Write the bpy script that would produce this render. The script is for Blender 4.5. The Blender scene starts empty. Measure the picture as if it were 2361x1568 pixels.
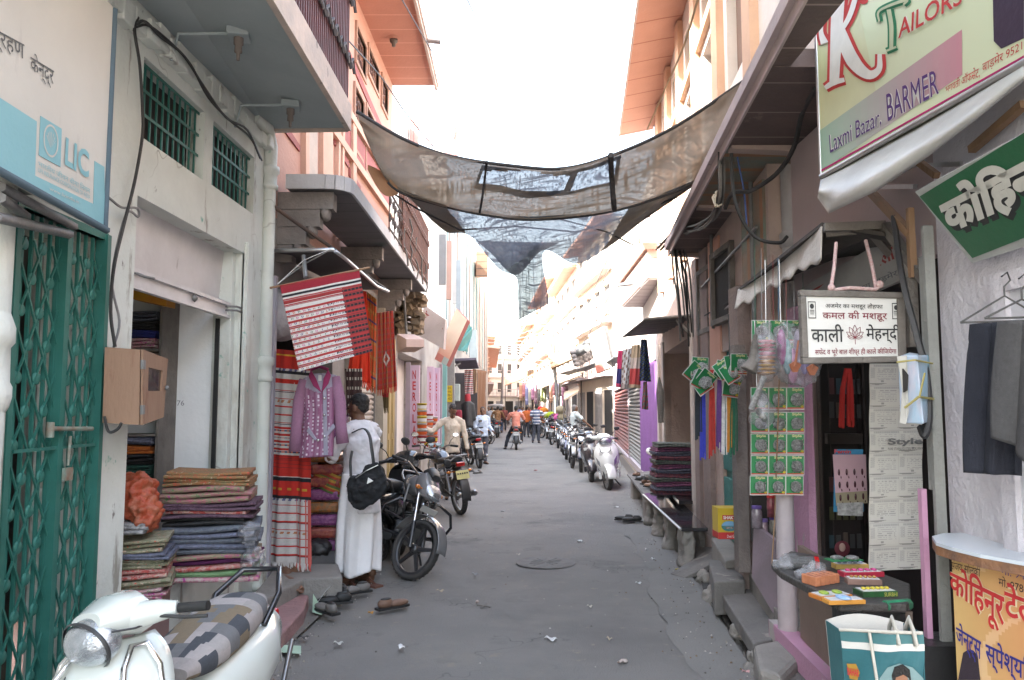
import bpy, math, random
from mathutils import Vector as V, Matrix
S = bpy.context.scene; COL = S.collection; rnd = random.Random(7)
F, CX, CY, PIT, CH = 1800.0, 1180.5, 784.0, math.radians(4.9), 1.62
# ---- camera, sky, sun, exposure ----
cam = bpy.data.cameras.new('camera'); cam_o = bpy.data.objects.new('camera', cam); COL.objects.link(cam_o)
cam.sensor_width = 23.61; cam.lens = 18.0; cam.clip_end = 2000; cam.clip_start = .05
cam_o.location = (0, 0, CH); cam_o.rotation_euler = (math.radians(90)+PIT, 0, 0); S.camera = cam_o
SUN_EL, SUN_AZ = math.radians(45), math.radians(-112)      # azimuth from +Y towards +X
w = bpy.data.worlds.new('World'); S.world = w; w.use_nodes = True
nt = w.node_tree; bg = nt.nodes['Background']
sky = nt.nodes.new('ShaderNodeTexSky'); sky.sky_type = 'NISHITA'; sky.sun_disc = False
sky.sun_elevation = SUN_EL; sky.sun_rotation = SUN_AZ; sky.dust_density = 3.5; sky.air_density = 1.5; sky.ozone_density = 1
hs = nt.nodes.new('ShaderNodeHueSaturation'); hs.inputs['Saturation'].default_value = .7
nt.links.new(sky.outputs[0], hs.inputs['Color']); nt.links.new(hs.outputs[0], bg.inputs[0]); bg.inputs[1].default_value = .15
sun = bpy.data.lights.new('sun', 'SUN'); sun.energy = 3.2; sun.angle = math.radians(.5); sun.color = (1, .96, .9)
so = bpy.data.objects.new('sun', sun); COL.objects.link(so)
sd = V((math.sin(SUN_AZ)*math.cos(SUN_EL), math.cos(SUN_AZ)*math.cos(SUN_EL), math.sin(SUN_EL)))
so.rotation_euler = sd.to_track_quat('Z', 'Y').to_euler(); so.location = (0, 0, 30)
S.view_settings.view_transform = 'Standard'; S.view_settings.look = 'None'; S.view_settings.exposure = 3.38; S.view_settings.gamma = 1
S.cycles.max_bounces = 8; S.cycles.diffuse_bounces = 5; S.cycles.transparent_max_bounces = 12
# ---- pixel to world ----
def ray(px, py):
    a = (px-CX)/F; b = (CY-py)/F
    return V((a, math.cos(PIT)-b*math.sin(PIT), math.sin(PIT)+b*math.cos(PIT)))
def P(px, py, Y): d = ray(px, py); return V((0, 0, CH))+d*(Y/d.y)
def G(px, py, h=0): d = ray(px, py); return V((0, 0, CH))+d*((h-CH)/d.z)
def W(px, py, X0, s): d = ray(px, py); return V((0, 0, CH))+d*(X0/(d.x-s*d.y))
LX, LS, RX, RS = -2.22, .0165, 1.36, .09
def L(px, py, o=0): return W(px, py, LX+o, LS)
def R(px, py, o=0): return W(px, py, RX-o, RS)
def lx(Y): return LX+LS*Y
def rx(Y): return RX+RS*Y
# ---- materials ----
MC = {}
def mat(n, c=(.5,.5,.5), c2=None, sc=3, r=.85, b=.15, bs=40, st=(), metal=0, attr=False, alpha=None, trans=0, emit=0, coat=0, spec=.5, planks=None, stretch=None, cracks=None):
    if n in MC: return MC[n]
    m = bpy.data.materials.new(n); MC[n] = m; m.use_nodes = True; N = m.node_tree.nodes; K = m.node_tree.links
    p = N['Principled BSDF']; p.inputs['Roughness'].default_value = r; p.inputs['Metallic'].default_value = metal
    p.inputs['Specular IOR Level'].default_value = spec; p.inputs['Coat Weight'].default_value = coat
    tc = N.new('ShaderNodeTexCoord'); src = tc.outputs['Object']
    if stretch:
        mp = N.new('ShaderNodeMapping'); mp.inputs['Scale'].default_value = stretch; K.new(src, mp.inputs[0]); src = mp.outputs[0]
    def noise(s, d=5, ro=.6, co=None):
        x = N.new('ShaderNodeTexNoise'); x.inputs['Scale'].default_value = s; x.inputs['Detail'].default_value = d; x.inputs['Roughness'].default_value = ro
        K.new(co or src, x.inputs['Vector']); return x.outputs['Fac']
    def mix(fac, a, bb, mode='MIX'):
        x = N.new('ShaderNodeMixRGB'); x.blend_type = mode
        for i, q in ((0, fac), (1, a), (2, bb)):
            if isinstance(q, (tuple, list)): x.inputs[i].default_value = (*q[:3], 1)
            elif isinstance(q, (int, float)): x.inputs[i].default_value = q
            else: K.new(q, x.inputs[i])
        return x.outputs[0]
    def ramp(f, lo, hi):
        x = N.new('ShaderNodeMapRange'); x.inputs['From Min'].default_value = lo; x.inputs['From Max'].default_value = hi; K.new(f, x.inputs['Value']); return x.outputs[0]
    if attr:
        a = N.new('ShaderNodeAttribute'); a.attribute_name = 'Col'; base = a.outputs['Color']
        vr = ramp(noise(sc, 6), .3, .7); base = mix(vr, mix(1.0, base, (.86,.86,.86), 'MULTIPLY'), base)
    else:
        c2 = c2 or tuple(x*.75 for x in c)
        base = mix(ramp(noise(sc, 6), .3, .7), c, c2)
    for (col, th, ssc, stz) in st:
        co = src
        if stz != 1:
            mp = N.new('ShaderNodeMapping'); mp.inputs['Scale'].default_value = (1, 1, stz); K.new(tc.outputs['Object'], mp.inputs[0]); co = mp.outputs[0]
        base = mix(ramp(noise(ssc, 8, .65, co), th, th+(.13 if ssc < 2.1 else .05)), base, col)
    if cracks:
        vo = N.new('ShaderNodeTexVoronoi'); vo.feature = 'DISTANCE_TO_EDGE'; vo.inputs['Scale'].default_value = cracks[0]
        va = N.new('ShaderNodeVectorMath'); va.operation = 'ADD'; nz = N.new('ShaderNodeTexNoise'); nz.inputs['Scale'].default_value = 3; K.new(src, nz.inputs['Vector']); K.new(src, va.inputs[0]); K.new(nz.outputs['Color'], va.inputs[1]); K.new(va.outputs[0], vo.inputs['Vector'])
        ck = ramp(vo.outputs['Distance'], cracks[1], 0); mk = ramp(noise(.7, 3), .5, .6); mu = N.new('ShaderNodeMath'); mu.operation = 'MULTIPLY'; K.new(ck, mu.inputs[0]); K.new(mk, mu.inputs[1])
        base = mix(mu.outputs[0], base, cracks[2])
    bh = noise(bs, 4)
    if planks:      # (axis index, period): grooves across an object axis
        sx = N.new('ShaderNodeSeparateXYZ'); K.new(tc.outputs['Object'], sx.inputs[0])
        mm = N.new('ShaderNodeMath'); mm.operation = 'MULTIPLY'; mm.inputs[1].default_value = 1/planks[1]; K.new(sx.outputs[planks[0]], mm.inputs[0])
        fr = N.new('ShaderNodeMath'); fr.operation = 'FRACT'; K.new(mm.outputs[0], fr.inputs[0])
        ln = N.new('ShaderNodeMath'); ln.operation = 'LESS_THAN'; ln.inputs[1].default_value = planks[2] if len(planks) > 2 else .06; K.new(fr.outputs[0], ln.inputs[0])
        base = mix(ln.outputs[0], base, planks[3] if len(planks) > 3 else (.03,.025,.02))
    K.new(base, p.inputs['Base Color'])
    if b:
        bp = N.new('ShaderNodeBump'); bp.inputs['Strength'].default_value = b; bp.inputs['Distance'].default_value = .02
        K.new(bh, bp.inputs['Height']); K.new(bp.outputs[0], p.inputs['Normal'])
    if alpha is not None: p.inputs['Alpha'].default_value = alpha
    if trans: p.inputs['Transmission Weight'].default_value = trans
    if emit: p.inputs['Emission Color'].default_value = (*c, 1); p.inputs['Emission Strength'].default_value = emit
    return m
# ---- mesh builder ----
class MB:
    def __init__(s): s.v = []; s.f = []; s.c = []; s.sm = []
    def add(s, vs, fs, col=None, sm=False):
        o = len(s.v); s.v += [V(x) for x in vs]
        for f in fs: s.f.append([o+i for i in f]); s.c.append(col); s.sm.append(sm)
        return s
    def hexa(s, p, col=None):   # p: 4 bottom, 4 top
        return s.add(p, [(0,3,2,1),(4,5,6,7),(0,1,5,4),(1,2,6,5),(2,3,7,6),(3,0,4,7)], col)
    def box(s, c, z, rot=0, col=None, R=None):
        c = V(c); x, y, h = z[0]/2, z[1]/2, z[2]/2; M = R or Matrix.Rotation(rot, 3, 'Z')
        return s.hexa([c+M@V(q) for q in ((-x,-y,-h),(x,-y,-h),(x,y,-h),(-x,y,-h),(-x,-y,h),(x,-y,h),(x,y,h),(-x,y,h))], col)
    def bb(s, a, b, col=None):
        return s.box([(a[i]+b[i])/2 for i in range(3)], [abs(a[i]-b[i]) for i in range(3)], 0, col)
    def prism(s, pts, off, col=None, sm=False):
        n = len(pts); off = V(off); pts = [V(p) for p in pts]
        return s.add(pts+[p+off for p in pts], [tuple(range(n))[::-1], tuple(range(n, 2*n))]+[(i, (i+1) % n, n+(i+1) % n, n+i) for i in range(n)], col, sm)
    def tube(s, pts, r, n=8, col=None, caps=True, sq=1):
        pts = [V(p) for p in pts]; m = len(pts); rr = r if isinstance(r, (list, tuple)) else [r]*m
        ref = None; vs = []
        for i, p in enumerate(pts):
            t = (pts[min(i+1, m-1)]-pts[max(i-1, 0)])
            t = t.normalized() if t.length > 1e-9 else V((0,0,1))
            if ref is None: ref = V((0,0,1)) if abs(t.z) < .9 else V((1,0,0))
            a = t.cross(ref)
            if a.length < 1e-4: a = t.cross(V((0,1,.1)))
            a.normalize(); bb = a.cross(t).normalized(); ref = bb
            for k in range(n):
                an = 2*math.pi*(k+.5)/n; vs.append(p+(a*math.cos(an)+bb*math.sin(an)*sq)*rr[i])
        fs = [(i*n+k, i*n+(k+1) % n, (i+1)*n+(k+1) % n, (i+1)*n+k) for i in range(m-1) for k in range(n)]
        s.add(vs, fs, col, n > 5)
        if caps: s.add(vs[:n], [tuple(range(n))[::-1]], col); s.add(vs[-n:], [tuple(range(n))], col)
        return s
    def lathe(s, prof, c=(0,0,0), n=16, ax='Z', col=None, R=None):   # prof: (r, h)
        M = R or {'Z': Matrix.Identity(3), 'X': Matrix.Rotation(math.pi/2, 3, 'Y'), 'Y': Matrix.Rotation(-math.pi/2, 3, 'X')}[ax]
        vs = [V(c)+M@V((r*math.cos(2*math.pi*k/n), r*math.sin(2*math.pi*k/n), h)) for r, h in prof for k in range(n)]
        return s.add(vs, [(i*n+k, i*n+(k+1) % n, (i+1)*n+(k+1) % n, (i+1)*n+k) for i in range(len(prof)-1) for k in range(n)], col, True)
    def ell(s, c, r, n=12, m=8, R=None, col=None):
        M = R or Matrix.Identity(3); r = (r, r, r) if isinstance(r, (int, float)) else r
        vs = []
        for j in range(m+1):
            ph = math.pi*j/m
            for k in range(n):
                th = 2*math.pi*k/n; vs.append(V(c)+M@V((r[0]*math.sin(ph)*math.cos(th), r[1]*math.sin(ph)*math.sin(th), r[2]*math.cos(ph))))
        return s.add(vs, [(j*n+k, (j+1)*n+k, (j+1)*n+(k+1) % n, j*n+(k+1) % n) for j in range(m) for k in range(n)], col, True)
    def grid(s, fn, nu, nv, colf=None, sm=True, wrap=False):
        vs = [fn(i/nu, j/nv) for j in range(nv+1) for i in range(nu+1)]
        o = len(s.v); s.v += [V(x) for x in vs]
        for j in range(nv):
            for i in range(nu):
                c = colf((i+.5)/nu, (j+.5)/nv) if colf else None
                if c is False: continue
                a = o+j*(nu+1)+i; s.f.append([a, a+1, a+nu+2, a+nu+1]); s.c.append(c); s.sm.append(sm)
        return s
ORG = {}
SPLITN = {'pink_pier', 'stone_post', 'soffit_beam', 'opening_frame', 'wood_strut', 'round_plate', 'pipe_collar', 'door_post', 'door_jamb', 'carved_bracket', 'high_opening', 'fork_tube', 'grip', 'lever', 'shock_absorber', 'foot_peg', 'front_indicator', 'air_slot', 'button', 'sandals', 'hinge', 'rolled_pipe', 'angle_bar', 'indicator', 'tank_shroud', 'scroll_band', 'mirror', 'post', 'step_slab', 'corner_post'}
def clusters(mb):
    p = list(range(len(mb.v)))
    def fd(a):
        while p[a] != a: p[a] = p[p[a]]; a = p[a]
        return a
    for f in mb.f:
        for i in f[1:]: p[fd(i)] = fd(f[0])
    box = {}
    for i in {j for f in mb.f for j in f}:
        r_ = fd(i); v = mb.v[i]; b = box.setdefault(r_, [[1e9]*3, [-1e9]*3])
        for k in range(3): b[0][k] = min(b[0][k], v[k]); b[1][k] = max(b[1][k], v[k])
    ks = list(box); 
    for i, a in enumerate(ks):
        for b in ks[i+1:]:
            if all(box[a][0][k] <= box[b][1][k]+.004 and box[b][0][k] <= box[a][1][k]+.004 for k in range(3)): p[fd(a)] = fd(b)
    out = {}
    for f, c, s_ in zip(mb.f, mb.c, mb.sm): out.setdefault(fd(f[0]), []).append((f, c, s_))
    res = []
    for L_ in out.values():
        q = MB(); mp = {}
        for f, c, s_ in L_:
            nf = []
            for i in f:
                if i not in mp: mp[i] = len(q.v); q.v.append(mb.v[i])
                nf.append(mp[i])
            q.f.append(nf); q.c.append(c); q.sm.append(s_)
        res.append(q)
    return res
def tag(o, label=None, cat=None, group=None, kind=None):
    for k, x in (('label', label), ('category', cat), ('group', group), ('kind', kind)):
        if x: o[k] = x
    return o
def obj(name, mb, m, parent=None, bevel=0, thick=0, sub=0, label=None, cat=None, group=None, kind=None, shadow=True):
    if name in SPLITN and len(mb.f) > 1:
        gs_ = clusters(mb)
        if len(gs_) > 1:
            for g_ in gs_[1:]: obj(name, g_, m, parent, bevel, thick, sub, label, cat, group, kind)
            mb = gs_[0]
    me = bpy.data.meshes.new(name); org = ORG.get(parent, V((0,0,0)))
    me.from_pydata([v-org for v in mb.v], [], mb.f)
    me.polygons.foreach_set('use_smooth', mb.sm)
    if any(c is not None for c in mb.c):
        ca = me.color_attributes.new('Col', 'FLOAT_COLOR', 'CORNER'); k = 0; flat = []
        for f, c in zip(mb.f, mb.c):
            c = c or (.5,.5,.5); flat += [c[0], c[1], c[2], 1]*len(f)
        ca.data.foreach_set('color', flat)
    me.materials.append(m)
    o = bpy.data.objects.new(name, me); COL.objects.link(o)
    if parent: o.parent = parent; ORG[o] = org
    if thick: q = o.modifiers.new('t', 'SOLIDIFY'); q.thickness = thick; q.offset = 0
    if bevel: q = o.modifiers.new('b', 'BEVEL'); q.width = bevel; q.segments = 2; q.limit_method = 'ANGLE'; q.angle_limit = .6
    if sub: q = o.modifiers.new('s', 'SUBSURF'); q.levels = sub; q.render_levels = sub
    return tag(o, label, cat, group, kind)
def thing(name, label, cat, loc=(0,0,0), group=None, kind=None):
    o = bpy.data.objects.new(name, None); COL.objects.link(o); o.location = loc; o.empty_display_size = .1; ORG[o] = V(loc)
    return tag(o, label, cat, group, kind)
def struct(name, mb, m, **k): return obj(name, mb, m, kind='structure', **k)
def bil(q):     # corners TL, TR, BR, BL -> f(u, v), v down
    a, b, c, d = [V(x) for x in q]
    return lambda u, v: (a*(1-u)+b*u)*(1-v)+(d*(1-u)+c*u)*v
def panel(q, t, col=None, mb=None):   # slab of thickness t behind quad
    q = [V(x) for x in q]; n = (q[1]-q[0]).cross(q[3]-q[0]).normalized()
    if n.dot(q[0]-V((0,0,CH))) < 0: n = -n
    return (mb or MB()).prism(q, n*t, col)
def lettering(s, q, u0, v0, u1, v1, m, parent, name='lettering', off=0, lift=.003, shear=0, thick=0.004, ysc=None, label=None):
    """real text mesh laid on the face q (TL,TR,BR,BL) inside u0..u1, v0..v1"""
    cu = bpy.data.curves.new('t', 'FONT'); cu.body = s; cu.size = 1; cu.offset = off; cu.resolution_u = 3
    to = bpy.data.objects.new('t', cu); me = bpy.data.meshes.new_from_object(to)
    bpy.data.objects.remove(to); xs = [v.co.x for v in me.vertices]; ys = [v.co.y for v in me.vertices]
    x0, x1, y0, y1 = min(xs), max(xs), min(ys), max(ys); f = bil(q)
    qq = [V(x) for x in q]; n = (qq[1]-qq[0]).cross(qq[3]-qq[0]).normalized()
    if n.dot(qq[0]-V((0,0,CH))) > 0: n = -n
    mb = MB(); mb.v = []
    for v in me.vertices:
        a = (v.co.x-x0)/(x1-x0); c = (v.co.y-y0)/(y1-y0)
        mb.v.append(f(u0+(u1-u0)*a+shear*(c-.5), v1+(v0-v1)*c)+n*lift)
    mb.f = [list(p.vertices) for p in me.polygons]; mb.c = [None]*len(mb.f); mb.sm = [False]*len(mb.f)
    bpy.data.meshes.remove(me)
    return obj(name, mb, m, parent, label=label)
def remesh(mb, vox, name, m, parent=None, smooth=4, **k):
    """merge overlapping shapes into one continuous surface"""
    me = bpy.data.meshes.new('r'); me.from_pydata(mb.v, [], mb.f); o = bpy.data.objects.new('r', me); COL.objects.link(o)
    q = o.modifiers.new('r', 'REMESH'); q.mode = 'VOXEL'; q.voxel_size = vox; q.use_smooth_shade = True
    if smooth: q = o.modifiers.new('s', 'SMOOTH'); q.iterations = smooth; q.factor = .5
    dsp = k.pop('disp', None)
    if dsp:
        tx = bpy.data.textures.get('clouds%g' % dsp[1]) or bpy.data.textures.new('clouds%g' % dsp[1], 'CLOUDS'); tx.noise_scale = dsp[1]
        q = o.modifiers.new('d', 'DISPLACE'); q.texture = tx; q.strength = dsp[0]; q.mid_level = .5; q.texture_coords = 'GLOBAL'
    dg = bpy.context.evaluated_depsgraph_get(); ne = bpy.data.meshes.new_from_object(o.evaluated_get(dg))
    out = MB(); out.v = [v.co.copy() for v in ne.vertices]; out.f = [list(p.vertices) for p in ne.polygons]
    out.c = [None]*len(out.f); out.sm = [True]*len(out.f)
    bpy.data.objects.remove(o); bpy.data.meshes.remove(me); bpy.data.meshes.remove(ne)
    colf = k.pop('colf', None)
    if colf: out.c = [colf(sum((out.v[i] for i in f), V((0,0,0)))/len(f)) for f in out.f]
    return obj(name, out, m, parent, **k)
def sag(a, b, d, n=12, wob=0, r=None):
    a, b = V(a), V(b); r = r or rnd
    return [a.lerp(b, i/n)-V((0,0,d*4*(i/n)*(1-i/n)))+V((r.uniform(-wob,wob), r.uniform(-wob,wob), r.uniform(-wob,wob))) for i in range(n+1)]
def wire(name, pts, r, m, label, cat='cable', group=None, n=5, curve=True):
    """a cable through the given points, smoothed"""
    pts = [V(p) for p in pts]
    if curve and len(pts) > 2:
        q = [pts[0]*2-pts[1]]+pts+[pts[-1]*2-pts[-2]]; out = []
        for i in range(1, len(q)-2):
            for k in range(5):
                t = k/5; a, b, c, d = q[i-1:i+3]
                out.append(.5*((2*b)+(c-a)*t+(2*a-5*b+4*c-d)*t*t+(-a+3*b-3*c+d)*t**3))
        pts = out+[pts[-1]]
    return obj(name, MB().tube(pts, r, n), m, label=label, cat=cat, group=group)
def wall(fn, y0, y1, z0, z1, ops, th, inn):
    """fn(Y) -> X of the street face; ops = (Y0,Y1,Z0,Z1,depth) with reveals; inn = +1/-1 direction into the building"""
    mb = MB(); ys = sorted({y0, y1, *[q for o in ops for q in o[:2] if y0 < q < y1]}); zs = sorted({z0, z1, *[q for o in ops for q in o[2:4] if z0 < q < z1]})
    for i in range(len(ys)-1):
        for j in range(len(zs)-1):
            ym, zm = (ys[i]+ys[i+1])/2, (zs[j]+zs[j+1])/2
            if any(o[0] < ym < o[1] and o[2] < zm < o[3] for o in ops): continue
            a, b, c, d = ys[i], ys[i+1], zs[j], zs[j+1]
            for t in (0, th*inn): mb.add([(fn(a)+t,a,c),(fn(b)+t,b,c),(fn(b)+t,b,d),(fn(a)+t,a,d)], [(0,1,2,3)])
    for o in ops:
        a, b, c, d = o[:4]; t = (o[4] if len(o) > 4 else th)*inn
        for (p, q) in (((a,c),(b,c)), ((b,c),(b,d)), ((b,d),(a,d)), ((a,d),(a,c))):
            mb.add([(fn(p[0]),p[0],p[1]),(fn(q[0]),q[0],q[1]),(fn(q[0])+t,q[0],q[1]),(fn(p[0])+t,p[0],p[1])], [(0,1,2,3)])
    for (p, q) in (((y0,z0),(y1,z0)), ((y1,z0),(y1,z1)), ((y1,z1),(y0,z1)), ((y0,z1),(y0,z0))):
        t = th*inn; mb.add([(fn(p[0]),p[0],p[1]),(fn(q[0]),q[0],q[1]),(fn(q[0])+t,q[0],q[1]),(fn(p[0])+t,p[0],p[1])], [(0,1,2,3)])
    return mb
# common materials
TEAL = (.02,.12,.095)
m_white = mat('old_white_paint', (.66,.69,.65), (.55,.58,.54), 2.5, .8, .35, 25, st=[((.42,.4,.35), .56, 1.3, .35), ((.13,.35,.28), .655, 3.2, 1), ((.3,.29,.25), .6, 5, .2), ((.17,.16,.14), .66, 9, .5)], cracks=(1.1,.012,(.2,.19,.17)))
m_white2 = mat('white_shutter_paint', (.62,.6,.6), (.5,.48,.48), 3, .45, .2, 15, st=[((.3,.27,.25), .68, 4, .4)])
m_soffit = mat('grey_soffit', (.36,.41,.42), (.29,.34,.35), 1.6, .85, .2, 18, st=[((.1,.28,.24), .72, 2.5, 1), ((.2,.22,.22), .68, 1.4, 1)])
m_teal = mat('teal_metal', TEAL, (.03,.15,.125), 6, .5, .1, 60, st=[((.09,.05,.03), .68, 9, 1)])
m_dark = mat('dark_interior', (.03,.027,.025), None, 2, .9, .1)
m_black = mat('black_rubber', (.012,.012,.013), (.02,.02,.02), 8, .55, .1)
m_cable = mat('dark_cable', (.02,.02,.02), (.05,.05,.05), 5, .6, 0)
m_conc = mat('grey_concrete', (.25,.235,.215), (.17,.16,.15), 2.2, .92, .6, 30, st=[((.1,.095,.09), .64, 3, 1), ((.33,.31,.28), .66, 6, 1)])
m_conc_d = mat('dark_stone', (.13,.12,.115), (.085,.08,.078), 2.5, .8, .5, 25, st=[((.2,.19,.18), .64, 4, 1)])
m_rust = mat('rusty_iron', (.12,.075,.055), (.06,.045,.04), 8, .7, .2, 60)
m_greymetal = mat('grey_metal', (.22,.22,.22), (.14,.14,.14), 5, .5, .2, 40, metal=.3)
m_alu = mat('galvanised_metal', (.55,.55,.55), (.4,.4,.4), 5, .35, .1, 40, metal=.8)
m_wood = mat('plain_wood', (.3,.18,.1), (.2,.12,.07), 4, .7, .3, 40, stretch=(1,1,.15))
m_woodg = mat('grey_weathered_wood', (.2,.18,.16), (.1,.09,.08), 5, .85, .5, 40, st=[((.32,.3,.28), .66, 6, 1)])
m_peach = mat('peach_stucco', (.58,.33,.25), (.5,.28,.21), 1.8, .85, .3, 25, st=[((.68,.42,.32), .64, 3, 1), ((.3,.2,.17), .7, 5, .3)])
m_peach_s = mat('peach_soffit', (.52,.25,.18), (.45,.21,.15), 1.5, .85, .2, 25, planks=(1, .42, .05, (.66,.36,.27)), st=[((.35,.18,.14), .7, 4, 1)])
m_redp = mat('dull_red_paint', (.36,.09,.08), (.27,.07,.06), 3, .75, .2, 25)
m_attr = mat('woven_cloth', attr=True, sc=60, r=.92, b=.3, bs=300)
m_attr_g = mat('printed_card', attr=True, sc=3, r=.45, b=0)
m_attr_m = mat('painted_board', attr=True, sc=5, r=.6, b=.1, bs=40)
m_pink = mat('pink_paint', (.46,.24,.36), (.4,.23,.32), 2, .85, .35, 40, st=[((.36,.33,.32), .58, 5, .4), ((.6,.45,.52), .64, 5, 1)])
m_chrome = mat('chrome', (.75,.75,.75), (.65,.65,.65), 4, .12, 0, metal=1)
m_glossw = mat('gloss_white_paint', (.72,.74,.7), (.68,.7,.66), 2, .25, 0, coat=.4, st=[((.55,.55,.5), .72, 6, 1)])
m_glossk = mat('gloss_black_paint', (.012,.012,.014), (.02,.02,.024), 2, .2, 0, coat=.5)
m_plk = mat('black_plastic', (.025,.025,.026), (.035,.035,.036), 8, .5, .05)
m_paper = mat('paper_scrap', (.75,.75,.74), (.62,.62,.6), 9, .8, .1)
m_ltr_b = mat('black_letter_paint', (.015,.015,.018), (.03,.03,.03), 20, .6, 0)
m_ltr_r = mat('red_letter_paint', (.5,.03,.03), (.42,.03,.035), 12, .6, 0)
m_ltr_w = mat('white_letter_paint', (.75,.75,.72), (.65,.65,.62), 12, .6, 0)
m_ltr_n = mat('navy_letter_paint', (.02,.02,.18), (.03,.03,.2), 12, .6, 0)
m_plastic = mat('clear_plastic', (.42,.42,.44), (.3,.3,.32), 10, .1, .5, 30, alpha=.33, spec=1, coat=1)
# ================= GROUND =================
RD = [(-1.55,1),(-1.5,5),(-1.45,9),(-1.3,14),(-1.15,22),(-.75,40),(-.2,70)]
m_dirt = mat('dusty_concrete_edge', (.17,.155,.135), (.12,.11,.1), 1.3, .95, .5, 35, st=[((.075,.07,.068), .6, 1.2, 1), ((.3,.26,.22), .66, 3, 1)])
struct('ground', MB().add([(-80,-20,-.03),(80,-20,-.03),(80,400,-.03),(-80,400,-.03)], [(0,1,2,3)]), mat('bare_earth', (.22,.18,.14)))
# road sheet: subdivided and slightly uneven
def roadf(u, v):
    y = -3+153*v**2.2; xl = -1.75+.018*y; xr = 1.15+.088*y if y > 4 else 1.5
    x = xl+(xr-xl)*u; return (x, y, .012*math.sin(x*2.1+y*.7)*math.sin(y*.9)*(0 if y > 30 else 1)+.004)
m_road = mat('worn_asphalt', (.2,.192,.18), (.16,.154,.146), .8, .9, .8, 110, st=[((.2,.19,.172), .53, 1.3, 1), ((.1,.097,.095), .57, .7, 1), ((.13,.125,.12), .52, .25, 1), ((.22,.2,.17), .62, 6, 1), ((.06,.058,.056), .68, 2.2, 1), ((.26,.24,.21), .72, 22, 1)], cracks=(.9,.01,(.09,.087,.083)))
struct('road', MB().grid(roadf, 24, 120), m_road)
sl = MB()
for i in range(60):
    y = -3+i*2.6; f = lambda yy, o: lx(yy)-.2+o
    sl.add([(lx(y)-.1,y,.03),(-1.55+.018*y+rnd.uniform(-.08,.08),y,.026),(-1.55+.018*(y+2.6),y+2.6,.026),(lx(y+2.6)-.1,y+2.6,.03)], [(0,1,2,3)])
struct('path', sl, m_dirt)
# worn concrete strip on the right, ragged edge
sr = MB(); rr = random.Random(3); pts = []
def vin(y): return (.68+.08*y if y > 3 else .92)+.035*math.sin(y*1.7)+.05*math.sin(y*7)*math.sin(y*3)
ys = [i*.25 for i in range(-4, 110)]
for a, b in zip(ys, ys[1:]):
    sr.add([(vin(a),a,.012),(rx(a)-.34,a,.03),(rx(b)-.34,b,.03),(vin(b),b,.012)], [(0,1,2,3)])
for i in range(30):
    y = 27.25+i*4; sr.add([(1+.075*y,y,.014),(rx(y),y,.03),(rx(y+4),y+4,.03),(1+.075*(y+4),y+4,.014)], [(0,1,2,3)])
struct('pavement', sr, mat('right_concrete', (.185,.18,.17), (.145,.142,.136), 1.4, .95, .6, 60, st=[((.11,.105,.1), .6, 1.8, 1), ((.25,.235,.21), .66, 5, 1)], cracks=(.8,.008,(.1,.096,.09))))
# open drain channel on the right: dark trough
dr = MB()
for a, b in zip(ys, ys[1:]):
    xa, xb = rx(a), rx(b)
    dr.add([(xa-.36,a,.02),(xa-.34,a,-.02),(xa-.05,a,-.02),(xb-.36,b,.02),(xb-.34,b,-.02),(xb-.05,b,-.02)], [(0,1,4,3),(1,2,5,4)])
struct('ground', dr, mat('drain_muck', (.035,.03,.026), (.06,.055,.045), 6, .6, .6, 20))
# manhole
c = G(1258, 1300); mh = MB(); mh.lathe([(0,.022),(.3,.022),(.31,.016)], (c.x,c.y,-.002), 28)
for k in range(6): mh.box((c.x, c.y, .022), (.5-.16*abs(k-2.5)/2, .012, .005), k*.5)
obj('manhole_cover', mh, mat('dusty_iron_lid', (.175,.168,.158), (.13,.125,.12), 9, .9, .6, 60), label='round dusty manhole cover in the middle of the road', cat='manhole cover')

# ================= LEFT: WHITE BUILDING =================
fl = lambda Y: lx(Y)
wb = thing('white_building', 'white plastered building with peeling turquoise paint and open roller shutter shop', 'building', (lx(5),5,0))
ops = [(4.39,6.1,.5,2.83,.3), (4.40,5.27,3.18,3.66,.12), (5.42,6.27,3.19,3.66,.12), (3.3,4.12,.0,2.5,.35), (3.95,4.05,3.1,3.95,.1)]
obj('wall', wall(fl, -1.5, 6.62, 0, 9.0, ops, .3, -1), m_white, wb)
# return wall to the second building
obj('end_wall', MB().bb((lx(6.6)-.3,6.6,0),(lx(6.6)-4,6.75,9)), m_white, wb)
def grille(Y0, Y1, z0, z1, n, name='window'):
    X = lx((Y0+Y1)/2)
    f = obj(name, MB().bb((X-.16,Y0-.02,z0-.02),(X-.12,Y1+.02,z1+.02)), m_dark, wb)
    g = MB()
    for i in range(n): y = Y0+(Y1-Y0)*(i+.5)/n; g.bb((lx(y)-.055,y-.007,z0),(lx(y)-.045,y+.007,z1))
    for k in (.03,.35,.65,.97): z = z0+(z1-z0)*k; g.hexa([(lx(Y0)-.044,Y0,z-.006),(lx(Y1)-.044,Y1,z-.006),(lx(Y1)-.036,Y1,z-.01),(lx(Y0)-.036,Y0,z-.01),(lx(Y0)-.044,Y0,z+.01),(lx(Y1)-.044,Y1,z+.01),(lx(Y1)-.036,Y1,z+.01),(lx(Y0)-.036,Y0,z+.01)])
    obj('window_grille', g, m_teal, f)
grille(4.40,5.27,3.18,3.66,11); grille(5.42,6.27,3.19,3.66,10); grille(3.95,4.05,3.1,3.95,2)
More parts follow.
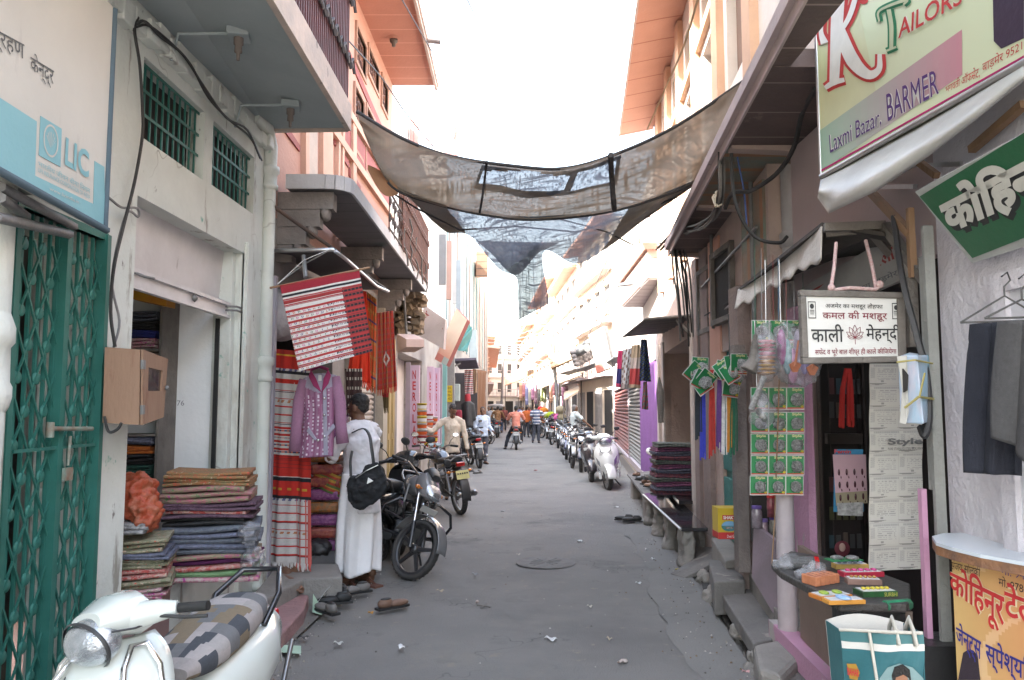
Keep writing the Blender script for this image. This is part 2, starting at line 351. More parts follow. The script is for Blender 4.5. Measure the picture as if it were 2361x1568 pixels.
# frame around shutter, shutter housing and bottom rail
sf = MB()
sf.bb((lx(6.2)-.02,6.1,.2),(lx(6.2)+.03,6.22,2.92)); sf.bb((lx(6)-.2,6.02,.5),(lx(6)-.06,6.1,2.83))
obj('shutter_frame', sf, m_white, wb, .006)
sh = MB(); n = 5
sh.hexa([(lx(4.39)-.16,4.39,2.44),(lx(6.1)-.16,6.1,2.44),(lx(6.1)-.18,6.1,2.44),(lx(4.39)-.18,4.39,2.44),(lx(4.39)-.13,4.39,2.84),(lx(6.1)-.13,6.1,2.84),(lx(6.1)-.2,6.1,2.84),(lx(4.39)-.2,4.39,2.84)])
st = obj('roller_shutter', sh, m_white2, wb)
r2 = MB(); r2.bb((-2.24,4.41,2.31),(-2.21,6.08,2.43)); r2.bb((-2.22,4.41,2.40),(-2.185,6.08,2.425)); r2.bb((-2.22,4.41,2.305),(-2.185,6.08,2.325))
obj('shutter_rail', r2, m_white2, st)
kn = MB(); kn.lathe([(0,0),(.02,.002),(.03,.012),(.012,.03),(.0,.035)], (-2.205,5.35,2.37), 12, 'X'); kn.tube([(-2.2,4.5,2.4),(-2.15,4.52,2.38),(-2.14,4.62,2.385)], .008, 6)
for z in (2.36,2.39): kn.tube([(-2.2,5.95,z),(-2.12,5.97,z),(-2.12,6.08,z)], .008, 6)
obj('shutter_handle', kn, m_greymetal, st)
# plinth + interior room
pl = MB(); pl.bb((-2.9,4.39,.0),(lx(5)-.0,6.1,.5)); obj('plinth', pl, mat('pink_stone_step', (.32,.2,.19), (.24,.16,.15), 3, .9, .5, 30, st=[((.2,.18,.16), .62, 4, 1)]), wb, .01)
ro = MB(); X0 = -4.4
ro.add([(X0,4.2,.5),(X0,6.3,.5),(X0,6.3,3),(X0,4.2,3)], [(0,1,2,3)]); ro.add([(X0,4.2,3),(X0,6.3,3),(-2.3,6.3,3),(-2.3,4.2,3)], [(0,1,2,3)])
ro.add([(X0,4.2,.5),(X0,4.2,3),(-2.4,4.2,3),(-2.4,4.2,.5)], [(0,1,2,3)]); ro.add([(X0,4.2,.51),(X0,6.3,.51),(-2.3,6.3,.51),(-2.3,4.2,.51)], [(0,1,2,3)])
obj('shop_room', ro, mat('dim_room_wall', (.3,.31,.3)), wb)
# white partition inside, facing the street (its right part)
q = [P(395,700,6.5), P(545,700,6.5), P(545,1100,6.5), P(395,1100,6.5)]
obj('partition', MB().bb((-3.05,6.04,.5),(-2.29,6.08,2.7)), mat('inner_white_wall', (.82,.84,.84), (.74,.76,.76), 1.5, .8, .15, 20, st=[((.35,.36,.36), .74, 6, 1)]), wb)
lettering('2161005376', [(-2.9,6.036,1.72),(-2.4,6.036,1.72),(-2.4,6.036,1.62),(-2.9,6.036,1.62)], .15,.5,.75,.9, mat('pencil_mark',(.3,.3,.33)), wb, 'scribble')
sb = obj('electric_panel', MB().bb((-2.285,5.98,.5),(-2.255,6.0,2.3)), m_black, wb)
# slab / balcony
zt = 3.9; so_ = MB()
inner = [(lx(y)+.0, y) for y in (.2, 6.55)]; oute = (-1.37, -1.30)
so_.hexa([(-1.33-.0,-1.5,3.82),(lx(.2),-1.5,3.72),(lx(6.6),6.6,4.02),(-1.29,5.99,3.81),(-1.33,-1.5,3.95),(lx(.2),-1.5,3.95),(lx(6.6),6.6,4.15),(-1.29,5.99,3.94)])
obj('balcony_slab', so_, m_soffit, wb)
eg = MB(); eg.hexa([(-1.30,-1.5,3.79),(-1.34,-1.5,3.79),(-1.31,6.0,3.79),(-1.27,6.0,3.79),(-1.30,-1.5,4.0),(-1.34,-1.5,4.0),(-1.31,6.0,4.0),(-1.27,6.0,4.0)])
eg.hexa([(-1.27,5.97,3.79),(-1.30,6.02,3.79),(lx(6.6),6.63,4.0),(lx(6.6),6.58,4.0),(-1.27,5.97,4.0),(-1.30,6.02,4.0),(lx(6.6),6.63,4.2),(lx(6.6),6.58,4.2)])
obj('slab_edge', eg, mat('stained_edge', (.62,.5,.42), (.42,.36,.32), 4, .85, .4, 30, st=[((.25,.22,.2), .62, 5, 1)]), wb)
lg = MB()      # ragged plaster ledge under the soffit
for i in range(26):
    y = 3.2+i*.13; z = 3.86+.025*(y-3.2); lg.box((lx(y)+.03+rnd.uniform(-.01,.015), y, z-.09+rnd.uniform(-.02,.02)), (.08,.14,.1+rnd.uniform(0,.05)))
obj('plaster_ledge', lg, m_white, wb, .01)
for i, (px, py) in enumerate(((550,100),(670,248))):
    c = W(px, py, -1.75, .0165); c.z = 3.93 if i == 0 else 3.9
    t = thing('bulb_holder', 'empty ceiling bulb holder %s under the grey balcony slab' % ('nearer to the camera', 'beside the drainpipe')[i], 'bulb holder', c, 'bulb holders under the white slab')
    obj('mounting_block', MB().box((c.x,c.y,c.z-.035), (.13,.13,.05), .2), m_soffit, t, .005)
    obj('socket', MB().lathe([(.03,-.06),(.03,-.1),(.022,-.105),(.024,-.15),(.012,-.155),(.01,-.2),(0,-.2)], c, 10), mat('dusty_brass', (.2,.17,.15)), t)
    obj('conduit', MB().tube([c-V((.06,0,.03)), (lx(c.y)+.1,c.y,c.z-.03), (lx(c.y)+.06,c.y,c.z-.2)], .011, 6), m_soffit, t)
# drainpipe
dp = thing('drainpipe', 'old white cast iron drainpipe with peeling turquoise paint at the corner of the white building', 'drainpipe', (-2.06,6.62,0))
pip = MB(); px_, py_ = -2.075, 6.55
pip.tube([(px_,py_,.1),(px_,py_,3.5)], .052, 14)
pip.tube([(px_,py_,3.5),(px_,py_,3.85),(px_-.01,py_-.1,3.98),(px_-.06,py_-.3,4.0)], [.052,.06,.062,.06], 14)
obj('pipe', pip, m_white, dp)
cl = MB()
for z in (.28,1.98,3.62):
    cl.lathe([(.053,z-.15),(.07,z-.14),(.07,z-.11),(.06,z-.1),(.06,z-.02),(.078,z),(.078,z+.05),(.054,z+.06)], (px_,py_,0), 16)
obj('pipe_collar', cl, m_white, dp)
# second thin pipe by the pipe
obj('corner_post', MB().bb((-2.1,6.68,.1),(-2.04,6.74,2.75)), mat('lilac_grey_wood', (.5,.48,.55), None, 3), dp)
# upper red iron grille screen on the slab (balcony enclosure)
rg = thing('balcony_screen', 'dark red iron grille enclosing the balcony above the white slab', 'balcony screen', (-1.32,5,4))
g = MB()
for i in range(56): y = 3.0+i*.055; g.bb((-1.325,y-.008,4.0),(-1.305,y+.008,6.4))
obj('bars', g, mat('dark_red_iron', (.13,.035,.035), (.08,.03,.03), 8, .6, .2), rg)
g = MB(); obj('backing', MB().bb((-1.37,-1.5,4.0),(-1.35,6.08,6.6)), mat('dim_red_backing', (.1,.035,.035)), rg)
for k in range(4):
    for i in range(22):
        y = 3.1+i*.14; z = 4.35+k*.52+ (i % 2)*.02
        g.tube([(-1.295,y,z),(-1.285,y+.05,z+.05),(-1.29,y+.1,z+.01),(-1.285,y+.13,z-.04)], .014, 5)
        g.ell((-1.29,y+.05,z), (.012,.03,.03), 6, 4)
obj('scroll_band', g, mat('dark_grey_iron', (.1,.085,.085), (.06,.05,.05), 9, .6, .2), rg)
obj('shading_storey', MB().bb((-3.2,-1.5,6.6),(-1.34,6.05,9.2)), m_white, wb)  # unseen storey added above the screen to shade the opposite side
# ---- gate ----
gt = thing('folding_gate', 'green folding lattice gate with round plates in the doorway under the blue and white sign', 'gate', (lx(3.7),3.7,0))
Y0, Y1, zt = 3.40, 4.10, 2.5
def leaf(a, b, nm):
    g = MB(); n = 5; dz = .30
    xs = lambda y: lx(y)-.03
    for i in range(n+1):
        y = a+(b-a)*i/n
        g.bb((xs(y)-.012,y-.006,.05),(xs(y)+.004,y+.006,zt))
    for i in range(n):
        ya, yb = a+(b-a)*i/n, a+(b-a)*(i+1)/n; ym = (ya+yb)/2
        g.bb((xs(ym)-.03,ym-.005,.05),(xs(ym)-.02,ym+.005,zt))
        k = 0; z = .1+(.15 if i % 2 else 0)
        while z < zt-.2:
            for (p, q) in (((ya,z+.02),(ym,z+.1)),((ym,z+.1),(yb,z+.02)),((ya,z+.18),(ym,z+.1)),((ym,z+.1),(yb,z+.18))):
                g.tube([(xs(p[0])+.008,p[0],p[1]),(xs(q[0])+.012,q[0],q[1])], .0065, 4)
            z += dz
    f = obj(nm, g, m_teal, gt)
    pz = MB()
    for i in range(n-1):
        y = a+(b-a)*(i+1)/n
        z = .25+(.15 if i % 2 else 0)
        while z < zt-.1:
            pz.lathe([(0,.014),(.026,.013),(.029,.01),(.029,.004)], (xs(y),y,z), 12, 'X'); z += dz
    obj('round_plate', pz, mat('teal_plate', (.028,.15,.12), (.04,.18,.15), 6, .5, .1), f)
leaf(3.38, 3.72, 'gate_leaf'); leaf(3.76, 4.08, 'gate_leaf')
fr = MB()
for y in (3.36,3.735,4.09): fr.bb((lx(y)-.05,y-.018,.02),(lx(y)+.015,y+.018,zt+.03))
fr.bb((lx(3.7)-.04,3.36,zt),(lx(3.7)+.01,4.1,zt+.04)); fr.bb((lx(3.7)-.04,3.36,.05),(lx(3.7)+.01,4.1,.09)); fr.bb((lx(3.7)-.0,3.4,1.42),(lx(3.7)+.01,4.06,1.435))
obj('gate_frame', fr, m_teal, gt)
bo = MB(); bo.tube([(lx(3.7)+.03,3.62,1.52),(lx(3.7)+.03,3.98,1.51)], .012, 8); bo.tube([(lx(3.7)+.03,3.62,1.48),(lx(3.7)+.03,3.62,1.55)], .018, 8); bo.box((lx(3.7)+.03,3.78,1.3),(.02,.06,.06)); bo.tube([(lx(3.7)+.03,3.78,1.34),(lx(3.7)+.03,3.79,1.48)], .008, 6)
obj('gate_bolt', bo, mat('rusty_bolt', (.2,.3,.26), (.2,.1,.06), 12, .6, .2), gt)
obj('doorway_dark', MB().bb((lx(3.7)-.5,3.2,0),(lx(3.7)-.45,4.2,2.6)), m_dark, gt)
# pillar left of the gate with old mouldings
pl = MB(); yb, xb = 3.1, lx(3.2)+.0
pl.tube([(xb,yb,0),(xb,yb,1.75)], .14, 20); pl.tube([(xb,yb,2.0),(xb,yb,2.6)], .14, 20)
pl.lathe([(.14,1.6),(.15,1.62),(.158,1.66),(.158,1.7),(.148,1.72),(.145,1.86),(.16,1.88),(.16,1.94),(.15,1.97),(.14,2.0)], (xb,yb,0), 24)
obj('carved_pillar', pl, m_white, label='old white carved round pillar with peeling paint left of the green gate', cat='pillar')
# ---- LIC sign ----
q = [W(-220,-260,-1.93,.0), W(255,12,-1.93,0), W(240,525,-1.93,0), W(-330,192,-1.93,0)]
q = [V((-1.86,2.2,4.25)), V((-1.86,W(255,12,-1.86,0).y,W(255,12,-1.86,0).z)), W(241,526,-1.86,0), V((-1.86,2.2,W(0,392,-1.86,0).z-.0))]
q[1].y = q[2].y; q[0].z = q[1].z+.15
y0s, y1s = 2.2, q[2].y; zb = W(0,392,-1.86,0); zz = lambda y: q[2].z+(zb.z-q[2].z)*(q[2].y-y)/(q[2].y-zb.y)
q[3].z = zz(2.2)
ls = thing('insurance_sign', 'large faded white and blue sign reading LIC above the green gate', 'sign', (-1.86,3.4,2.6))
m_ls = mat('faded_sign_white', (.53,.51,.46), (.46,.44,.4), 1.5, .6, .1, 20, st=[((.42,.4,.37), .6, 3, .2)])
obj('sign_board', panel(q, .05), m_ls, ls)
fq = bil(q)
def inv(px, py):
    p = W(px, py, -1.86, 0); u = (p.y-2.2)/(q[1].y-2.2); zt_ = q[0].z+(q[1].z-q[0].z)*u; zb_ = q[3].z+(q[2].z-q[3].z)*u
    return u, (zt_-p.z)/(zt_-zb_)
def onsign(pts, m, nm, d=.002):
    mb = MB(); pp = [fq(*inv(*p)) for p in pts]; mb.prism([p+V((d,0,0)) for p in pp], (-d*.5,0,0)); return obj(nm, mb, m, ls)
m_lb = mat('faded_sky_blue', (.2,.4,.44), (.17,.36,.4), 2, .6, .1, 20)
onsign([(-300,85),(0,226),(84,280),(80,405),(214,470),(217,371),(240,385),(241,520),(0,386),(-300,232)], m_lb, 'blue_band')
onsign([(92,267),(141,297),(138,385),(88,358)], m_lb, 'emblem_square', .003)
em = MB(); cc = fq(*inv(115,325)); 
em.grid(lambda u, v: (cc.x+.005, cc.y+(.04+.006*v)*1.1*math.cos(2*math.pi*u), cc.z+(.045+.006*v)*1.3*math.sin(2*math.pi*u)), 20, 1)
for k in range(7): an = 1.57+(k-3)*.42; em.add([(cc.x+.005,cc.y,cc.z-.03),(cc.x+.005,cc.y+.03*math.cos(an-.12),cc.z+.035*math.sin(an-.12)),(cc.x+.005,cc.y+.033*math.cos(an),cc.z+.04*math.sin(an))], [(0,1,2)])
obj('emblem', em, m_ls, ls)
def onl(s, a, b, m, nm='lettering', off=0, vpad=(0,1)):   # a=(px,py) TL, b=(px,py) BR in photo space: uses sign coords
    (u0, v0), (u1, v1) = inv(*a), inv(*b)
    return lettering(s, q, u0, v0, u1, v1, m, ls, nm, off, .004)
def onl4(s, tl, tr, br, bl, m, nm='lettering', off=0):
    qq = [fq(*inv(*p)) for p in (tl, tr, br, bl)]; return lettering(s, qq, 0, 0, 1, 1, m, ls, nm, off, .004)
onl4('LIC', (150,315),(204,350),(203,413),(147,380), m_lb, off=.03)
m_lk = mat('faded_dark_letters', (.12,.12,.12)); 
onl4('भारतीय जीवन बीमा निगम'.replace('नि','िन'), (86,368),(206,432),(206,447),(86,382), m_lb)
onl4('LIFE INSURANCE CORPORATION OF INDIA', (86,386),(206,450),(206,460),(86,396), m_lb)
onl4('www.licindia.in', (112,430),(180,462),(180,470),(112,438), m_ls)
onl4('प्रहण', (-22,62),(54,103),(54,152),(-22,108), m_lk); onl4('केन्द्र', (68,118),(123,150),(121,208),(68,172), m_lk)
fr = MB()
b0, b1 = fq(0,1), fq(1,1)
for d in (.02,): fr.tube([b0+V((.01,0,-.01)), b1+V((.01,0,-.01))], .018, 6)
fr.tube([fq(1,0), fq(1,1)], .016, 6)
obj('sign_frame', fr, mat('dark_blue_edge', (.08,.12,.15)), ls)
br = MB()
for (a, b) in (((0,430),(170,522)),((-10,500),(160,540)),((0,455),(60,500))):
    br.tube([W(*a,-1.9,0), W(*b,-2.05,0)], .022, 6)
br.bb((-2.15,2.3,2.53),(-1.87,3.3,2.55))
obj('sign_bracket', br, m_greymetal, ls)
# ---- wooden meter box ----
def P3(px, py, o=0): return L(px, py, o)
yb0 = L(245,900).y; bx0, bx1, by0, by1 = lx(4.2), lx(4.2)+.22, 4.08, 4.42
mbx = thing('meter_box', 'brown plywood electric meter box with small glass window on the white pillar', 'meter box', (bx0,4.2,1.5))
m_ply = mat('plywood', (.3,.19,.12), (.24,.14,.09), 5, .65, .2, 40, stretch=(1,1,.3), st=[((.2,.1,.06), .6, 5, 1)])
def dfit(px, py, Y): return P(px, py, Y)
Yf = 4.02
c1, c2, c3, c4 = P(242,800,Yf), P(323,806,Yf+.03), P(321,980,Yf+.03), P(236,975,Yf)
d1, d2 = P(380,828,Yf+.45), P(370,962,Yf+.45)
hx = MB(); wd = V((-.02,.3,0))
hx.hexa([c4, c3, d2, V((c4.x-.0,d2.y,c4.z)), c1, c2, d1, V((c1.x,d1.y,c1.z))])
obj('box_body', hx, m_ply, mbx)
dq = [c2+V((.006,0,0)), d1+V((.006,0,0)), d2+V((.006,0,0)), c3+V((.006,0,0))]
df = bil(dq); dn = (dq[1]-dq[0]).cross(dq[3]-dq[0]).normalized(); dn = dn if dn.dot(-V(dq[0])+V((0,0,CH))) > 0 else -dn
dd = MB()
def dbar(u0,v0,u1,v1,t=.012): dd.prism([df(u0,v0),df(u1,v0),df(u1,v1),df(u0,v1)], dn*t)
dbar(0,0,1,.12); dbar(0,.12,.2,1); dbar(.8,.12,1,1); dbar(.2,.55,.8,1); dbar(.2,.12,.8,.22)
dr_ = obj('box_door', dd, m_ply, mbx)
obj('door_glass', MB().prism([df(.2,.22),df(.8,.22),df(.8,.55),df(.2,.55)], dn*.003), mat('dark_glass', (.04,.035,.03), None, 3, .15, 0), dr_)
hg = MB()
for v in (.2,.8): hg.prism([df(-.02,v-.06),df(.06,v-.06),df(.06,v+.06),df(-.02,v+.06)], dn*.016)
hg.ell(df(.97,.5)+dn*.02, .014, 8, 6); obj('hinge', hg, m_greymetal, dr_)

gr_ = MB(); r = random.Random(5)
for i in range(1500):
    y = 1.2+r.random()**1.6*22; side = r.random() < .5
    x = (-1.62+.018*y+abs(r.gauss(0,.16))) if side else (1.0+.088*y-abs(r.gauss(0,.2)))
    if r.random() < .12: x = r.uniform(-1.4,1.1)
    s_ = r.uniform(.003,.011); a = r.uniform(0,3); gr_.add([(x+s_*math.cos(a+k*2.1),y+s_*math.sin(a+k*2.1),.03) for k in range(3)]+[(x,y,.03+s_)], [(0,1,3),(1,2,3),(2,0,3)], r.choice([(.3,.27,.22),(.1,.09,.08),(.45,.42,.38),(.2,.14,.09)]))
obj('grit', gr_, m_attr, label='grit, crumbs and dry dust scattered along both road edges', cat='grit', kind='stuff')
# ================= LEFT: PEACH BUILDING ABOVE THE TEXTILE SHOP =================
pb = thing('peach_building', 'peach stuccoed house with dull red panels, scrolled jali windows and wide planked eave', 'building', (lx(9.5),9.5,0))
def lop(tl, br, d=.12): a, b = L(*tl), L(*br); return (min(a.y,b.y), max(a.y,b.y), min(a.z,b.z), max(a.z,b.z), d)
wins = [lop((820,58),(842,185)), lop((848,108),(872,218)), lop((879,175),(892,268)), lop((816,198),(836,370)), lop((843,245),(861,420)), lop((868,300),(884,380))]
obj('wall', wall(fl, 6.75, 12.72, 3.3, 7.3, wins, .35, -1), m_peach, pb)
obj('end_wall', MB().bb((-6,12.66,0),(lx(12.7)-.3,12.74,7.3)), m_peach, pb)
m_jali = mat('rusty_jali', (.2,.1,.08), (.13,.07,.06), 8, .7, .2)
for o in wins:
    X = lx(o[0]); y0, y1, z0, z1 = o[:4]
    f = MB()
    for (a, b, c, d) in ((y0-.04,y1+.04,z0-.05,z0),(y0-.04,y1+.04,z1,z1+.05),(y0-.04,y0,z0,z1),(y1,y1+.04,z0,z1)): f.bb((lx(y0)-.02,a,c),(lx(y0)+.03,b,d))
    fo = obj('window', f, mat('window_frame_peach', (.5,.3,.22)), pb)
    obj('shade_behind', MB().bb((X-.15,y0,z0),(X-.12,y1,z1)), mat('dim_curtain', (.13,.08,.07)), fo)
    g = MB(); nn = max(2, int((z1-z0)/.22)); ym = (y0+y1)/2; hw = (y1-y0)/2*.85
    for k in range(nn):
        zc = z0+(z1-z0)*(k+.5)/nn; hh = (z1-z0)/nn*.45
        for sg in (-1, 1):
            g.tube([(X-.02, ym+sg*hw*.5*(1-.12*q)*math.cos(q*.8)+sg*hw*.4, zc+hh*(1-.12*q)*math.sin(q*.8)) for q in range(8)], .012, 4)
            g.tube([(X-.02,ym,zc-hh),(X-.02,ym+sg*hw,zc),(X-.02,ym,zc+hh)], .009, 4)
    obj('window_grille', g, m_jali, fo)
obj('light_block_mass', MB().bb((-8,6.8,3.2),(lx(7)-.4,12.6,7.0)), m_dark, pb); obj('light_block_mass', MB().bb((-8,-1.5,4.2),(-2.65,6.5,8.9)), m_dark, wb)  # unseen solid blocks added so no sun leaks through the two houses
# pilasters, bands and red panels
t = MB(); t2 = MB()
def strip(mb, pts, o=.03): mb.prism([L(*p)+V((o,0,0)) for p in pts], (-o-.01,0,0))
for x0, x1 in ((694,702),(735,758),(806,814)): strip(t, [(x0,270),(x1,270),(x1,450),(x0,450)], .05)
for y in (8.95, 9.15): t.bb((lx(y),y-.05,3.6),(lx(y)+.05,y+.05,7.0))
for z, h in ((7.02,.12),(5.22,.1),(4.72,.1)): t.hexa([(lx(6.8),6.8,z),(lx(12.7),12.72,z),(lx(12.7)+.06,12.72,z),(lx(6.8)+.06,6.8,z),(lx(6.8),6.8,z+h),(lx(12.7),12.72,z+h),(lx(12.7)+.06,12.72,z+h),(lx(6.8)+.06,6.8,z+h)])
obj('pilaster', t, mat('light_peach_trim', (.66,.42,.31), (.6,.37,.27), 3, .8, .2, 30), pb)
for pts in ([(648,296),(688,350),(688,336),(662,296)], [(768,332),(802,388),(802,372),(768,318)], [(768,410),(778,425),(778,432),(768,424)], [(803,116),(803,135),(882,320),(882,298)], [(803,405),(829,450),(829,430),(803,385)], [(866,590),(880,612),(880,640),(866,620)]):
    strip(t2, pts, .018)
t2.hexa([(lx(9.3)+.0,9.3,4.85),(lx(12.6),12.6,4.85),(lx(12.6)+.02,12.6,4.85),(lx(9.3)+.02,9.3,4.85),(lx(9.3),9.3,5.2),(lx(12.6),12.6,5.2),(lx(12.6)+.02,12.6,5.2),(lx(9.3)+.02,9.3,5.2)])
obj('red_panel', t2, m_redp, pb)
strip_d = MB(); strip(strip_d, [(663,378),(690,436),(690,340),(663,300)], .02)
obj('white_door', MB().prism([L(*p)+V((.02,0,0)) for p in ((700,300),(728,300),(728,445),(700,420))], (-.03,0,0)), mat('cream_door', (.6,.5,.42)), pb)
ev = MB(); ev.hexa([(-1.28,2.5,6.98),(lx(2.5),2.5,6.98),(lx(12.7),12.75,7.02),(-1.28,12.75,7.02),(-1.28,2.5,7.08),(lx(2.5),2.5,7.2),(lx(12.7),12.75,7.22),(-1.28,12.75,7.12)])
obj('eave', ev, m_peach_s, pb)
eb = MB(); eb.bb((-1.30,2.5,6.95),(-1.26,12.8,7.14)); eb.bb((-1.26,2.5,7.0),(-1.235,12.8,7.04)); obj('eave_edge', eb, mat('pale_edge_tile', (.6,.5,.45)), pb)
c = P(908,85,11); c.z = 6.97
obj('ceiling_holder', MB().lathe([(0,0),(.06,0),(.055,-.04),(.03,-.05),(.028,-.1),(0,-.1)], c, 10), m_woodg, pb)
obj('spout_pipe', MB().tube([(-1.3,11.1,7.03),(-1.05,11.1,7.0)], .055, 10), m_alu, pb)
# balcony with rounded corner
sb2 = MB(); xo = -1.46; out = []
out += [(lx(6.8)+.1,6.8), (xo-.2,6.8)]+[(xo-.2+.2*math.sin(a), 7.0-.2*math.cos(a)) for a in (.4,.8,1.2,1.57)]+[(xo,13.1),(lx(13.1),13.1)]
sb2.prism([(x,y,3.56) for x, y in out], (0,0,.1))
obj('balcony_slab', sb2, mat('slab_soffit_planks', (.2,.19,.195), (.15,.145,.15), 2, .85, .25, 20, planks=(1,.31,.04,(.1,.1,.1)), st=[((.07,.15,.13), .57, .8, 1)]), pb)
eg = MB(); 
for (a, b) in zip(out[1:-1], out[2:]):
    if a[1] > 13: break
    d = (V((*b,0))-V((*a,0))).normalized(); n = V((d.y,-d.x,0))*.02
    eg.prism([V((*a,3.55))+n, V((*b,3.55))+n, V((*b,3.68))+n, V((*a,3.68))+n], -n*1.2)
a, b = out[0], out[1]; eg.prism([(a[0],a[1]-.02,3.55),(b[0],b[1]-.02,3.55),(b[0],b[1]-.02,3.68),(a[0],a[1]-.02,3.68)], (0,.02,0))
obj('slab_edge', eg, mat('pale_slab_edge', (.55,.55,.56), (.45,.43,.42), 2, .8, .3, 25), pb)
def railing(nm, lab, y0, y1, xx, z0, z1, m, step, scroll, par):
    g = MB(); y = y0
    while y <= y1: g.tube([(xx,y,z0),(xx,y,z1)], .009, 4); y += step
    for z in (z0+.05, z1): g.tube([(xx,y0,z),(xx,y1,z)], .014, 5)
    if scroll:
        y = y0
        while y < y1:
            for k in range(2):
                zc = z0+(z1-z0)*(.33+.4*k)
                g.tube([(xx+.015, y+.07*(1-.1*q)*math.cos(q*.9), zc+.07*(1-.1*q)*math.sin(q*.9)) for q in range(9)], .009, 4)
            y += scroll
    return obj(nm, g, m, par)
railing('scroll_railing', '', 9.0, 11.2, xo+.02, 3.66, 4.15, m_rust, .4, .2, pb)
m_rb = mat('red_brown_iron', (.22,.09,.06), (.15,.07,.05), 7, .65, .2)
railing('iron_railing', '', 10.0, 13.05, xo+.04, 3.66, 4.6, m_rb, .06, .12, pb)
obj('railing_backing', MB().bb((xo-.02,10.0,3.7),(xo-.005,13.05,4.5)), mat('brown_sheet', (.17,.08,.055), None, 6), pb)
cr = MB()   # ragged rope and bits tied to the railing
for k in range(5): cr.tube(sag((xo+.05,10+k*.6,4.3-.1*k),(xo+.06,10.2+k*.6,3.5),.02,5,.03), .012, 5)
obj('tied_rag', cr, m_woodg, pb)
# beam and carved brackets under the slab, wall below
obj('lower_wall', wall(fl, 6.75, 13.1, 0, 3.56, [(6.95,9.0,.25,2.6,.34),(9.75,11.6,.3,2.35,.06)], .35, -1), mat('dingy_wall', (.3,.28,.26), (.2,.18,.17), 2, .85, .4, 25, st=[((.42,.4,.4), .6, 2, 1)]), pb)
bk = MB()
for i, y in enumerate((6.95,9.35,11.75)):
    for k in range(4): bk.bb((lx(y),y-.07,3.55-.16*(k+1)),(lx(y)+.5-.12*k,y+.07,3.55-.16*k-.005))
    for k in range(3): bk.ell((lx(y)+.42-.12*k,y-.0,3.36-.16*k),(.05,.085,.07),8,6)
for k in range(16): bk.ell((lx(7)+.012,6.95+k%4*.12,3.02+k//4*.1),(.03,.05,.045),6,4)
obj('carved_bracket', bk, mat('carved_stone', (.27,.24,.22), (.18,.16,.15), 4, .9, .5, 30), pb)
st_ = MB(); strip(st_, [(622,560),(690,640),(690,628),(622,548)], .04); obj('rusty_bar', MB().tube([L(622,470,.05), P(770,575,7.0)], .018, 6), m_rust, pb)
# room behind the textile shop
ro = MB(); ro.bb((-4.0,6.8,.25),(-3.9,9.1,3)); ro.bb((-4,6.78,.25),(-2.4,6.82,3)); ro.bb((-4,9.05,.25),(-2.4,9.09,3)); ro.bb((-4,6.8,.22),(-2.2,9.1,.26))
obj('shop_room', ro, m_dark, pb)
# shutter of the closed shop: real corrugation
def corrug(fn, y0, y1, z0, z1, pitch, dep):
    mb = MB(); n = int((z1-z0)/pitch); 
    prof = [(0,0),(.35,dep),(.65,dep),(1,0)]
    for i in range(n):
        z = z0+i*pitch
        for (a, da), (b, db) in zip(prof, prof[1:]):
            mb.add([(fn(y0)+da,y0,z+a*pitch),(fn(y1)+da,y1,z+a*pitch),(fn(y1)+db,y1,z+b*pitch),(fn(y0)+db,y0,z+b*pitch)], [(0,1,2,3)])
    return mb
m_shut = mat('cream_corrugated_shutter', (.5,.45,.4), (.4,.36,.32), 2, .55, .15, 30, st=[((.25,.21,.18), .64, 4, .4)])
obj('closed_shutter', corrug(lambda y: lx(y)-.05, 9.75, 11.6, .3, 2.35, .075, .03), m_shut, pb)
fr = MB(); fr.bb((lx(9.7)-.02,9.62,.25),(lx(9.7)+.07,9.75,2.5)); fr.bb((lx(11.7)-.02,11.62,.2),(lx(11.7)+.12,12.0,3.1))
obj('door_post', fr, mat('cream_post', (.45,.4,.32), (.36,.32,.26), 3, .85, .4, 30, st=[((.25,.2,.15), .66, 4, .5)]), pb)
# yellow panelled doors past the shutter
yd = MB()
for k in range(3): a = 12.05+k*.36; yd.bb((lx(a)-.0,a,.32),(lx(a)+.05,a+.32,2.75))
for k in range(3):
    for z0, z1 in ((.45,1.1),(1.2,1.9),(2.0,2.65)): a = 12.05+k*.36; yd.bb((lx(a)+.05,a+.06,z0),(lx(a)+.062,a+.26,z1))
obj('yellow_door', yd, mat('mustard_door', (.42,.31,.13), (.34,.25,.1), 3, .7, .3, 30), pb)
# platform in front of the closed shop
pf = MB(); pf.bb((lx(8.9),8.95,0),(-1.62,12.9,.3)); pf.bb((-1.64,9.6,.0),(-1.3,12.4,.16)); pf.bb((-1.7,10.2,.3),(lx(11),11.8,.36))
obj('shop_platform', pf, mat('worn_pinkish_concrete', (.3,.25,.22), (.21,.18,.165), 2, .9, .5, 30, st=[((.12,.11,.1), .62, 3, 1)]), pb, .02)
# metal canopy over the textile stall
cn = thing('stall_canopy', 'low dark metal canopy with bent frame over the textile stall', 'canopy', (-1.8,7.2,2.7))
q = [P(622,578,6.8), P(765,580,6.3), P(893,668,8.6), P(800,668,9.0)]
obj('canopy_sheet', panel(q, .015), mat('dark_sheet', (.07,.065,.065), None, 4, .7, .2), cn)
fr = MB(); fr.tube([P(622,578,6.75),P(770,576,6.25),P(800,600,6.6),P(868,660,8.0),P(895,672,8.6)], .018, 6); fr.tube([P(640,655,6.6),P(700,610,6.5),P(765,574,6.25)], .006, 5)
fr.tube([P(700,590,6.5),P(705,640,6.4)], .02, 6); obj('canopy_frame', fr, m_alu, cn)
mb = MB().ell((-2.1,7.05,2.45),(.22,.3,.24),16,12); obj('stone_boulder_wall', mb, mat('whitewashed_round', (.5,.48,.5), (.4,.38,.4), 3, .9, .6, 20), pb)
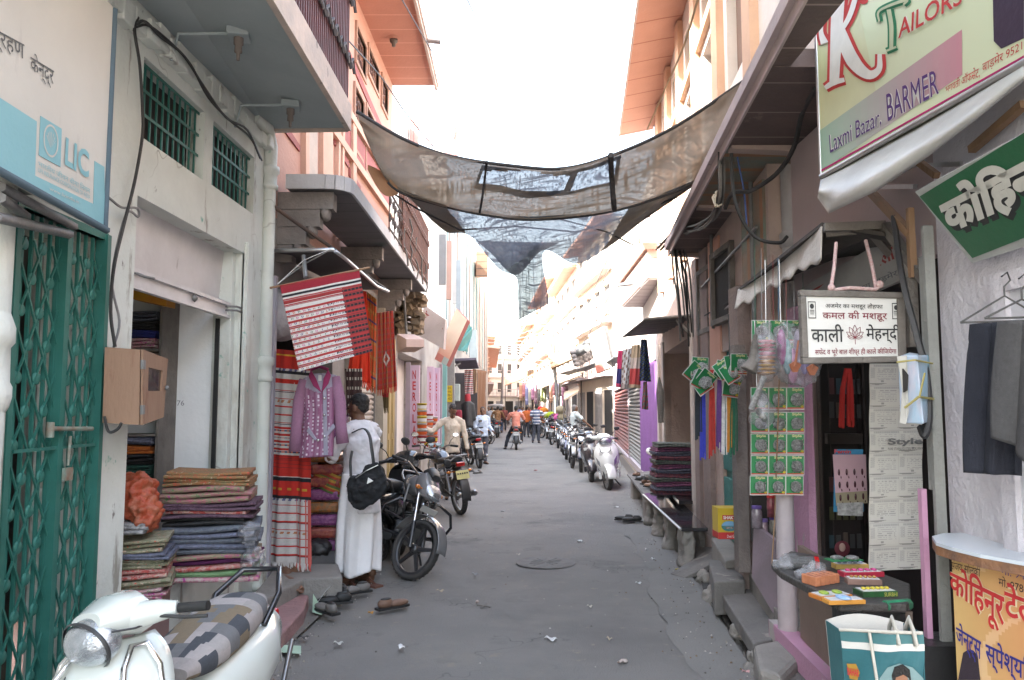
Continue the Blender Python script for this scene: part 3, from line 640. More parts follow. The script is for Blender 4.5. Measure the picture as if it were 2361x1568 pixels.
# ================= CLOTHES AND TEXTILES =================
RED, DKR, WHT, BLK, GRY = (.55,.03,.02), (.28,.03,.03), (.62,.6,.57), (.02,.02,.025), (.3,.28,.28)
def motif(u, v, n):   # little woven figures
    k = int(u*n); f = u*n-k; h = random.Random(k*7+int(v*60)*0+3).random()
    cs = [(.5,.15,.08),(.12,.2,.12),(.5,.1,.25),(.1,.1,.2)]
    return cs[k % 4] if .25 < f < .8 and (int(f*10)+int(v*400)) % 3 == 0 else None
def colA(u, v):
    if v < .022: return DKR if int(v*300) % 2 else WHT
    if v < .1: return (.3,.02,.035)
    if v < .118: return WHT
    if v < .15: return BLK
    if v < .17: return WHT
    right = u > .74
    k = (v-.17)/.83*13; f = k-int(k); i = int(k)
    if f < .2: return (.38,.035,.035)
    if f < .27: return GRY if not right else (.1,.03,.03)
    if f < .44: return (.36,.035,.035)
    if i < 2 and f < .9 and not right: return WHT if int(f*20) % 2 else DKR
    if right: return (BLK if (int(u*60) % 3) else (.15,.04,.04)) if f < .85 else DKR
    if u > .52 and i > 1 and .45 < f < .7 and int(u*90) % 2: return (.06,.06,.09)
    if .48 < f < .9:
        m = motif(u*1.3+i*.13, v, 12)
        if m and u < .6: return m
    return WHT
def cloth(nm, q, nu, nv, colf, lab, cat, amp=.012, fr=9, m=None, group=None, parent=None, thick=.004, ph=0, zig=0):
    f = bil(q); qq = [V(x) for x in q]; n = (qq[1]-qq[0]).cross(qq[3]-qq[0]).normalized(); dn = (qq[3]-qq[0]).normalized()
    def fn(u, v):
        p = f(u, v)+n*(amp*math.sin(u*fr+ph+v*1.5)*(.3+.7*v)+amp*.4*math.sin(u*fr*2.3+v*5+ph))
        return p
    mb = MB().grid(fn, nu, nv, colf)
    if zig:
        r = random.Random(int(ph*10)+nu); w = (qq[2]-qq[3]).length
        for k in range(zig):
            u = (k+.5)/zig; b = fn(u, 1); mb.tube([b, b+dn*zl*.5+n*r.uniform(-.01,.01), b+dn*zl*r.uniform(.8,1.1)+n*r.uniform(-.01,.01)], [w/zig*.38, w/zig*.3, w/zig*.12], 4, colf(u, .999))
    return obj(nm, mb, m or m_attr, parent, thick=thick, label=lab, cat=cat, group=group)
zl = .06
YA = 6.0
q = [P(645,658,YA), P(828,622,YA+.25), P(860,810,YA+.25), P(690,856,YA)]
sa_ = thing('striped_textile', 'red, black and white striped woven sheet with small motifs hung tilted on a thin pole', 'textile', q[0])
cloth('woven_sheet', q, 110, 150, colA, None, None, .01, 7, parent=sa_)
obj('pole', MB().tube([P(622,664,YA+.01), P(852,617,YA+.28)], .009, 6), m_wood, sa_)
obj('string', MB().tube([P(640,655,YA),P(700,600,6.2),P(765,573,6.25)], .003, 4), m_paper, sa_)
def colB(u, v):
    s = [(0,.02,(.4,.03,.02)),(.02,.03,(.6,.35,.03)),(.03,.09,RED),(.1,.115,BLK),(.115,.14,WHT),(.14,.155,RED)]
    for a, b, c in s:
        if a <= v < b: return c
    if v > .5 and v < .56: return RED if int(v*500) % 3 else DKR
    if .56 <= v < .6: return RED
    if .605 < v < .62 or .69 < v < .705: return BLK
    if .62 <= v < .69: return (.5,.3,.03) if .652 < v < .665 and int(u*11) % 2 else RED
    if .36 < v < .5:
        k = int(v*180) % 6
        if k < 2: return RED
        if k == 3: return (.05,.05,.15) if int(u*22) % 2 else (.6,.15,.08)
        return WHT
    if u > .55 and (int(u*40) % 5 == 0 or u > .93): return (.6,.12,.1) if v > .7 else WHT
    k = v*26; f = k-int(k); kk = int(k)
    if f < .14: return RED
    if kk % 4 == 1 and .2 < f < .3: return (.08,.03,.05)
    if kk % 4 == 2 and .25 < f < .6 and int(u*16+v*30) % 2: return (.12,.12,.25) if kk % 8 == 2 else (.5,.2,.1)
    return (.6,.57,.55)
YB = 6.62
cloth('woven_stole', [P(617,803,YB+.2),P(715,812,YB),P(720,1300,YB),P(617,1295,YB+.2)], 70, 280, colB, 'long red and white woven stole with frayed fringe hanging to the step', 'textile', .018, 11, zig=34)
# jacket
jk = thing('hanging_jacket', 'purple patterned girl jacket with grey yoke and magenta collar hanging in front of the stall', 'jacket', P(735,850,6.35))
YJ = 6.35
def colJ(p):
    px = p[0]; k = (int(px.x*220) % 9 < 2) and (int(px.z*60+px.x*90) % 2); return (.62,.55,.62) if k else ((.27,.1,.19) if int(px.x*40) % 2 else (.32,.16,.26))
jm = MB(); 
def J(px, py, o=0): return P(px, py, YJ-o)
torso = [(703,872),(772,865),(776,930),(774,1052),(690,1058),(697,930)]
jb = MB(); pts = [((722,862),(750,860)),((700,872),(776,866)),((698,905),(774,900)),((702,950),(772,945)),((698,1000),(770,996)),((690,1056),(768,1052))]
def jrow(i, a):
    l, r = V((*pts[i][0],0)), V((*pts[i][1],0)); m_ = (l+r)/2; h = (r-l).length/2
    return J(m_.x+h*math.cos(a), m_.y+ (r.y-l.y)*.5*math.cos(a), .06*math.sin(a)+.008*math.sin(a*7+i))
NN = 28
def tors(u, v):
    k = min(v*(len(pts)-1), len(pts)-1.001); i = int(k); f = k-i; return jrow(i, u*2*math.pi).lerp(jrow(i+1, u*2*math.pi), f)
jb.grid(tors, 56, 60, lambda u, v: (.34,.31,.4) if (v < .42-.05*abs(math.cos(u*6.28))*2) or (.43 < (u*1.0) % 1 < -1) else colJ([tors(u, v)]))
jb.tube([J(703,876),J(690,925),J(684,985),J(680,1040)], [.045,.05,.045,.05], 10, (.3,.15,.24)); jb.tube([J(771,870),J(783,925),J(786,985),J(790,1022)], [.045,.05,.045,.05], 10, (.3,.15,.24))
bo = obj('jacket_body', jb, m_attr, jk, thick=.004)
co = MB(); co.prism([J(716,852,.07),J(728,872,.08),J(741,905,.085),J(722,890,.08),J(711,868,.07)], (0,.012,0)); co.prism([J(756,852,.07),J(746,872,.08),J(741,905,.085),J(757,884,.08),J(763,866,.07)], (0,.012,0)); co.tube([J(716,853,.05),J(736,845,.02),J(756,852,.05)], .014, 8)
obj('collar', co, mat('magenta_velvet', (.3,.03,.12)), jk, .004)
pk = MB(); pk.prism([J(744,885,.075),J(752,885,.075),J(756,1050,.075),J(746,1050,.075)], (0,.01,0), (.2,.19,.25)); pk.prism([J(712,985,.07),J(730,1012,.075),J(726,1016,.075),J(706,994,.07)], (0,.01,0)); pk.prism([J(773,985,.07),J(752,1010,.075),J(748,1004,.075),J(768,976,.07)], (0,.01,0))
obj('placket', pk, mat('grey_knit', (.32,.3,.38), None, 20), jk, .003)
bt = MB()
for py in (918,957,1006): bt.ell(J(748,py,.085), .011, 8, 6)
bt.ell(J(734,1015,.08), .014, 8, 6); obj('button', bt, m_chrome, jk)
wl = mat('white_tag', (.7,.7,.7)); obj('hang_tag', MB().prism([J(734,865,.09),J(741,865,.09),J(741,878,.09),J(734,878,.09)], (0,.003,0)), wl, jk)
# scarves
zl = .07
def solid(c, c2, n=40): return lambda u, v: c2 if int(u*n) % 7 == 0 else c
ORG_R = (.8,.05,.015)
def colS(u, v): return (.62,.3,.03) if .25 < u < .7 and v < .45 and int(u*14+v*40) % 3 == 0 and int(v*50) % 2 else ORG_R
cloth('red_shawl', [P(826,668,8.2),P(845,672,8.2),P(856,885,8.2),P(800,870,8.2)], 30, 60, colS, 'plain bright red fringed shawl hanging behind the striped sheet', 'shawl', .02, 14, zig=14, ph=1)
def colS2(u, v):
    if int(v*30) % 5 == 0: return (.5,.2,.05)
    if int(v*44) % 9 == 3: return (.12,.06,.12)
    return (.65,.11,.03) if int(u*9) % 3 else (.35,.15,.04)
cloth('orange_scarf', [P(846,672,8.5),P(868,690,8.5),P(866,895,8.5),P(845,885,8.5)], 20, 80, colS2, 'narrow orange banded scarf between the red shawl and the checked shawl', 'scarf', .02, 10, zig=10, ph=2)
def colS3(u, v):
    c = (.52,.05,.03)
    if int(u*16) % 4 == 0: c = (.45,.16,.06)
    if int(v*42) % 3 == 0: c = tuple(x*.8+.03 for x in c)
    if (.3 < u < .7 and .52 < v < .72 and (abs(u-.5)*2.2+abs(v-.62)*4 < .42) and (abs(u-.5)*2.2+abs(v-.62)*4 > .25)): c = (.7,.6,.5)
    return c
cloth('checked_shawl', [P(868,722,8.9),P(906,716,8.9),P(916,890,8.9),P(870,900,8.9)], 50, 110, colS3, 'dark red checked shawl with embroidered paisley hanging right of the red shawls', 'shawl', .025, 13, zig=16, ph=3)
cloth('dark_scarf', [P(880,880,9.0),P(897,880,9.0),P(895,940,9.0),P(884,940,9.0)], 10, 20, lambda u, v: (.35,.03,.03) if v < .6 else (.12,.08,.03), 'short crimson tassel end dangling below the checked shawl', 'scarf', .01, 6, zig=6)
cloth('brown_blanket', [P(795,850,7.6),P(835,850,7.6),P(832,960,7.6),P(800,960,7.6)], 24, 50, lambda u, v: (.5,.45,.35) if (int(v*16) % 3 == 0 and int(u*12) % 2) else (.06,.03,.025), 'dark brown patterned blanket half hidden behind the jacket and man', 'blanket', .02, 8)
# stacked plastic packets beside the man
m_pk = [mat('packet_%s' % n, c, c2, 30, .25, .5, 60, coat=.5) for n, c, c2 in (('purple', (.12,.02,.12), (.3,.1,.25)), ('maroon', (.2,.02,.04), (.35,.1,.05)), ('orange', (.4,.12,.02), (.1,.1,.05)), ('green', (.06,.14,.05), (.4,.2,.05)))]
r = random.Random(5)
for k in range(13):
    z = .3+k*.115; a = P(752, 1200, 7.45)
    obj('packed_sari', MB().box((a.x+r.uniform(-.02,.02),7.45,z+.05), (.3,.32,.1), r.uniform(-.1,.1)), m_pk[r.choice((0,0,1,2,3) if k > 7 else (0,1,0,2))], bevel=.03,
        label='plastic-packed folded sari %s up in the tall pile beside the standing man' % 'first second third fourth fifth sixth seventh eighth ninth tenth eleventh twelfth topmost'.split()[k], cat='sari packet', group='packed saris behind the man')
cloth('striped_bundle', [P(722,1075,7.3),P(790,1100,7.3),P(790,1150,7.3),P(722,1120,7.3)], 30, 16, lambda u, v: [(.4,.25,.04),(.35,.05,.03),(.1,.15,.05)][int(v*9) % 3], 'yellow and red striped cloth folded over the packet pile', 'cloth', .02, 6)
# black bag on the ground under the stall
remesh(MB().ell((-1.95,7.1,.36),(.22,.2,.09)).ell((-1.75,7.2,.35),(.12,.15,.07)), .02, 'black_sack', m_plk, disp=(.08,.06), label='crumpled black plastic sack under the packet pile', cat='sack')
# cloth piles in the white shop
pats = [('floral_orange',(.36,.13,.05),(.2,.15,.07)),('floral_pink',(.4,.1,.16),(.25,.22,.14)),('dark_check',(.05,.02,.04),(.12,.07,.1)),('black_cloth',(.015,.014,.017),(.03,.03,.03)),('grey_suiting',(.14,.16,.18),(.09,.1,.13)),('blue_grey',(.17,.18,.26),(.1,.11,.15)),('beige_floral',(.35,.32,.24),(.2,.2,.12)),('magenta_floral',(.45,.07,.17),(.5,.4,.38)),('purple_solid',(.1,.015,.08),(.07,.01,.06)),('green_solid',(.2,.32,.17),(.15,.26,.12)),('cream_red',(.5,.42,.38),(.42,.08,.07)),('orange_solid',(.5,.16,.02),(.4,.1,.02)),('teal_dark',(.02,.1,.07),(.02,.06,.05)),('blue_solid',(.03,.04,.25),(.02,.03,.15))]
PM = {}
fl_c = [(.5,.08,.05),(.1,.2,.08),(.5,.4,.3),(.4,.05,.25)]
for i, (n, c, c2) in enumerate(pats): PM[n] = mat('fabric_'+n, c, c2, 22 if 'solid' not in n else 6, .9, .5, 120, st=[(c2, .5, 30, 1), (fl_c[i % 4], .57, 34, 1), (fl_c[(i+2) % 4], .6, 45, 1)] if 'flor' in n or 'cream' in n else [(c2, .5, 60, 1)])
def fold(name, c, sx, sy, h, rot, m, lab, grp, cat='folded cloth', par=None):
    """a folded length of cloth: rounded fold edge at the front, visible layers"""
    mb = MB(); R_ = Matrix.Rotation(rot, 3, 'Z'); c = V(c); nl = max(1, int(h/.02)); r_ = random.Random(int(c.z*1000)+int(c.x*100))
    for k in range(nl):
        z = c.z+h*(k+.5)/nl; a = h/nl*.5
        o = V((r_.uniform(-.02,.02), r_.uniform(-.025,.02), 0)); n = 10
        for sgn in (1,):
            ring = []
            for xx in (-sx/2, -sx/4, 0, sx/4, sx/2):
                dz = .007*math.sin(xx*9+k+c.z*30)+r_.uniform(-.002,.002)
                prof = [(-sy/2-a*1.2*math.cos(t), a*.96*math.sin(t)) for t in (-1.5,-.75,0,.75,1.5)]+[(sy/2, a*.96),(sy/2,-a*.96)]
                ring.append([c+R_@V((xx+o.x, p[0]+o.y, z-c.z+p[1]+dz)) for p in prof])
            m7 = len(ring[0]); vs = [p for rg in ring for p in rg]
            mb.add(vs, [(i*m7+j, (i+1)*m7+j, (i+1)*m7+(j+1) % m7, i*m7+(j+1) % m7) for i in range(4) for j in range(m7)]+[tuple(range(m7))[::-1], tuple(range(4*m7, 5*m7))], None, False)
    return obj(name, mb, m, par, label=lab, cat=cat, group=grp)
# tall right pile (top at px 1085, bottom 1335), left pile (1225..1350)
rp = [('magenta_floral',.045),('green_solid',.05),('cream_red',.04),('purple_solid',.035),('floral_pink',.04)]+[('grey_suiting',.04),('blue_grey',.04),('grey_suiting',.045),('blue_grey',.035),('grey_suiting',.05)]+[('black_cloth',.055),('dark_check',.03),('cream_red',.03),('dark_check',.06),('floral_pink',.05),('floral_pink',.04),('floral_pink',.05),('floral_orange',.06),('floral_orange',.06)]
z = .52; cx = P(478,1300,5.1).x
names = {'magenta_floral':'magenta flowered','green_solid':'light green','cream_red':'cream and red printed','purple_solid':'deep purple','floral_pink':'pink and brown flowered','grey_suiting':'grey striped suiting','blue_grey':'blue grey suiting','black_cloth':'black','dark_check':'dark checked','floral_orange':'orange flowered','beige_floral':'beige leaf-printed','orange_solid':'plain orange','teal_dark':'dark green','blue_solid':'blue'}
def piled(seq, cx, cy, z, sx, sy, place, rot0, r, prefix='folded_cloth', squash=1):
    for i, (n, h) in enumerate(seq):
        h *= squash
        low = 'at the bottom' if i == 0 else 'at the top' if i == len(seq)-1 else 'on the %s one' % names[seq[i-1][0]]
        fold(prefix, (cx+r.uniform(-.015,.015), cy+r.uniform(-.01,.01), z), sx*r.uniform(.93,1.05), sy, h, rot0+r.uniform(-.05,.05), PM[n], '%s folded cloth %s of %s' % (names[n], low, place) if i in (0, len(seq)-1) else '%s folded cloth, %s layer up in %s' % (names[n], 'first second third fourth fifth sixth seventh eighth ninth tenth'.split()[i], place), 'folded cloths of '+place)
        z += h+.002
    return z
r = random.Random(11)
piled(rp[:10], cx+.0, 5.2, .52, .57, .4, 'the tall right pile', .25, r, squash=.78)
piled(rp[10:], cx-.04, 5.25, .87, .53, .38, 'the upper stack', .2, r, squash=.73)
lp = [('magenta_floral',.06),('beige_floral',.05),('cream_red',.05),('beige_floral',.06),('blue_grey',.04),('beige_floral',.06)]
piled(lp, P(350,1300,4.85).x, 4.75, .52, .3, .36, 'the low left pile', .3, r)
# shelf with folded cloth inside the shop
shf = thing('cloth_shelf', 'dark shelf of wrapped cloth bolts at the back of the white shop', 'shelf', (-2.9,5.95,1))
s = MB(); Xs = (P(300,800,5.9).x, P(390,800,5.9).x)
for z in (.9,1.42,1.62,2.05,2.6): s.bb((Xs[0]-.2,5.75,z-.015),(Xs[1],6.11,z+.0))
s.bb((Xs[1]-.01,5.75,.5),(Xs[1]+.01,6.11,2.65)); obj('shelf_frame', s, m_woodg, shf)
zz0 = [(.92,['orange_solid']),(1.0,['floral_pink','teal_dark','teal_dark','black_cloth','orange_solid','blue_grey']),(1.63,['blue_solid','black_cloth','magenta_floral','orange_solid']),(2.06,['magenta_floral','blue_solid','black_cloth','grey_suiting'])]
for z, seq in zz0:
    for i, n in enumerate(seq):
        fold('shelved_cloth', ((Xs[0]+Xs[1])/2-.03, 5.9, z+i*.068), Xs[1]-Xs[0]-.03, .28, .062, 0, PM[n], '%s wrapped cloth, %s up on the %s at the back' % (names[n], ('first','second','third','fourth','fifth','sixth')[i], {.92:'lowest board',1.0:'second board',1.63:'third board',2.06:'fourth board'}[z]), 'wrapped cloths on the back shelf')
bx = MB(); bq = [P(308,665,5.6),P(385,678,5.6),P(383,706,5.6),P(306,690,5.6)]; f_ = bil(bq)
obj('yellow_box', panel(bq, .15), mat('yellow_carton', (.5,.27,.02), (.45,.08,.02), 4, .5, 0), label='yellow and red carton lying on top of the back shelf in the white shop', cat='carton')
# red bundle of cloth at the jamb, checked cloth under it
remesh(MB().ell(P(320,1150,4.7),(.1,.14,.15)).ell(P(335,1185,4.65),(.09,.1,.1)).ell(P(308,1120,4.75),(.06,.1,.08)), .012, 'red_bundle', mat('red_orange_silk', (.36,.04,.012), (.3,.1,.05), 14, .5, 1, 14), smooth=1, disp=(.09,.045), label='crumpled red and orange cloth bundle at the left jamb of the white shop', cat='cloth')
fold('checked_towel', P(318,1225,4.7), .14, .3, .07, .2, mat('check_cloth', (.4,.4,.4), (.06,.06,.07), 40, .9, .2), 'black and white checked folded cloth under the red bundle', None)
# crinkled plastic wrap on the right pile
for (px, py, rr_) in ((575,1230,.09),(583,1290,.1)):
    remesh(MB().ell(P(px,py,5.05),(rr_*.7,rr_,rr_*.8)), .012, 'plastic_wrap', m_plastic, smooth=1, disp=(.08,.04), label='crinkled clear plastic wrap at the right end of the pile, %s one' % ('upper' if py < 1250 else 'lower'), cat='plastic wrap', group='plastic wraps on the pile')
# step stones at the left foreground
def stone(nm, pts, h, m, lab, cat='stone step', bev=.015, dz=0):
    p = [G(px, py, h) for px, py in pts]; return obj(nm, MB().prism([V((q.x,q.y,dz)) for q in p], (0,0,h-dz)), m, bevel=bev, label=lab, cat=cat)
m_pst = mat('pink_stone', (.3,.17,.17), (.22,.13,.13), 3, .95, .8, 18, st=[((.2,.18,.17), .6, 4, 1)])
stone('stone_step', [(560,1440),(612,1378),(672,1364),(712,1372),(700,1405),(650,1460),(600,1480)], .13, m_pst, 'rough pinkish stone step at the foot of the drainpipe')
stone('shop_threshold', [(560,1400),(618,1378),(700,1335),(790,1330),(780,1300),(640,1300)], .24, m_conc, 'worn concrete threshold under the red and white stole', 'threshold')
# ================= RIGHT: BUILDINGS =================
rf = lambda Y: rx(Y)
rb = thing('balcony_building', 'old sandstone house with long dark planked balcony soffit above the small shops', 'building', (rx(5),5,0))
m_sand = mat('pink_sandstone', (.46,.36,.31), (.36,.28,.25), 2, .85, .4, 25, st=[((.2,.15,.13), .64, 3, .4), ((.5,.4,.35), .66, 5, 1)])
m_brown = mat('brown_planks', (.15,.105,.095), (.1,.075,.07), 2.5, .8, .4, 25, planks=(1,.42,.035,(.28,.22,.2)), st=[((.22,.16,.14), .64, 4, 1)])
m_turq = mat('faded_turquoise_orange', (.16,.24,.21), (.3,.15,.09), 2.6, .85, .4, 25, planks=(1,.33,.2,(.32,.17,.1)))
m_fas = mat('pale_pink_fascia', (.5,.4,.38), (.4,.33,.32), 3, .85, .4, 25, st=[((.25,.22,.21), .66, 5, .5)])
oo = lambda Y: 1.0+.09*Y
zs = lambda Y: 3.39-.012*(Y-5)
def soff(a, b, m, nm):
    o = MB().hexa([(oo(a),a,zs(a)),(rx(a)+.25,a,zs(a)),(rx(b)+.25,b,zs(b)),(oo(b),b,zs(b)),(oo(a),a,zs(a)+.1),(rx(a)+.25,a,zs(a)+.1),(rx(b)+.25,b,zs(b)+.1),(oo(b),b,zs(b)+.1)])
    return obj(nm, o, m, rb)
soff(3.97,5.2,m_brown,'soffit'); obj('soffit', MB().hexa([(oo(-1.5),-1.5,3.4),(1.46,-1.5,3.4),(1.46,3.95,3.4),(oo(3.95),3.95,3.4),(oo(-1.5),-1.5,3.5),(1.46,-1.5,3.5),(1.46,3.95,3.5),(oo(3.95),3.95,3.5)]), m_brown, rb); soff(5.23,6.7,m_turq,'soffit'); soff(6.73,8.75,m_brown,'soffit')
fa = MB()
for (d0, d1, z0, z1) in ((-.015,.0,-.02,.07),(-.05,-.015,.05,.13)):
    fa.hexa([(oo(.5)+d0,.5,zs(.5)+z0),(oo(.5)+d1,.5,zs(.5)+z0),(oo(8.75)+d1,8.76,zs(8.75)+z0),(oo(8.75)+d0,8.76,zs(8.75)+z0),(oo(.5)+d0,.5,zs(.5)+z1),(oo(.5)+d1,.5,zs(.5)+z1),(oo(8.75)+d1,8.76,zs(8.75)+z1),(oo(8.75)+d0,8.76,zs(8.75)+z1)])
obj('fascia', fa, m_fas, rb)
bm = MB()
for y in (5.2,6.7,8.7): bm.hexa([(oo(y)+.02,y-.05,zs(y)-.025),(rx(y)+.2,y-.05,zs(y)-.05),(rx(y)+.2,y+.05,zs(y)-.05),(oo(y)+.02,y+.05,zs(y)-.025),(oo(y)+.02,y-.05,zs(y)-.002),(rx(y)+.2,y-.05,zs(y)-.002),(rx(y)+.2,y+.05,zs(y)-.002),(oo(y)+.02,y+.05,zs(y)-.002)])
obj('soffit_beam', bm, m_sand, rb)
# upper parapet and sunlit facade with window recesses
def rop(tl, br, o=0, d=.25): a, b = R(*tl, o), R(*br, o); return (min(a.y,b.y), max(a.y,b.y), min(a.z,b.z), max(a.z,b.z), d)
m_lime = mat('sunlit_limewash', (.72,.66,.6), (.62,.56,.5), 1.5, .85, .4, 20, st=[((.5,.36,.28), .68, 3, .5)])
uw = []
for y in (6.2,7.6,9.0,10.4,11.8): uw.append((y,y+.75,4.5,5.5,.22)); uw.append((y,y+.75,5.8,6.4,.22))
obj('upper_wall', wall(rf, 3.97, 14.0, 3.5, 7.0, uw, .3, 1), m_lime, rb)
pp = MB()
for y in (5.8,7.2,8.6,10.0,11.4,12.8): pp.bb((rx(y)-.08,y-.1,3.5),(rx(y)+.01,y+.1,6.7))
pp.hexa([(rx(4)-.06,4,5.6),(rx(4),4,5.6),(rx(14),14,5.6),(rx(14)-.06,14,5.6),(rx(4)-.06,4,5.7),(rx(4),4,5.7),(rx(14),14,5.7),(rx(14)-.06,14,5.7)])
k = MB(); k.bb((4.2,-1.5,0),(8,14,6.5)); k.bb((2.3,-1.5,3.6),(4.2,3.9,6.5)); obj('light_block_mass', k, m_sand, rb)  # unseen bulk added against sky and sun leaking into the shops below
obj('upper_trim', pp, mat('orange_trim', (.62,.4,.26), (.5,.32,.22), 3), rb)
for (a, b, c, d, _) in uw:
    obj('window_back', MB().bb((rx(a)+.16,a,c),(rx(a)+.2,b,d)), mat('brown_shutter', (.2,.13,.1)), rb)
ev = MB(); e0 = lambda Y: rx(Y)-.62
ev.hexa([(e0(4),4,6.6),(rx(4),4,6.7),(rx(14),14.1,6.75),(e0(14),14.1,6.62),(e0(4),4,6.7),(rx(4),4,6.9),(rx(14),14.1,6.95),(e0(14),14.1,6.72)])
obj('eave', ev, mat('orange_planked_eave', (.48,.26,.19), (.42,.22,.16), 1.5, .85, .2, 25, planks=(1,.6,.05,(.3,.13,.09))), rb)
ee = MB(); ee.hexa([(e0(4)-.03,4,6.58),(e0(4),4,6.58),(e0(14),14.1,6.6),(e0(14)-.03,14.1,6.6),(e0(4)-.03,4,6.76),(e0(4),4,6.76),(e0(14),14.1,6.78),(e0(14)-.03,14.1,6.78)]); obj('eave_edge', ee, m_fas, rb)
# ground floor wall from the teal door onwards
low = [(6.72,7.68,.35,2.15,.12), (9.47,12.9,.5,2.5,1.2), (13.8,16.6,.3,2.5,.1), (17.0,23.2,.15,2.3,.12), (23.5,33.5,.1,2.3,.12)]
obj('lower_wall', wall(rf, 5.6, 14.0, 0, 3.5, [o for o in low if o[0] < 13], .35, 1), m_sand, rb)
obj('side_return', MB().bb((rx(5.5)-.0,5.55,0),(rx(5.5)+3,5.6,3.5)), m_sand, rb)
# upper small windows with dark openings under the soffit
dk = MB()
for (a, b) in ((6.9,7.5),(8.0,8.5)): dk.bb((rx(a)-.012,a,2.45),(rx(a)+.02,b,3.05))
obj('high_opening', dk, m_dark, rb)
for i, (a, b, z0, z1, m_) in enumerate(((5.65,6.2,2.55,3.3,m_turq),(7.55,7.95,1.9,3.3,m_peach),(8.55,8.7,.4,3.3,m_peach))): obj('painted_patch', MB().bb((rx(a)-.02,a,z0),(rx(a)+.04,b,z1)), m_, rb)
k = MB()
for y, z0 in ((5.9,2.2),(7.75,2.4),(8.5,2.7)): k.tube([(rx(y)-.05,y,z0),(rx(y)-.05,y,3.35)], .018, 6)
k.tube([(rx(5.7)-.06,5.7,2.95),(rx(8.6)-.06,8.6,2.9)], .014, 6); obj('wall_conduit', k, m_greymetal, rb)
ft = MB()
for (a, b) in ((6.9,7.5),(8.0,8.5)):
    for (c, d, e, f) in ((a-.06,b+.06,2.4,2.45),(a-.06,b+.06,3.05,3.1),(a-.06,a,2.45,3.05),(b,b+.06,2.45,3.05)): ft.bb((rx(a)-.05,c,e),(rx(a)+.02,d,f))
obj('opening_frame', ft, m_woodg, rb)
# teal door
td = MB(); Xd = lambda y: rx(y)+.04
td.hexa([(Xd(6.72),6.72,.35),(Xd(6.72)+.04,6.72,.35),(Xd(7.68)+.04,7.68,.35),(Xd(7.68),7.68,.35),(Xd(6.72),6.72,2.15),(Xd(6.72)+.04,6.72,2.15),(Xd(7.68)+.04,7.68,2.15),(Xd(7.68),7.68,2.15)])
for k in range(4):
    for z0, z1 in ((.42,.95),(1.02,1.5),(1.57,2.08)): y = 6.76+k*.235; td.bb((Xd(y)-.02,y,z0),(Xd(y)+.01,y+.19,z1))
obj('teal_door', td, mat('teal_wood', (.03,.2,.18), (.02,.14,.13), 5, .6, .3, 50, st=[((.1,.08,.06), .7, 7, .5)]), rb, .006)
# dark doorway with frame, purple wall, shutters beyond
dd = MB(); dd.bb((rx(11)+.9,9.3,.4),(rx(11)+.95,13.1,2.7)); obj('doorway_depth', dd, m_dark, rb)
jm_ = MB(); jm_.bb((rx(12.95)-.03,12.9,.3),(rx(12.95)+.1,13.05,2.7)); jm_.bb((rx(9.4)-.06,9.3,.3),(rx(9.4)+.06,9.44,2.8)); jm_.bb((rx(13.5)-.04,13.55,.2),(rx(13.5)+.1,13.7,2.7))
obj('door_jamb', jm_, mat('pale_jamb', (.55,.5,.47), (.42,.38,.36), 4, .8, .3, 30, st=[((.25,.22,.2), .66, 5, .4)]), rb)
pt = MB(); pt.bb((rx(8.9)-.08,8.75,.3),(rx(8.9)+.02,8.95,3.3)); pt.bb((rx(8.2)-.06,8.1,.3),(rx(8.2),8.4,3.3)); pt.bb((rx(6.4)-.12,6.25,.2),(rx(6.4)+.05,6.5,2.6))
obj('stone_post', pt, mat('grey_brown_post', (.26,.2,.18), (.18,.14,.13), 3, .85, .5, 25, st=[((.12,.1,.1), .62, 5, .5)]), rb)
# second building on the right, with boxed balcony, shutters
r2 = thing('boxed_balcony_house', 'house with projecting boxed pink balcony, purple wall and two roller shutters', 'building', (rx(17),17,0))
obj('lower_wall', wall(rf, 14.0, 34.5, 0, 3.0, [o for o in low if o[0] > 13], .35, 1), mat('lilac_grey_wall', (.4,.34,.36), (.3,.25,.26), 2, .85, .3, 25, st=[((.2,.17,.17), .64, 4, .5)]), r2)
obj('upper_wall', wall(rf, 14.0, 34.5, 3.0, 6.2, [(15+i*2.6,16+i*2.6,4.6,5.6,.3) for i in range(7)], .35, 1), m_lime, r2)
obj('purple_wall', MB().bb((rx(15)+.0,13.8,.3),(rx(15)+.12,16.6,2.5)), mat('bright_purple_wall', (.2,.08,.28), (.16,.06,.22), 4, .85, .4, 20), r2)
m_gs = mat('grey_shutter', (.17,.16,.155), (.12,.115,.11), 3, .5, .2, 30, st=[((.12,.1,.09), .62, 5, .4)])
m_rs = mat('red_shutter', (.22,.06,.05), (.16,.045,.04), 3, .55, .2, 30)
obj('grey_shutter', corrug(lambda y: rx(y)+.05, 17.0, 23.2, .2, 2.3, .1, -.045), m_gs, r2)
obj('red_shutter', corrug(lambda y: rx(y)+.05, 23.5, 33.5, .15, 2.3, .12, -.05), m_rs, r2)
bxm = mat('box_balcony_stone', (.48,.31,.25), (.42,.27,.22), 3, .8, .3, 25, planks=(2,.3,.04,(.2,.12,.1)))
Ya, Yb_ = 13.4, 17.2; xa, xb = oo(Ya)+.15, oo(Yb_)-.12
z0, z1 = 3.85, 4.35
b = MB(); b.hexa([(xa,Ya,z0),(rx(Ya)+.1,Ya,z0),(rx(Yb_)+.1,Yb_,z0),(xb,Yb_,z0),(xa,Ya,z1),(rx(Ya)+.1,Ya,z1),(rx(Yb_)+.1,Yb_,z1),(xb,Yb_,z1)])
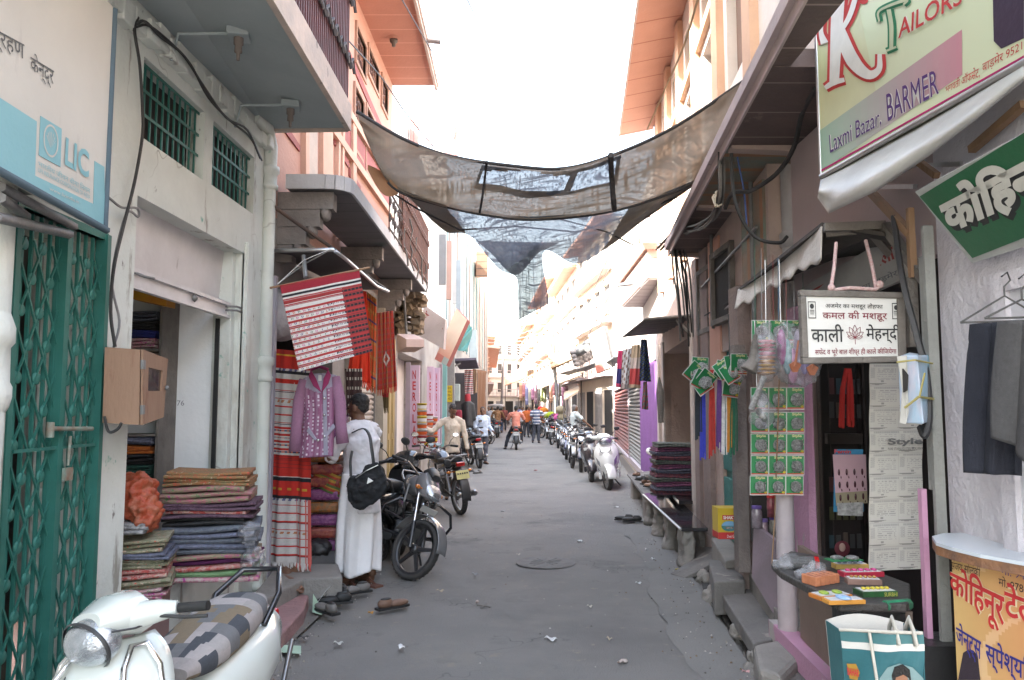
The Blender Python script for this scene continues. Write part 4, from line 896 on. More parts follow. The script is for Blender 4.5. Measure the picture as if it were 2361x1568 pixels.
b.hexa([(xa-.05,Ya-.05,z1),(rx(Ya)+.1,Ya-.05,z1),(rx(Yb_)+.1,Yb_+.05,z1),(xb-.05,Yb_+.05,z1),(xa-.1,Ya-.1,z1+.1),(rx(Ya)+.1,Ya-.1,z1+.1),(rx(Yb_)+.1,Yb_+.1,z1+.1),(xb-.1,Yb_+.1,z1+.1)])
obj('box_balcony', b, bxm, r2)
obj('box_soffit', MB().hexa([(xa+.02,Ya+.02,z0-.03),(rx(Ya)+.1,Ya+.02,z0-.03),(rx(Yb_)+.1,Yb_,z0-.03),(xb+.02,Yb_,z0-.03),(xa+.02,Ya+.02,z0-.002),(rx(Ya)+.1,Ya+.02,z0-.002),(rx(Yb_)+.1,Yb_,z0-.002),(xb+.02,Yb_,z0-.002)]), mat('pale_plank_soffit', (.42,.36,.34), (.36,.3,.29), 2, .85, .2, 25, planks=(1,.5,.04)), r2)
# corrugated canopy over the dark doorway
cn = thing('shop_canopy', 'dark corrugated canopy on a diagonal brace above the open black doorway', 'canopy', (1.8,10,2.7))
q = [P(1437,777,13.2), P(1490,736,9.4), P(1640,724,9.3), P(1560,765,13.2)]
f = bil(q); obj('canopy_sheet', MB().grid(lambda u, v: f(v, u*0+0)*(1-u)+f(v,1)*u+V((0,0,.02*math.sin(v*60))) if False else f(v, u)+V((0,0,.018*math.sin(v*50))), 6, 60), mat('dark_corrugated', (.07,.065,.065), (.12,.1,.09), 5, .6, .2), cn, thick=.01)
fr = MB(); fr.tube([q[0],q[1],q[2]], .02, 6); fr.tube([P(1560,738,9.4),P(1618,800,9.3)], .022, 6); fr.tube([P(1618,725,9.3),P(1618,880,9.3)], .02, 6)
obj('canopy_frame', fr, m_woodg, cn)
# further canopy / awning pieces on the right row
for i, (pts, Y0_, Y1_, lab) in enumerate([(((1375,850),(1415,825),(1450,823),(1400,850)),19,24,'small tilted tin canopy above the grey roller shutter'),(((1330,852),(1372,838),(1400,838),(1350,856)),24,32,'second tin canopy above the red roller shutter'),(((1290,862),(1330,850),(1360,850),(1310,866)),34,42,'third tin canopy near the lamp pole')]):
    q = [P(*pts[0],Y1_), P(*pts[1],Y0_), P(*pts[2],Y0_), P(*pts[3],Y1_)]
    obj('tin_canopy', panel(q, .03), m_greymetal, label=lab, cat='canopy')
# ================= MEHNDI SHOP (small kiosk) =================
ks = thing('kiosk', 'narrow pink-walled kiosk shop with dark cupboard door and tattered canopy', 'shop', (1.8,4.4,0))
Yk = 4.95
k = MB()
def fr_quad(mb, px0, py0, px1, py1, Y, dep, col=None):   # box facing the camera between pixel corners at depth Y
    a, b = P(px0, py0, Y), P(px1, py1, Y); mb.bb((a.x, Y, a.z), (b.x, Y+dep, b.z), col); return mb
fr_quad(k, 1850, 700, 1886, 1290, Yk, .3); fr_quad(k, 2124, 1128, 2162, 1700, 3.2, .03)
obj('pink_pier', k, m_pink, ks)
k = MB(); Pk = P(1886,700,5.0); fr_quad(k, 1884, 760, 2140, 1420, 5.35, .05); k.bb((2.3,3.3,0),(2.4,5.4,3.2)); obj('inner_dark', k, m_dark, ks)
k = MB()     # cupboard door: stiles and glass
fr_quad(k, 1886,780,1908,1345,5.1,.05); fr_quad(k,1990,780,2006,1345,5.1,.05); fr_quad(k,1908,1000,1990,1024,5.1,.05); fr_quad(k,1908,1330,1990,1345,5.1,.05); fr_quad(k,1908,780,1990,800,5.1,.05)
cd = obj('cupboard_door', k, mat('near_black_wood', (.018,.014,.012), (.03,.022,.02), 5, .35, .2), ks)
k = MB(); fr_quad(k,1908,800,1990,1330,5.14,.01); obj('glass_pane', k, mat('dim_glass', (.02,.018,.018), (.03,.025,.025), 3, .12, 0), cd)
k = MB()
r = random.Random(2)
for row, py in enumerate((875,930,1100,1165,1230)):
    for j in range(5): fr_quad(k, 1912+j*16, py+r.randint(-4,4), 1924+j*16, py+34, 5.135, .004, r.choice([(.06,.02,.02),(.05,.05,.02),(.02,.04,.05),(.07,.05,.04),(.03,.03,.03)]))
obj('shelf_goods', k, m_attr_g, cd)
# brown base board, pink plinth
k = MB()
a1, a2 = P(1850,1385,4.55), P(1990,1440,3.55); f1 = V((a1.x,a1.y,.28)); f2 = V((a2.x,a2.y,.2))
k.prism([V((1.66,4.62,.3)), V((1.62,3.3,.2)), V((1.62,3.3,.78)), V((1.66,4.62,.82))], (.03,0,0)); obj('base_board', k, mat('brown_hardboard', (.2,.15,.12), (.15,.11,.09), 2, .8, .2, 25, st=[((.28,.22,.18), .66, 4, 1)]), ks)
k = MB(); k.prism([V((1.6,5.0,0)), V((1.5,2.0,0)), V((1.5,2.0,.22)), V((1.6,5.0,.3))], (.6,0,0)); obj('pink_plinth', k, m_pink, ks)
# counter table
Zc = .86
cq = [(1778,1297),(1822,1270),(1950,1290),(2098,1345),(2100,1385),(2090,1392),(1935,1390),(1860,1350),(1800,1318)]
cp = [G(x, y, Zc) for x, y in cq]
kc = thing('kiosk_counter', 'black worn wooden counter shelf in front of the kiosk loaded with small boxes', 'counter', (cp[0].x,cp[0].y,Zc))
obj('counter_board', MB().prism([V((p.x,p.y,Zc-.035)) for p in cp], (0,0,.035)), mat('worn_black_wood', (.05,.045,.04), (.03,.028,.026), 6, .6, .5, 40, st=[((.16,.13,.11), .64, 6, 1)]), kc, .008)
kg = MB(); a, b = G(2040,1389,Zc), G(2096,1384,Zc); kg.tube([a-V((0,0,.015)), b-V((0,0,.015))], .022, 8); obj('green_edge', kg, mat('green_paint_edge', (.02,.25,.12), (.03,.04,.03), 20, .5, .3), kc)
cx_ = MB(); fr_quad(cx_, 1985,1400,2090,1470,3.3,.3); cx_.bb((1.56,3.1,.2),(1.9,3.3,.7)); obj('black_box', cx_, mat('black_case', (.02,.02,.02), None, 3, .4, .2), kc)
# columns
co_ = MB(); b = G(1818,1472,.24); co_.tube([(b.x,b.y,.2),(b.x,b.y,1.7)], [.058,.05], 18)
obj('kiosk_column', co_, mat('scuffed_white_column', (.45,.4,.42), (.36,.31,.33), 3, .7, .3, 30, st=[((.1,.09,.1), .66, 4, .7), ((.4,.2,.33), .7, 3, 1)]), label='scuffed round white column standing on the stone step by the kiosk', cat='column')
gp = MB(); a = P(1818,480,5.5); gp.tube([(a.x,5.5,2.0),(a.x,5.5,3.35)], .052, 16); gp.lathe([(.052,2.75),(.07,2.77),(.07,2.85),(.052,2.87)], (a.x,5.5,0), 16)
obj('grey_downpipe', gp, mat('grey_pipe_paint', (.33,.32,.32), (.26,.25,.25), 4, .6, .3), label='grey round downpipe under the turquoise soffit', cat='pipe')
# scrubber counter of jars left of column
gk = thing('jar_cabinet', 'purple-grey cabinet front with plastic jars behind the white column', 'cabinet', P(1760,1300,5.4))
k = MB(); k.prism([P(1738,1208,5.5),P(1797,1255,5.2),P(1793,1432,5.2),P(1733,1330,5.5)], (.03,.01,0)); obj('cabinet_front', k, mat('purple_grey_board', (.25,.2,.24), (.18,.15,.17), 3, .7, .2), gk)
k = MB(); fr_quad(k, 1733,1100,1810,1250,5.75,.05); obj('cabinet_back', k, m_dark, gk)
k = MB(); fr_quad(k,1692,795,1731,1320,6.1,.12); obj('stone_upright', k, mat('rough_grey_upright', (.2,.175,.165), (.13,.115,.11), 4, .9, .7, 25), gk)
for i, (px, py, w_, c) in enumerate(((1745,1190,24,(.3,.26,.3)),(1760,1220,22,(.4,.3,.35)),(1778,1165,20,(.35,.1,.12)),(1785,1215,22,(.38,.36,.33)),(1748,1250,20,(.2,.18,.22)),(1792,1250,16,(.1,.16,.1)))):
    a = P(px, py, 5.45+.03*i); rr_ = w_/1800*5.45/2
    j = obj('plastic_jar', MB().lathe([(0,-.08),(rr_,-.08),(rr_,.03),(rr_*.85,.045),(rr_*.85,.05)], a, 12), mat('jar_%d' % i, c, tuple(x*.5 for x in c), 30, .2, .2, 60, coat=.5), label='%s plastic jar of small goods in the cabinet by the column' % ('cloudy lilac', 'pinkish', 'red', 'pale', 'dark', 'greenish')[i], cat='jar', group='jars in the kiosk cabinet')
    obj('jar_lid', MB().lathe([(rr_*.95,.05),(rr_*.95,.07),(0,.072)], a, 12), mat('jar_lid_%d' % i, ((.1,.06,.25),(.15,.1,.3),(.4,.02,.02))[i % 3]), j)
# ================= KOHINOOR SHOP (white wall, counter, banner) =================
kw = thing('tailor_shop', 'whitewashed wooden tailor shop front with rounded counter at the right edge', 'shop', (1.8,2.8,0))
Xw = 1.80
m_wb = mat('whitewashed_boards', (.6,.6,.64), (.52,.52,.56), 3, .75, .3, 30, planks=(1,.16,.04,(.32,.31,.33)), st=[((.4,.34,.26), .7, 5, .4)])
m_wp = mat('rough_whitewash', (.6,.58,.62), (.5,.48,.52), 3, .9, .7, 28, st=[((.34,.27,.22), .68, 4, .5), ((.25,.24,.23), .72, 8, .6)])
k = MB(); k.bb((Xw,-1.5,0),(Xw+.2,3.26,4.2)); obj('rough_wall', k, m_wp, kw)
k = MB(); k.bb((Xw-.03,.8,1.13),(Xw,2.75,2.03)); obj('board_panel', k, m_wb, kw)
k = MB(); k.bb((Xw-.05,2.75,1.1),(Xw,2.83,2.1)); k.bb((Xw-.05,.8,2.03),(Xw,2.75,2.1)); k.tube([(Xw-.05,2.45,1.15),(Xw-.05,2.45,2.03)], .008, 6); obj('frame_strip', k, m_wp, kw)
k = MB(); fr_quad(k, 2126,590,2152,1130,3.21,.03); fr_quad(k,2152,520,2178,1600,3.16,.02); obj('corner_post', k, mat('grey_green_post', (.28,.29,.27), (.2,.2,.19), 3, .8, .5, 30, st=[((.3,.2,.16), .68, 5, 1), ((.45,.45,.45), .66, 5, .6)]), kw)
# counter: curved top
zc = 1.12; pts = [(2149,1236),(2158,1250),(2195,1262),(2260,1278),(2361,1296),(2700,1345),(2900,1230),(2380,1228),(2240,1228),(2175,1229)]
cp2 = [G(x, y, zc) for x, y in pts]
ct = obj('counter_top', MB().prism([V((p.x,p.y,zc-.012)) for p in cp2], (0,0,.012)), mat('sky_white_laminate', (.55,.6,.64), (.5,.55,.6), 2, .25, 0), kw)
obj('counter_edge', MB().prism([V((p.x,p.y,zc-.045)) for p in cp2], (0,0,.032)), mat('worn_edge_wood', (.3,.14,.06), (.12,.07,.05), 9, .7, .4), kw)
c0, c1 = G(2187,1266,1.09), G(2361,1300,1.09)
dirv = V((c1.x-c0.x, c1.y-c0.y, 0)).normalized()
bq = [P(2187,1268,c0.y), None, None, None]
A = V((c0.x+.01, c0.y, 1.07)); B = A+dirv*1.0; 
bq = [A, B, B-V((0,0,.9)), A-V((0,0,.9))]
bn = thing('tailor_banner', 'orange and yellow printed tailor banner with red Hindi lettering below the counter', 'banner', A)
def colBn(u, v):
    t = max(0, min(1, (u*1.6+.05*math.sin(v*7)))); t2 = max(0, 1-v*5)
    a = (.58,.4,.16); b_ = (.62,.2,.1); c = tuple(a[i]*(1-t)+b_[i]*t for i in range(3))
    d = abs(math.sin((u*1.1+v*.6)*8+2*math.sin(v*5))); 
    return tuple(min(.7, x+.09*(d > .985)) for x in c)
fq2 = bil(bq); nB = V((dirv.y,-dirv.x,0)); nB = -nB if nB.dot(A-V((0,0,CH))) > 0 else nB
obj('banner_sheet', MB().grid(lambda u, v: fq2(u, v), 80, 70, colBn), m_attr_g, bn)
obj('banner_back', MB().prism([p-nB*.004 for p in bq], -nB*.03), m_wb, bn)
def bi(px, py):   # photo pixel -> banner uv
    d = ray(px, py); t = (A-V((0,0,CH))).dot(nB)/d.dot(nB); p = V((0,0,CH))+d*t; return ((p-A).dot(dirv), (A.z-p.z)/.9)
def lb4(s, tl, tr, br, bl, m, off=0, lift=.004, nm='lettering'):
    qq = [fq2(*bi(*p)) for p in (tl, tr, br, bl)]; return lettering(s, qq, 0, 0, 1, 1, m, bn, nm, off, lift)
m_cream = mat('cream_outline', (.7,.62,.4)); m_blk2 = mat('pen_black', (.03,.02,.03))
for off, m_, l_ in ((.05, m_cream, .002), (.02, m_ltr_r, .005)):
    lb4('कोिहनूर', (2192,1300),(2318,1350),(2318,1470),(2192,1380), m_, off, l_)
    lb4('टेलर्स', (2318,1340),(2470,1395),(2470,1500),(2318,1440), m_, off, l_)
lb4('नवाराम सोलंकी', (2192,1268),(2262,1284),(2262,1300),(2192,1284), m_ltr_r)
lb4('संजय सोलंकी', (2194,1288),(2262,1306),(2262,1330),(2194,1312), m_blk2)
lb4('मो. 94603', (2310,1300),(2400,1322),(2400,1345),(2310,1324), m_ltr_n)
lb4('मो. 9784231', (2304,1326),(2400,1355),(2400,1378),(2304,1350), m_blk2)
lb4('जेन्ट्स', (2206,1432),(2264,1462),(2264,1540),(2206,1490), m_ltr_n, .015)
lb4('स्पेश्यिलस्ट', (2274,1468),(2440,1545),(2440,1620),(2274,1540), m_ltr_n, .015)
# small printed generic suited figure
sm_ = MB()
def bp_(px, py): return fq2(*bi(px, py))+nB*.003
sm_.add([bp_(*p) for p in ((2222,1505),(2236,1496),(2246,1500),(2256,1512),(2262,1568),(2210,1568))], [(0,1,2,3,4,5)]); obj('printed_suit', sm_, m_blk2, bn)
sm_ = MB(); sm_.add([bp_(*p) for p in ((2227,1478),(2239,1476),(2243,1488),(2238,1500),(2229,1498))], [(0,1,2,3,4)]); obj('printed_face', sm_, mat('printed_skin', (.35,.17,.1)), bn)
# ---------------- signs ----------------
# big tailor sign
a = 1.93; sy = lambda px: None
def KS(px, py): return W(px, py, a, -.10)
tl, bl, brr = KS(1872,-60), KS(1893,403), KS(2362,136)
y1 = bl.y; zbs = bl.z; y2 = 1.6
tilt = (KS(1893,403).z)
KB = [V((a-.1*y1, y1, 4.6)), V((a-.1*y2, y2, 4.6)), V((a-.1*y2, y2, 0)), V((a-.1*y1, y1, zbs))]
y_r = brr.y; slope = (brr.z-zbs)/(y_r-y1); KB[2].z = zbs+slope*(y2-y1)
kt = thing('tailor_sign', 'big pale green and pink sign reading Laxmi Bazar, BARMER with a large red K', 'sign', KB[3])
kd = (KB[1]-KB[0]).normalized(); kn = V((0,0,1)).cross(kd).normalized(); kn = -kn if kn.dot(KB[0]) > 0 else kn
def kxy(px, py): return KS(px, py)
obj('sign_board', MB().prism(KB, -kn*.05), mat('pale_green_print', (.6,.68,.47), (.58,.66,.48), .8, .4, 0), kt)
def kpoly(pts, m, nm, lift=.002, mat_split=None): mb = MB(); pp = [KS(*p)+kn*lift for p in pts]; mb.prism(pp, -kn*.0015); return obj(nm, mb, m, kt)
# gradient band lower left: green to pink by columns
gb = MB(); 
def lerp2(p, q, t): return (p[0]*(1-t)+q[0]*t, p[1]*(1-t)+q[1]*t)
TLb, TRb, BRb, BLb = (1891,301),(2219,68),(2220,172),(1893,396)
NB = 24
for i in range(NB):
    t0, t1 = i/NB, (i+1)/NB; c = [(.3,.48,.36),(.42,.36,.38),(.52,.24,.3)]
    k_ = t0*2; c_ = tuple(c[int(k_)][j]*(1-(k_-int(k_)))+c[min(2,int(k_)+1)][j]*(k_-int(k_)) for j in range(3))
    gb.add([KS(*lerp2(TLb,TRb,t0))+kn*.002, KS(*lerp2(TLb,TRb,t1))+kn*.002, KS(*lerp2(BLb,BRb,t1))+kn*.002, KS(*lerp2(BLb,BRb,t0))+kn*.002], [(0,1,2,3)], c_)
obj('colour_band', gb, m_attr_g, kt)
yg = MB()
for i in range(12):
    t0, t1 = i/12, (i+1)/12; c_ = (.6,.64,.36+.08*i/12)
    yg.add([KS(*p)+kn*.0012 for p in (lerp2((1874,-40),(1960,-90),t0),lerp2((1874,-40),(1960,-90),t1),lerp2((1891,300),(2020,210),t1),lerp2((1891,300),(2020,210),t0))], [(0,1,2,3)], c_)
obj('yellow_tint', yg, m_attr_g, kt)
def kt4(s, tl, tr, br, bl, m, off=0, lift=.005, nm='lettering'):
    qq = [KS(*p) for p in (tl, tr, br, bl)]; return lettering(s, qq, 0, 0, 1, 1, m, kt, nm, off, lift)
m_mag = mat('magenta_line', (.45,.02,.15)); m_vio = mat('violet_letter', (.1,.04,.2)); m_grn = mat('green_letter', (.03,.22,.11)); m_kr = mat('coral_letter', (.55,.05,.05))
kpoly([(1893,392),(2362,128),(2362,133),(1893,397)], m_mag, 'magenta_line', .003)
for off, m_, l_ in ((.03, m_ltr_w, .004), (.0, m_vio, .006)):
    kt4('Laxmi Bazar,', (1914,312),(2035,248),(2035,292),(1917,360), m_, off, l_)
    kt4('BARMER', (2046,218),(2164,158),(2168,215),(2050,280), m_, off, l_)
kt4('भगवती ऑफसेट,', (2183,196),(2262,148),(2262,180),(2183,216), m_kr); kt4('बाड़मेर 95210', (2268,140),(2375,82),(2375,110),(2268,172), m_kr)
# big K drawn as strokes
def stroke(pts, wds, m, nm, lift):
    q = []; n = len(pts); mb = MB()
    pc = []
    ext = [(2*pts[0][0]-pts[1][0], 2*pts[0][1]-pts[1][1])]+pts+[(2*pts[-1][0]-pts[-2][0], 2*pts[-1][1]-pts[-2][1])]; ww = [wds[0]]+list(wds)+[wds[-1]]
    for i in range(1, n):
        for k in range(6):
            t = k/6; A_, B_, C_, D_ = ext[i-1], ext[i], ext[i+1], ext[i+2]
            pc.append((*[.5*((2*B_[j])+(C_[j]-A_[j])*t+(2*A_[j]-5*B_[j]+4*C_[j]-D_[j])*t*t+(-A_[j]+3*B_[j]-3*C_[j]+D_[j])*t**3) for j in (0,1)], ww[i]*(1-t)+ww[i+1]*t))
    pc.append((*pts[-1], wds[-1]))
    L_, R_ = [], []
    for i, (x, y, w_) in enumerate(pc):
        x0, y0, _ = pc[max(0,i-1)]; x1, y1_, _ = pc[min(len(pc)-1,i+1)]; dx, dy = x1-x0, y1_-y0; l = math.hypot(dx, dy) or 1
        nx, ny = -dy/l*w_/2, dx/l*w_/2; L_.append(KS(x+nx, y+ny)+kn*lift); R_.append(KS(x-nx, y-ny)+kn*lift)
    vs = L_+R_; m__ = len(pc); mb.add(vs, [(i, i+1, m__+i+1, m__+i) for i in range(m__-1)]); return obj(nm, mb, m, kt)
Ks = [([(1938,-40),(1932,60),(1926,190)],[32,30,24],0),([(1905,203),(1926,190),(1950,184)],[12,16,12],1),([(1904,100),(1896,72),(1903,30),(1928,-10)],[20,12,10,16],2),([(1990,-60),(1965,30),(1940,75)],[14,14,12],3),([(1938,70),(1970,140),(2005,172),(2030,160),(2032,125)],[30,34,24,16,12],4)]
for dw, m_, lf, nm in ((12, m_kr, .003, 'letter_outline'), (-2, m_ltr_w, .006, 'letter_fill')):
    for p, w_, i in Ks: stroke(p, [x+dw for x in w_], m_, nm, lf+i*.0004)
Ts = [([(2052,22),(2058,60),(2058,112)],[14,14,13]),([(2030,50),(2032,24),(2092,0),(2086,12)],[8,9,12,8]),([(2046,118),(2070,108)],[9,9])]
for dw, m_, lf in ((7, m_grn, .003), (-4, mat('pale_fill', (.52,.58,.4)), .006)):
    for i, (p, w_) in enumerate(Ts): stroke(p, [x+dw for x in w_], m_, 'letter_outline', lf+i*.0004)
for off, m_, l_ in ((.03, m_ltr_w, .004), (.01, m_kr, .0065)):
    kt4('TAILORS'[1:], (2076,46),(2222,-38),(2222,8),(2074,90), m_, off, l_)
kpoly([(2290,-60),(2362,-60),(2362,88),(2310,112),(2293,95)], mat('printed_dark_suit', (.03,.02,.045), (.04,.03,.06), 20, .5), 'printed_suit', .003)
dot = MB(); 
kpoly([(1992+10*math.cos(t*.6),2+8*math.sin(t*.6)) for t in range(11)], m_kr, 'red_dot', .003)
kf = MB(); kf.tube([KB[3]+V((0,0,-.01)), KB[2]+V((0,0,-.01))], .014, 6); kf.tube([KB[0],KB[3]], .01, 6); obj('sign_frame', kf, m_alu, kt)
# sheet metal flap under the sign
fl_ = thing('tin_flap', 'curled pale sheet metal flap under the big tailor sign', 'metal sheet', (1.5,3.5,2.7))
top = [(1893,412),(1990,360),(2120,290),(2250,215),(2361,150)]; bot = [(1886,455),(1912,492),(2020,440),(2140,360),(2250,275),(2361,185)]
def fpos(u, v):
    k = min(u*4, 3.999); i = int(k); t = k-i; a = lerp2(top[i], top[i+1], t)
    k = min(u*5, 4.999); i = int(k); t = k-i; b_ = lerp2(bot[i], bot[i+1], t)
    p = lerp2(a, b_, v); o = .03-.16*math.sin(v*2.2)+.02*math.sin(u*14)*v
    return W(p[0], p[1], 1.93+o, -.10)
obj('metal_sheet', MB().grid(fpos, 40, 10), mat('dull_tin', (.5,.5,.47), (.36,.35,.33), 3, .45, .2, 15, metal=.2, st=[((.3,.25,.2), .66, 3, .3)]), fl_, thick=.006)
# Kohinoor green sign, tilted outwards
gt_ = 3.35
q0 = W(2110,442,1.72,0); 
X1_, X2_ = 1.56, 1.74
TL = W(2110,442,X1_,0); BL = W(2241,607,X2_,0); TR = W(2600,20,X1_,0); BR = W(2560,478,X2_,0)
TR = V((X1_, TL.y-1.9, TL.z)); BR = V((X2_, BL.y-1.9, BL.z)); 
tl2, bl2 = TL, BL
gs = thing('green_sign', 'green sign with white shadowed Hindi letters tilted above the tailor shop', 'sign', TL)
GQ = [TL, TR, BR, BL]; gn = (TR-TL).cross(BL-TL).normalized(); gn = -gn if gn.dot(TL-V((0,0,CH))) > 0 else gn
obj('sign_board', MB().prism([p for p in GQ], -gn*.04), mat('sign_grey_border', (.42,.43,.42), (.32,.33,.32), 6, .6, .2), gs)
fg = bil(GQ)
def gi(px, py):
    d = ray(px, py); t = (TL-V((0,0,CH))).dot(gn)/d.dot(gn); return V((0,0,CH))+d*t
obj('green_field', MB().prism([gi(*p)+gn*.001 for p in ((2122,452),(2400,282),(2470,505),(2244,594))], gn*.003), mat('sign_green', (.015,.11,.045), (.02,.09,.04), 5, .45, .1, 30), gs)
def g4(s, tl, tr, br, bl, m, off=0, lift=.006):
    return lettering(s, [gi(*p) for p in (tl, tr, br, bl)], 0, 0, 1, 1, m, gs, 'lettering', off, lift)
for dx, dy, m_, l_, off in ((10,12,m_ltr_b,.005,.05),(5,6,m_ltr_b,.0055,.05),(0,0,mat('sign_letter_cream', (.55,.55,.5)),.008,.05)):
    g4('कोिहनूर', (2160+dx,448+dy),(2440+dx,290+dy),(2470+dx,450+dy),(2200+dx,560+dy), m_, off, l_)
# wooden brackets around the signs
bk = thing('sign_brackets', 'brown wooden struts and pale angle bars holding the tailor signs', 'bracket', (1.7,3.3,2.5))
b = MB()
for p, q_, w_ in (((2005,440),(2100,540),.022),((2100,540),(2105,640),.02),((2240,345),(2361,240),.02),((2120,375),(2160,405),.018),((2098,480),(2102,600),.018)):
    b.tube([W(*p,1.75,0), W(*q_,1.75,0)], w_, 4)
obj('wood_strut', b, m_wood, bk)
b = MB()
for p, q_ in (((1990,432),(2110,430)),((2120,382),(2220,378)),((1980,425),(2130,372))): b.tube([W(*p,1.8,0), W(*q_,1.8,0)], .014, 4)
obj('angle_bar', b, m_alu, bk)
obj('pale_wall_panel', MB().bb((1.9,3.3,2.3),(1.95,5.2,3.36)), mat('pinkish_plaster', (.4,.32,.32), (.34,.28,.27), 2), bk)
# kiosk canopy
kc2 = thing('kiosk_canopy', 'tattered grey canvas awning on a wooden frame over the kiosk', 'awning', (1.6,4.6,2.4))
A0, A1 = P(1895,520,3.75), P(1700,690,5.6)
def cf(u, v):
    t = lerp2((1895,522),(1702,668),u); b_ = lerp2((1893,598),(1694,712),u); b_ = (b_[0], b_[1]+4*math.sin(u*17)+5*math.sin(u*40))
    Y = 3.75+(5.5-3.75)*u*(1.0); p = lerp2(t, b_, v); return P(p[0], p[1], Y+.03*math.sin(u*30)*v)
obj('canvas_valance', MB().grid(cf, 80, 8), mat('dirty_canvas', (.6,.57,.53), (.46,.43,.4), 5, .9, .5, 40, st=[((.18,.16,.15), .64, 6, 1)]), kc2, thick=.006)
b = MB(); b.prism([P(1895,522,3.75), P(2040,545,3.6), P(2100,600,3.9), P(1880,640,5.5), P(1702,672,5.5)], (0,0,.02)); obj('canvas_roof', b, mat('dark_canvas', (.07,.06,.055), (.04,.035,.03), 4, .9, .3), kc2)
b = MB()
for p, Y0_, q_, Y1_, w_ in (((1900,525),3.7,(2040,520),3.65,.028),((2040,520),3.65,(2135,648),3.3,.028),((1905,540),3.75,(2010,530),3.7,.02),((2000,520),3.68,(2105,640),3.9,.03),((2098,640),3.4,(2105,800),3.4,.03)): b.tube([P(*p,Y0_), P(*q_,Y1_)], w_, 4)
obj('canopy_frame', b, m_woodg, kc2)
c2_ = MB(); b2 = lambda u, v: P(*lerp2(lerp2((1740,662),(1610,735),u), lerp2((1720,690),(1612,742),u), v), 6.0+2.6*u)
obj('far_valance', MB().grid(b2, 30, 3), mat('pale_ragged_tin', (.4,.38,.36), (.28,.25,.24), 6), kc2, thick=.01)
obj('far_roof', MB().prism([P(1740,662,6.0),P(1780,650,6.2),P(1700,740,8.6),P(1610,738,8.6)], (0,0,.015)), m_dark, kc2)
# red painted board deep behind (jewellery shop)
jb_ = thing('red_lettered_board', 'dim white board with faded red Hindi letters under the kiosk canopy', 'sign', P(1950,620,4.4))
JQ = [P(1842,668,4.95), P(2060,540,3.7), P(2092,640,3.7), P(1850,740,4.95)]
obj('board', panel(JQ, .03), mat('dim_board', (.3,.29,.28), (.24,.23,.22), 4), jb_)
lettering('प्रकाश नमकीन वाला', JQ, .1,.12,.97,.62, mat('dull_red_letter', (.25,.04,.04)), jb_, off=.03)
lettering('किशनपुरा बाड़मेर', JQ, .45,.72,.95,.92, mat('dull_letter', (.1,.1,.12)), jb_)
# hanging mehndi sign
YM = 3.45
ms = thing('hanging_sign', 'white framed sign with black Hindi lettering and lotus drawing hung on pink cords', 'sign', P(1960,670,YM))
MQ = [P(1845,672,YM), P(2082,678,YM-.06), P(2086,832,YM-.06), P(1852,836,YM)]; fm = bil(MQ)
def mq(u0,v0,u1,v1): return [fm(u0,v0),fm(u1,v0),fm(u1,v1),fm(u0,v1)]
obj('sign_face', panel(mq(.03,.05,.97,.95), .02), mat('sign_white', (.62,.62,.6), (.57,.56,.53), 4, .5, .1, st=[((.35,.27,.2), .72, 6, 1)]), ms)
fr = MB()
for (a_, b_, c_, d_) in ((-.01,-.02,1.01,.07),(-.01,.93,1.01,1.02),(-.01,.07,.05,.93),(.935,.07,1.01,.93)):
    fr.prism([p-V((0,.012,0)) for p in mq(a_,b_,c_,d_)], (0,.04,0))
obj('sign_frame', fr, m_woodg, ms, .004)
def ml(s, u0, v0, u1, v1, m, off=0): return lettering(s, MQ, u0, v0, u1, v1, m, ms, 'lettering', off, .004)
m_mr = mat('maroon_letter', (.22,.03,.05))
ml('अजमेर का मशहूर तोहफा', .24,.15,.8,.25, m_ltr_b, .006); ml('कमल की मशहूर', .21,.26,.84,.42, m_mr, .008)
ml('काली', .09,.46,.41,.72, m_ltr_b, .012); ml('मेहन्दी', .63,.46,.965,.74, m_ltr_b, .012)
ml('सफेद व भूरे बाल शीघ्र ही काले कीिजयेगा', .12,.80,.92,.92, m_mr, .008)
lo = MB(); cc = (.52,.62)
def lp_(x, y): return fm(cc[0]+x, cc[1]+y)+V((0,-.004,0))
for an, ln_, w_ in ((0,.19,.035),(.5,.18,.035),(-.5,.18,.035),(1.0,.16,.03),(-1.0,.16,.03),(1.4,.12,.025),(-1.4,.12,.025)):
    for sg in (-1, 1):
        pp = []
        for t in range(9):
            s_ = t/8; r_ = ln_*s_; wv = sg*w_*math.sin(s_*math.pi)
            x = (r_*math.sin(an)+wv*math.cos(an))*.62; y = -(r_*math.cos(an)-wv*math.sin(an))+.04; pp.append(lp_(x, y*1.0))
        lo.tube(pp, .0011, 4)
lo.tube([lp_(0,.04),lp_(.0,.13)], .0012, 4)
obj('lotus_drawing', lo, m_mr, ms)
for u in (.04+.03, .89):
    pf_ = MB(); 
    q_ = mq(u,.14,u+.075,.38)
    for (a_,b_,c_,d_) in ((0,0,1,.05),(0,.95,1,1),(0,0,.06,1),(.94,0,1,1),(.2,.5,.8,.54),(.2,.6,.8,.64),(.25,.72,.75,.75)):
        f_ = bil(q_); pf_.prism([f_(a_,b_)+V((0,-.003,0)),f_(c_,b_)+V((0,-.003,0)),f_(c_,d_)+V((0,-.003,0)),f_(a_,d_)+V((0,-.003,0))], (0,.002,0))
    f_ = bil(q_); pf_.add([f_(.5+.28*math.cos(t*.7)*(1 if t < 5 else 1),.28+.16*math.sin(t*.7))+V((0,-.003,0)) for t in range(9)], [tuple(range(9))])
    obj('printed_stamp', pf_, m_ltr_b, ms)
cd_ = MB()
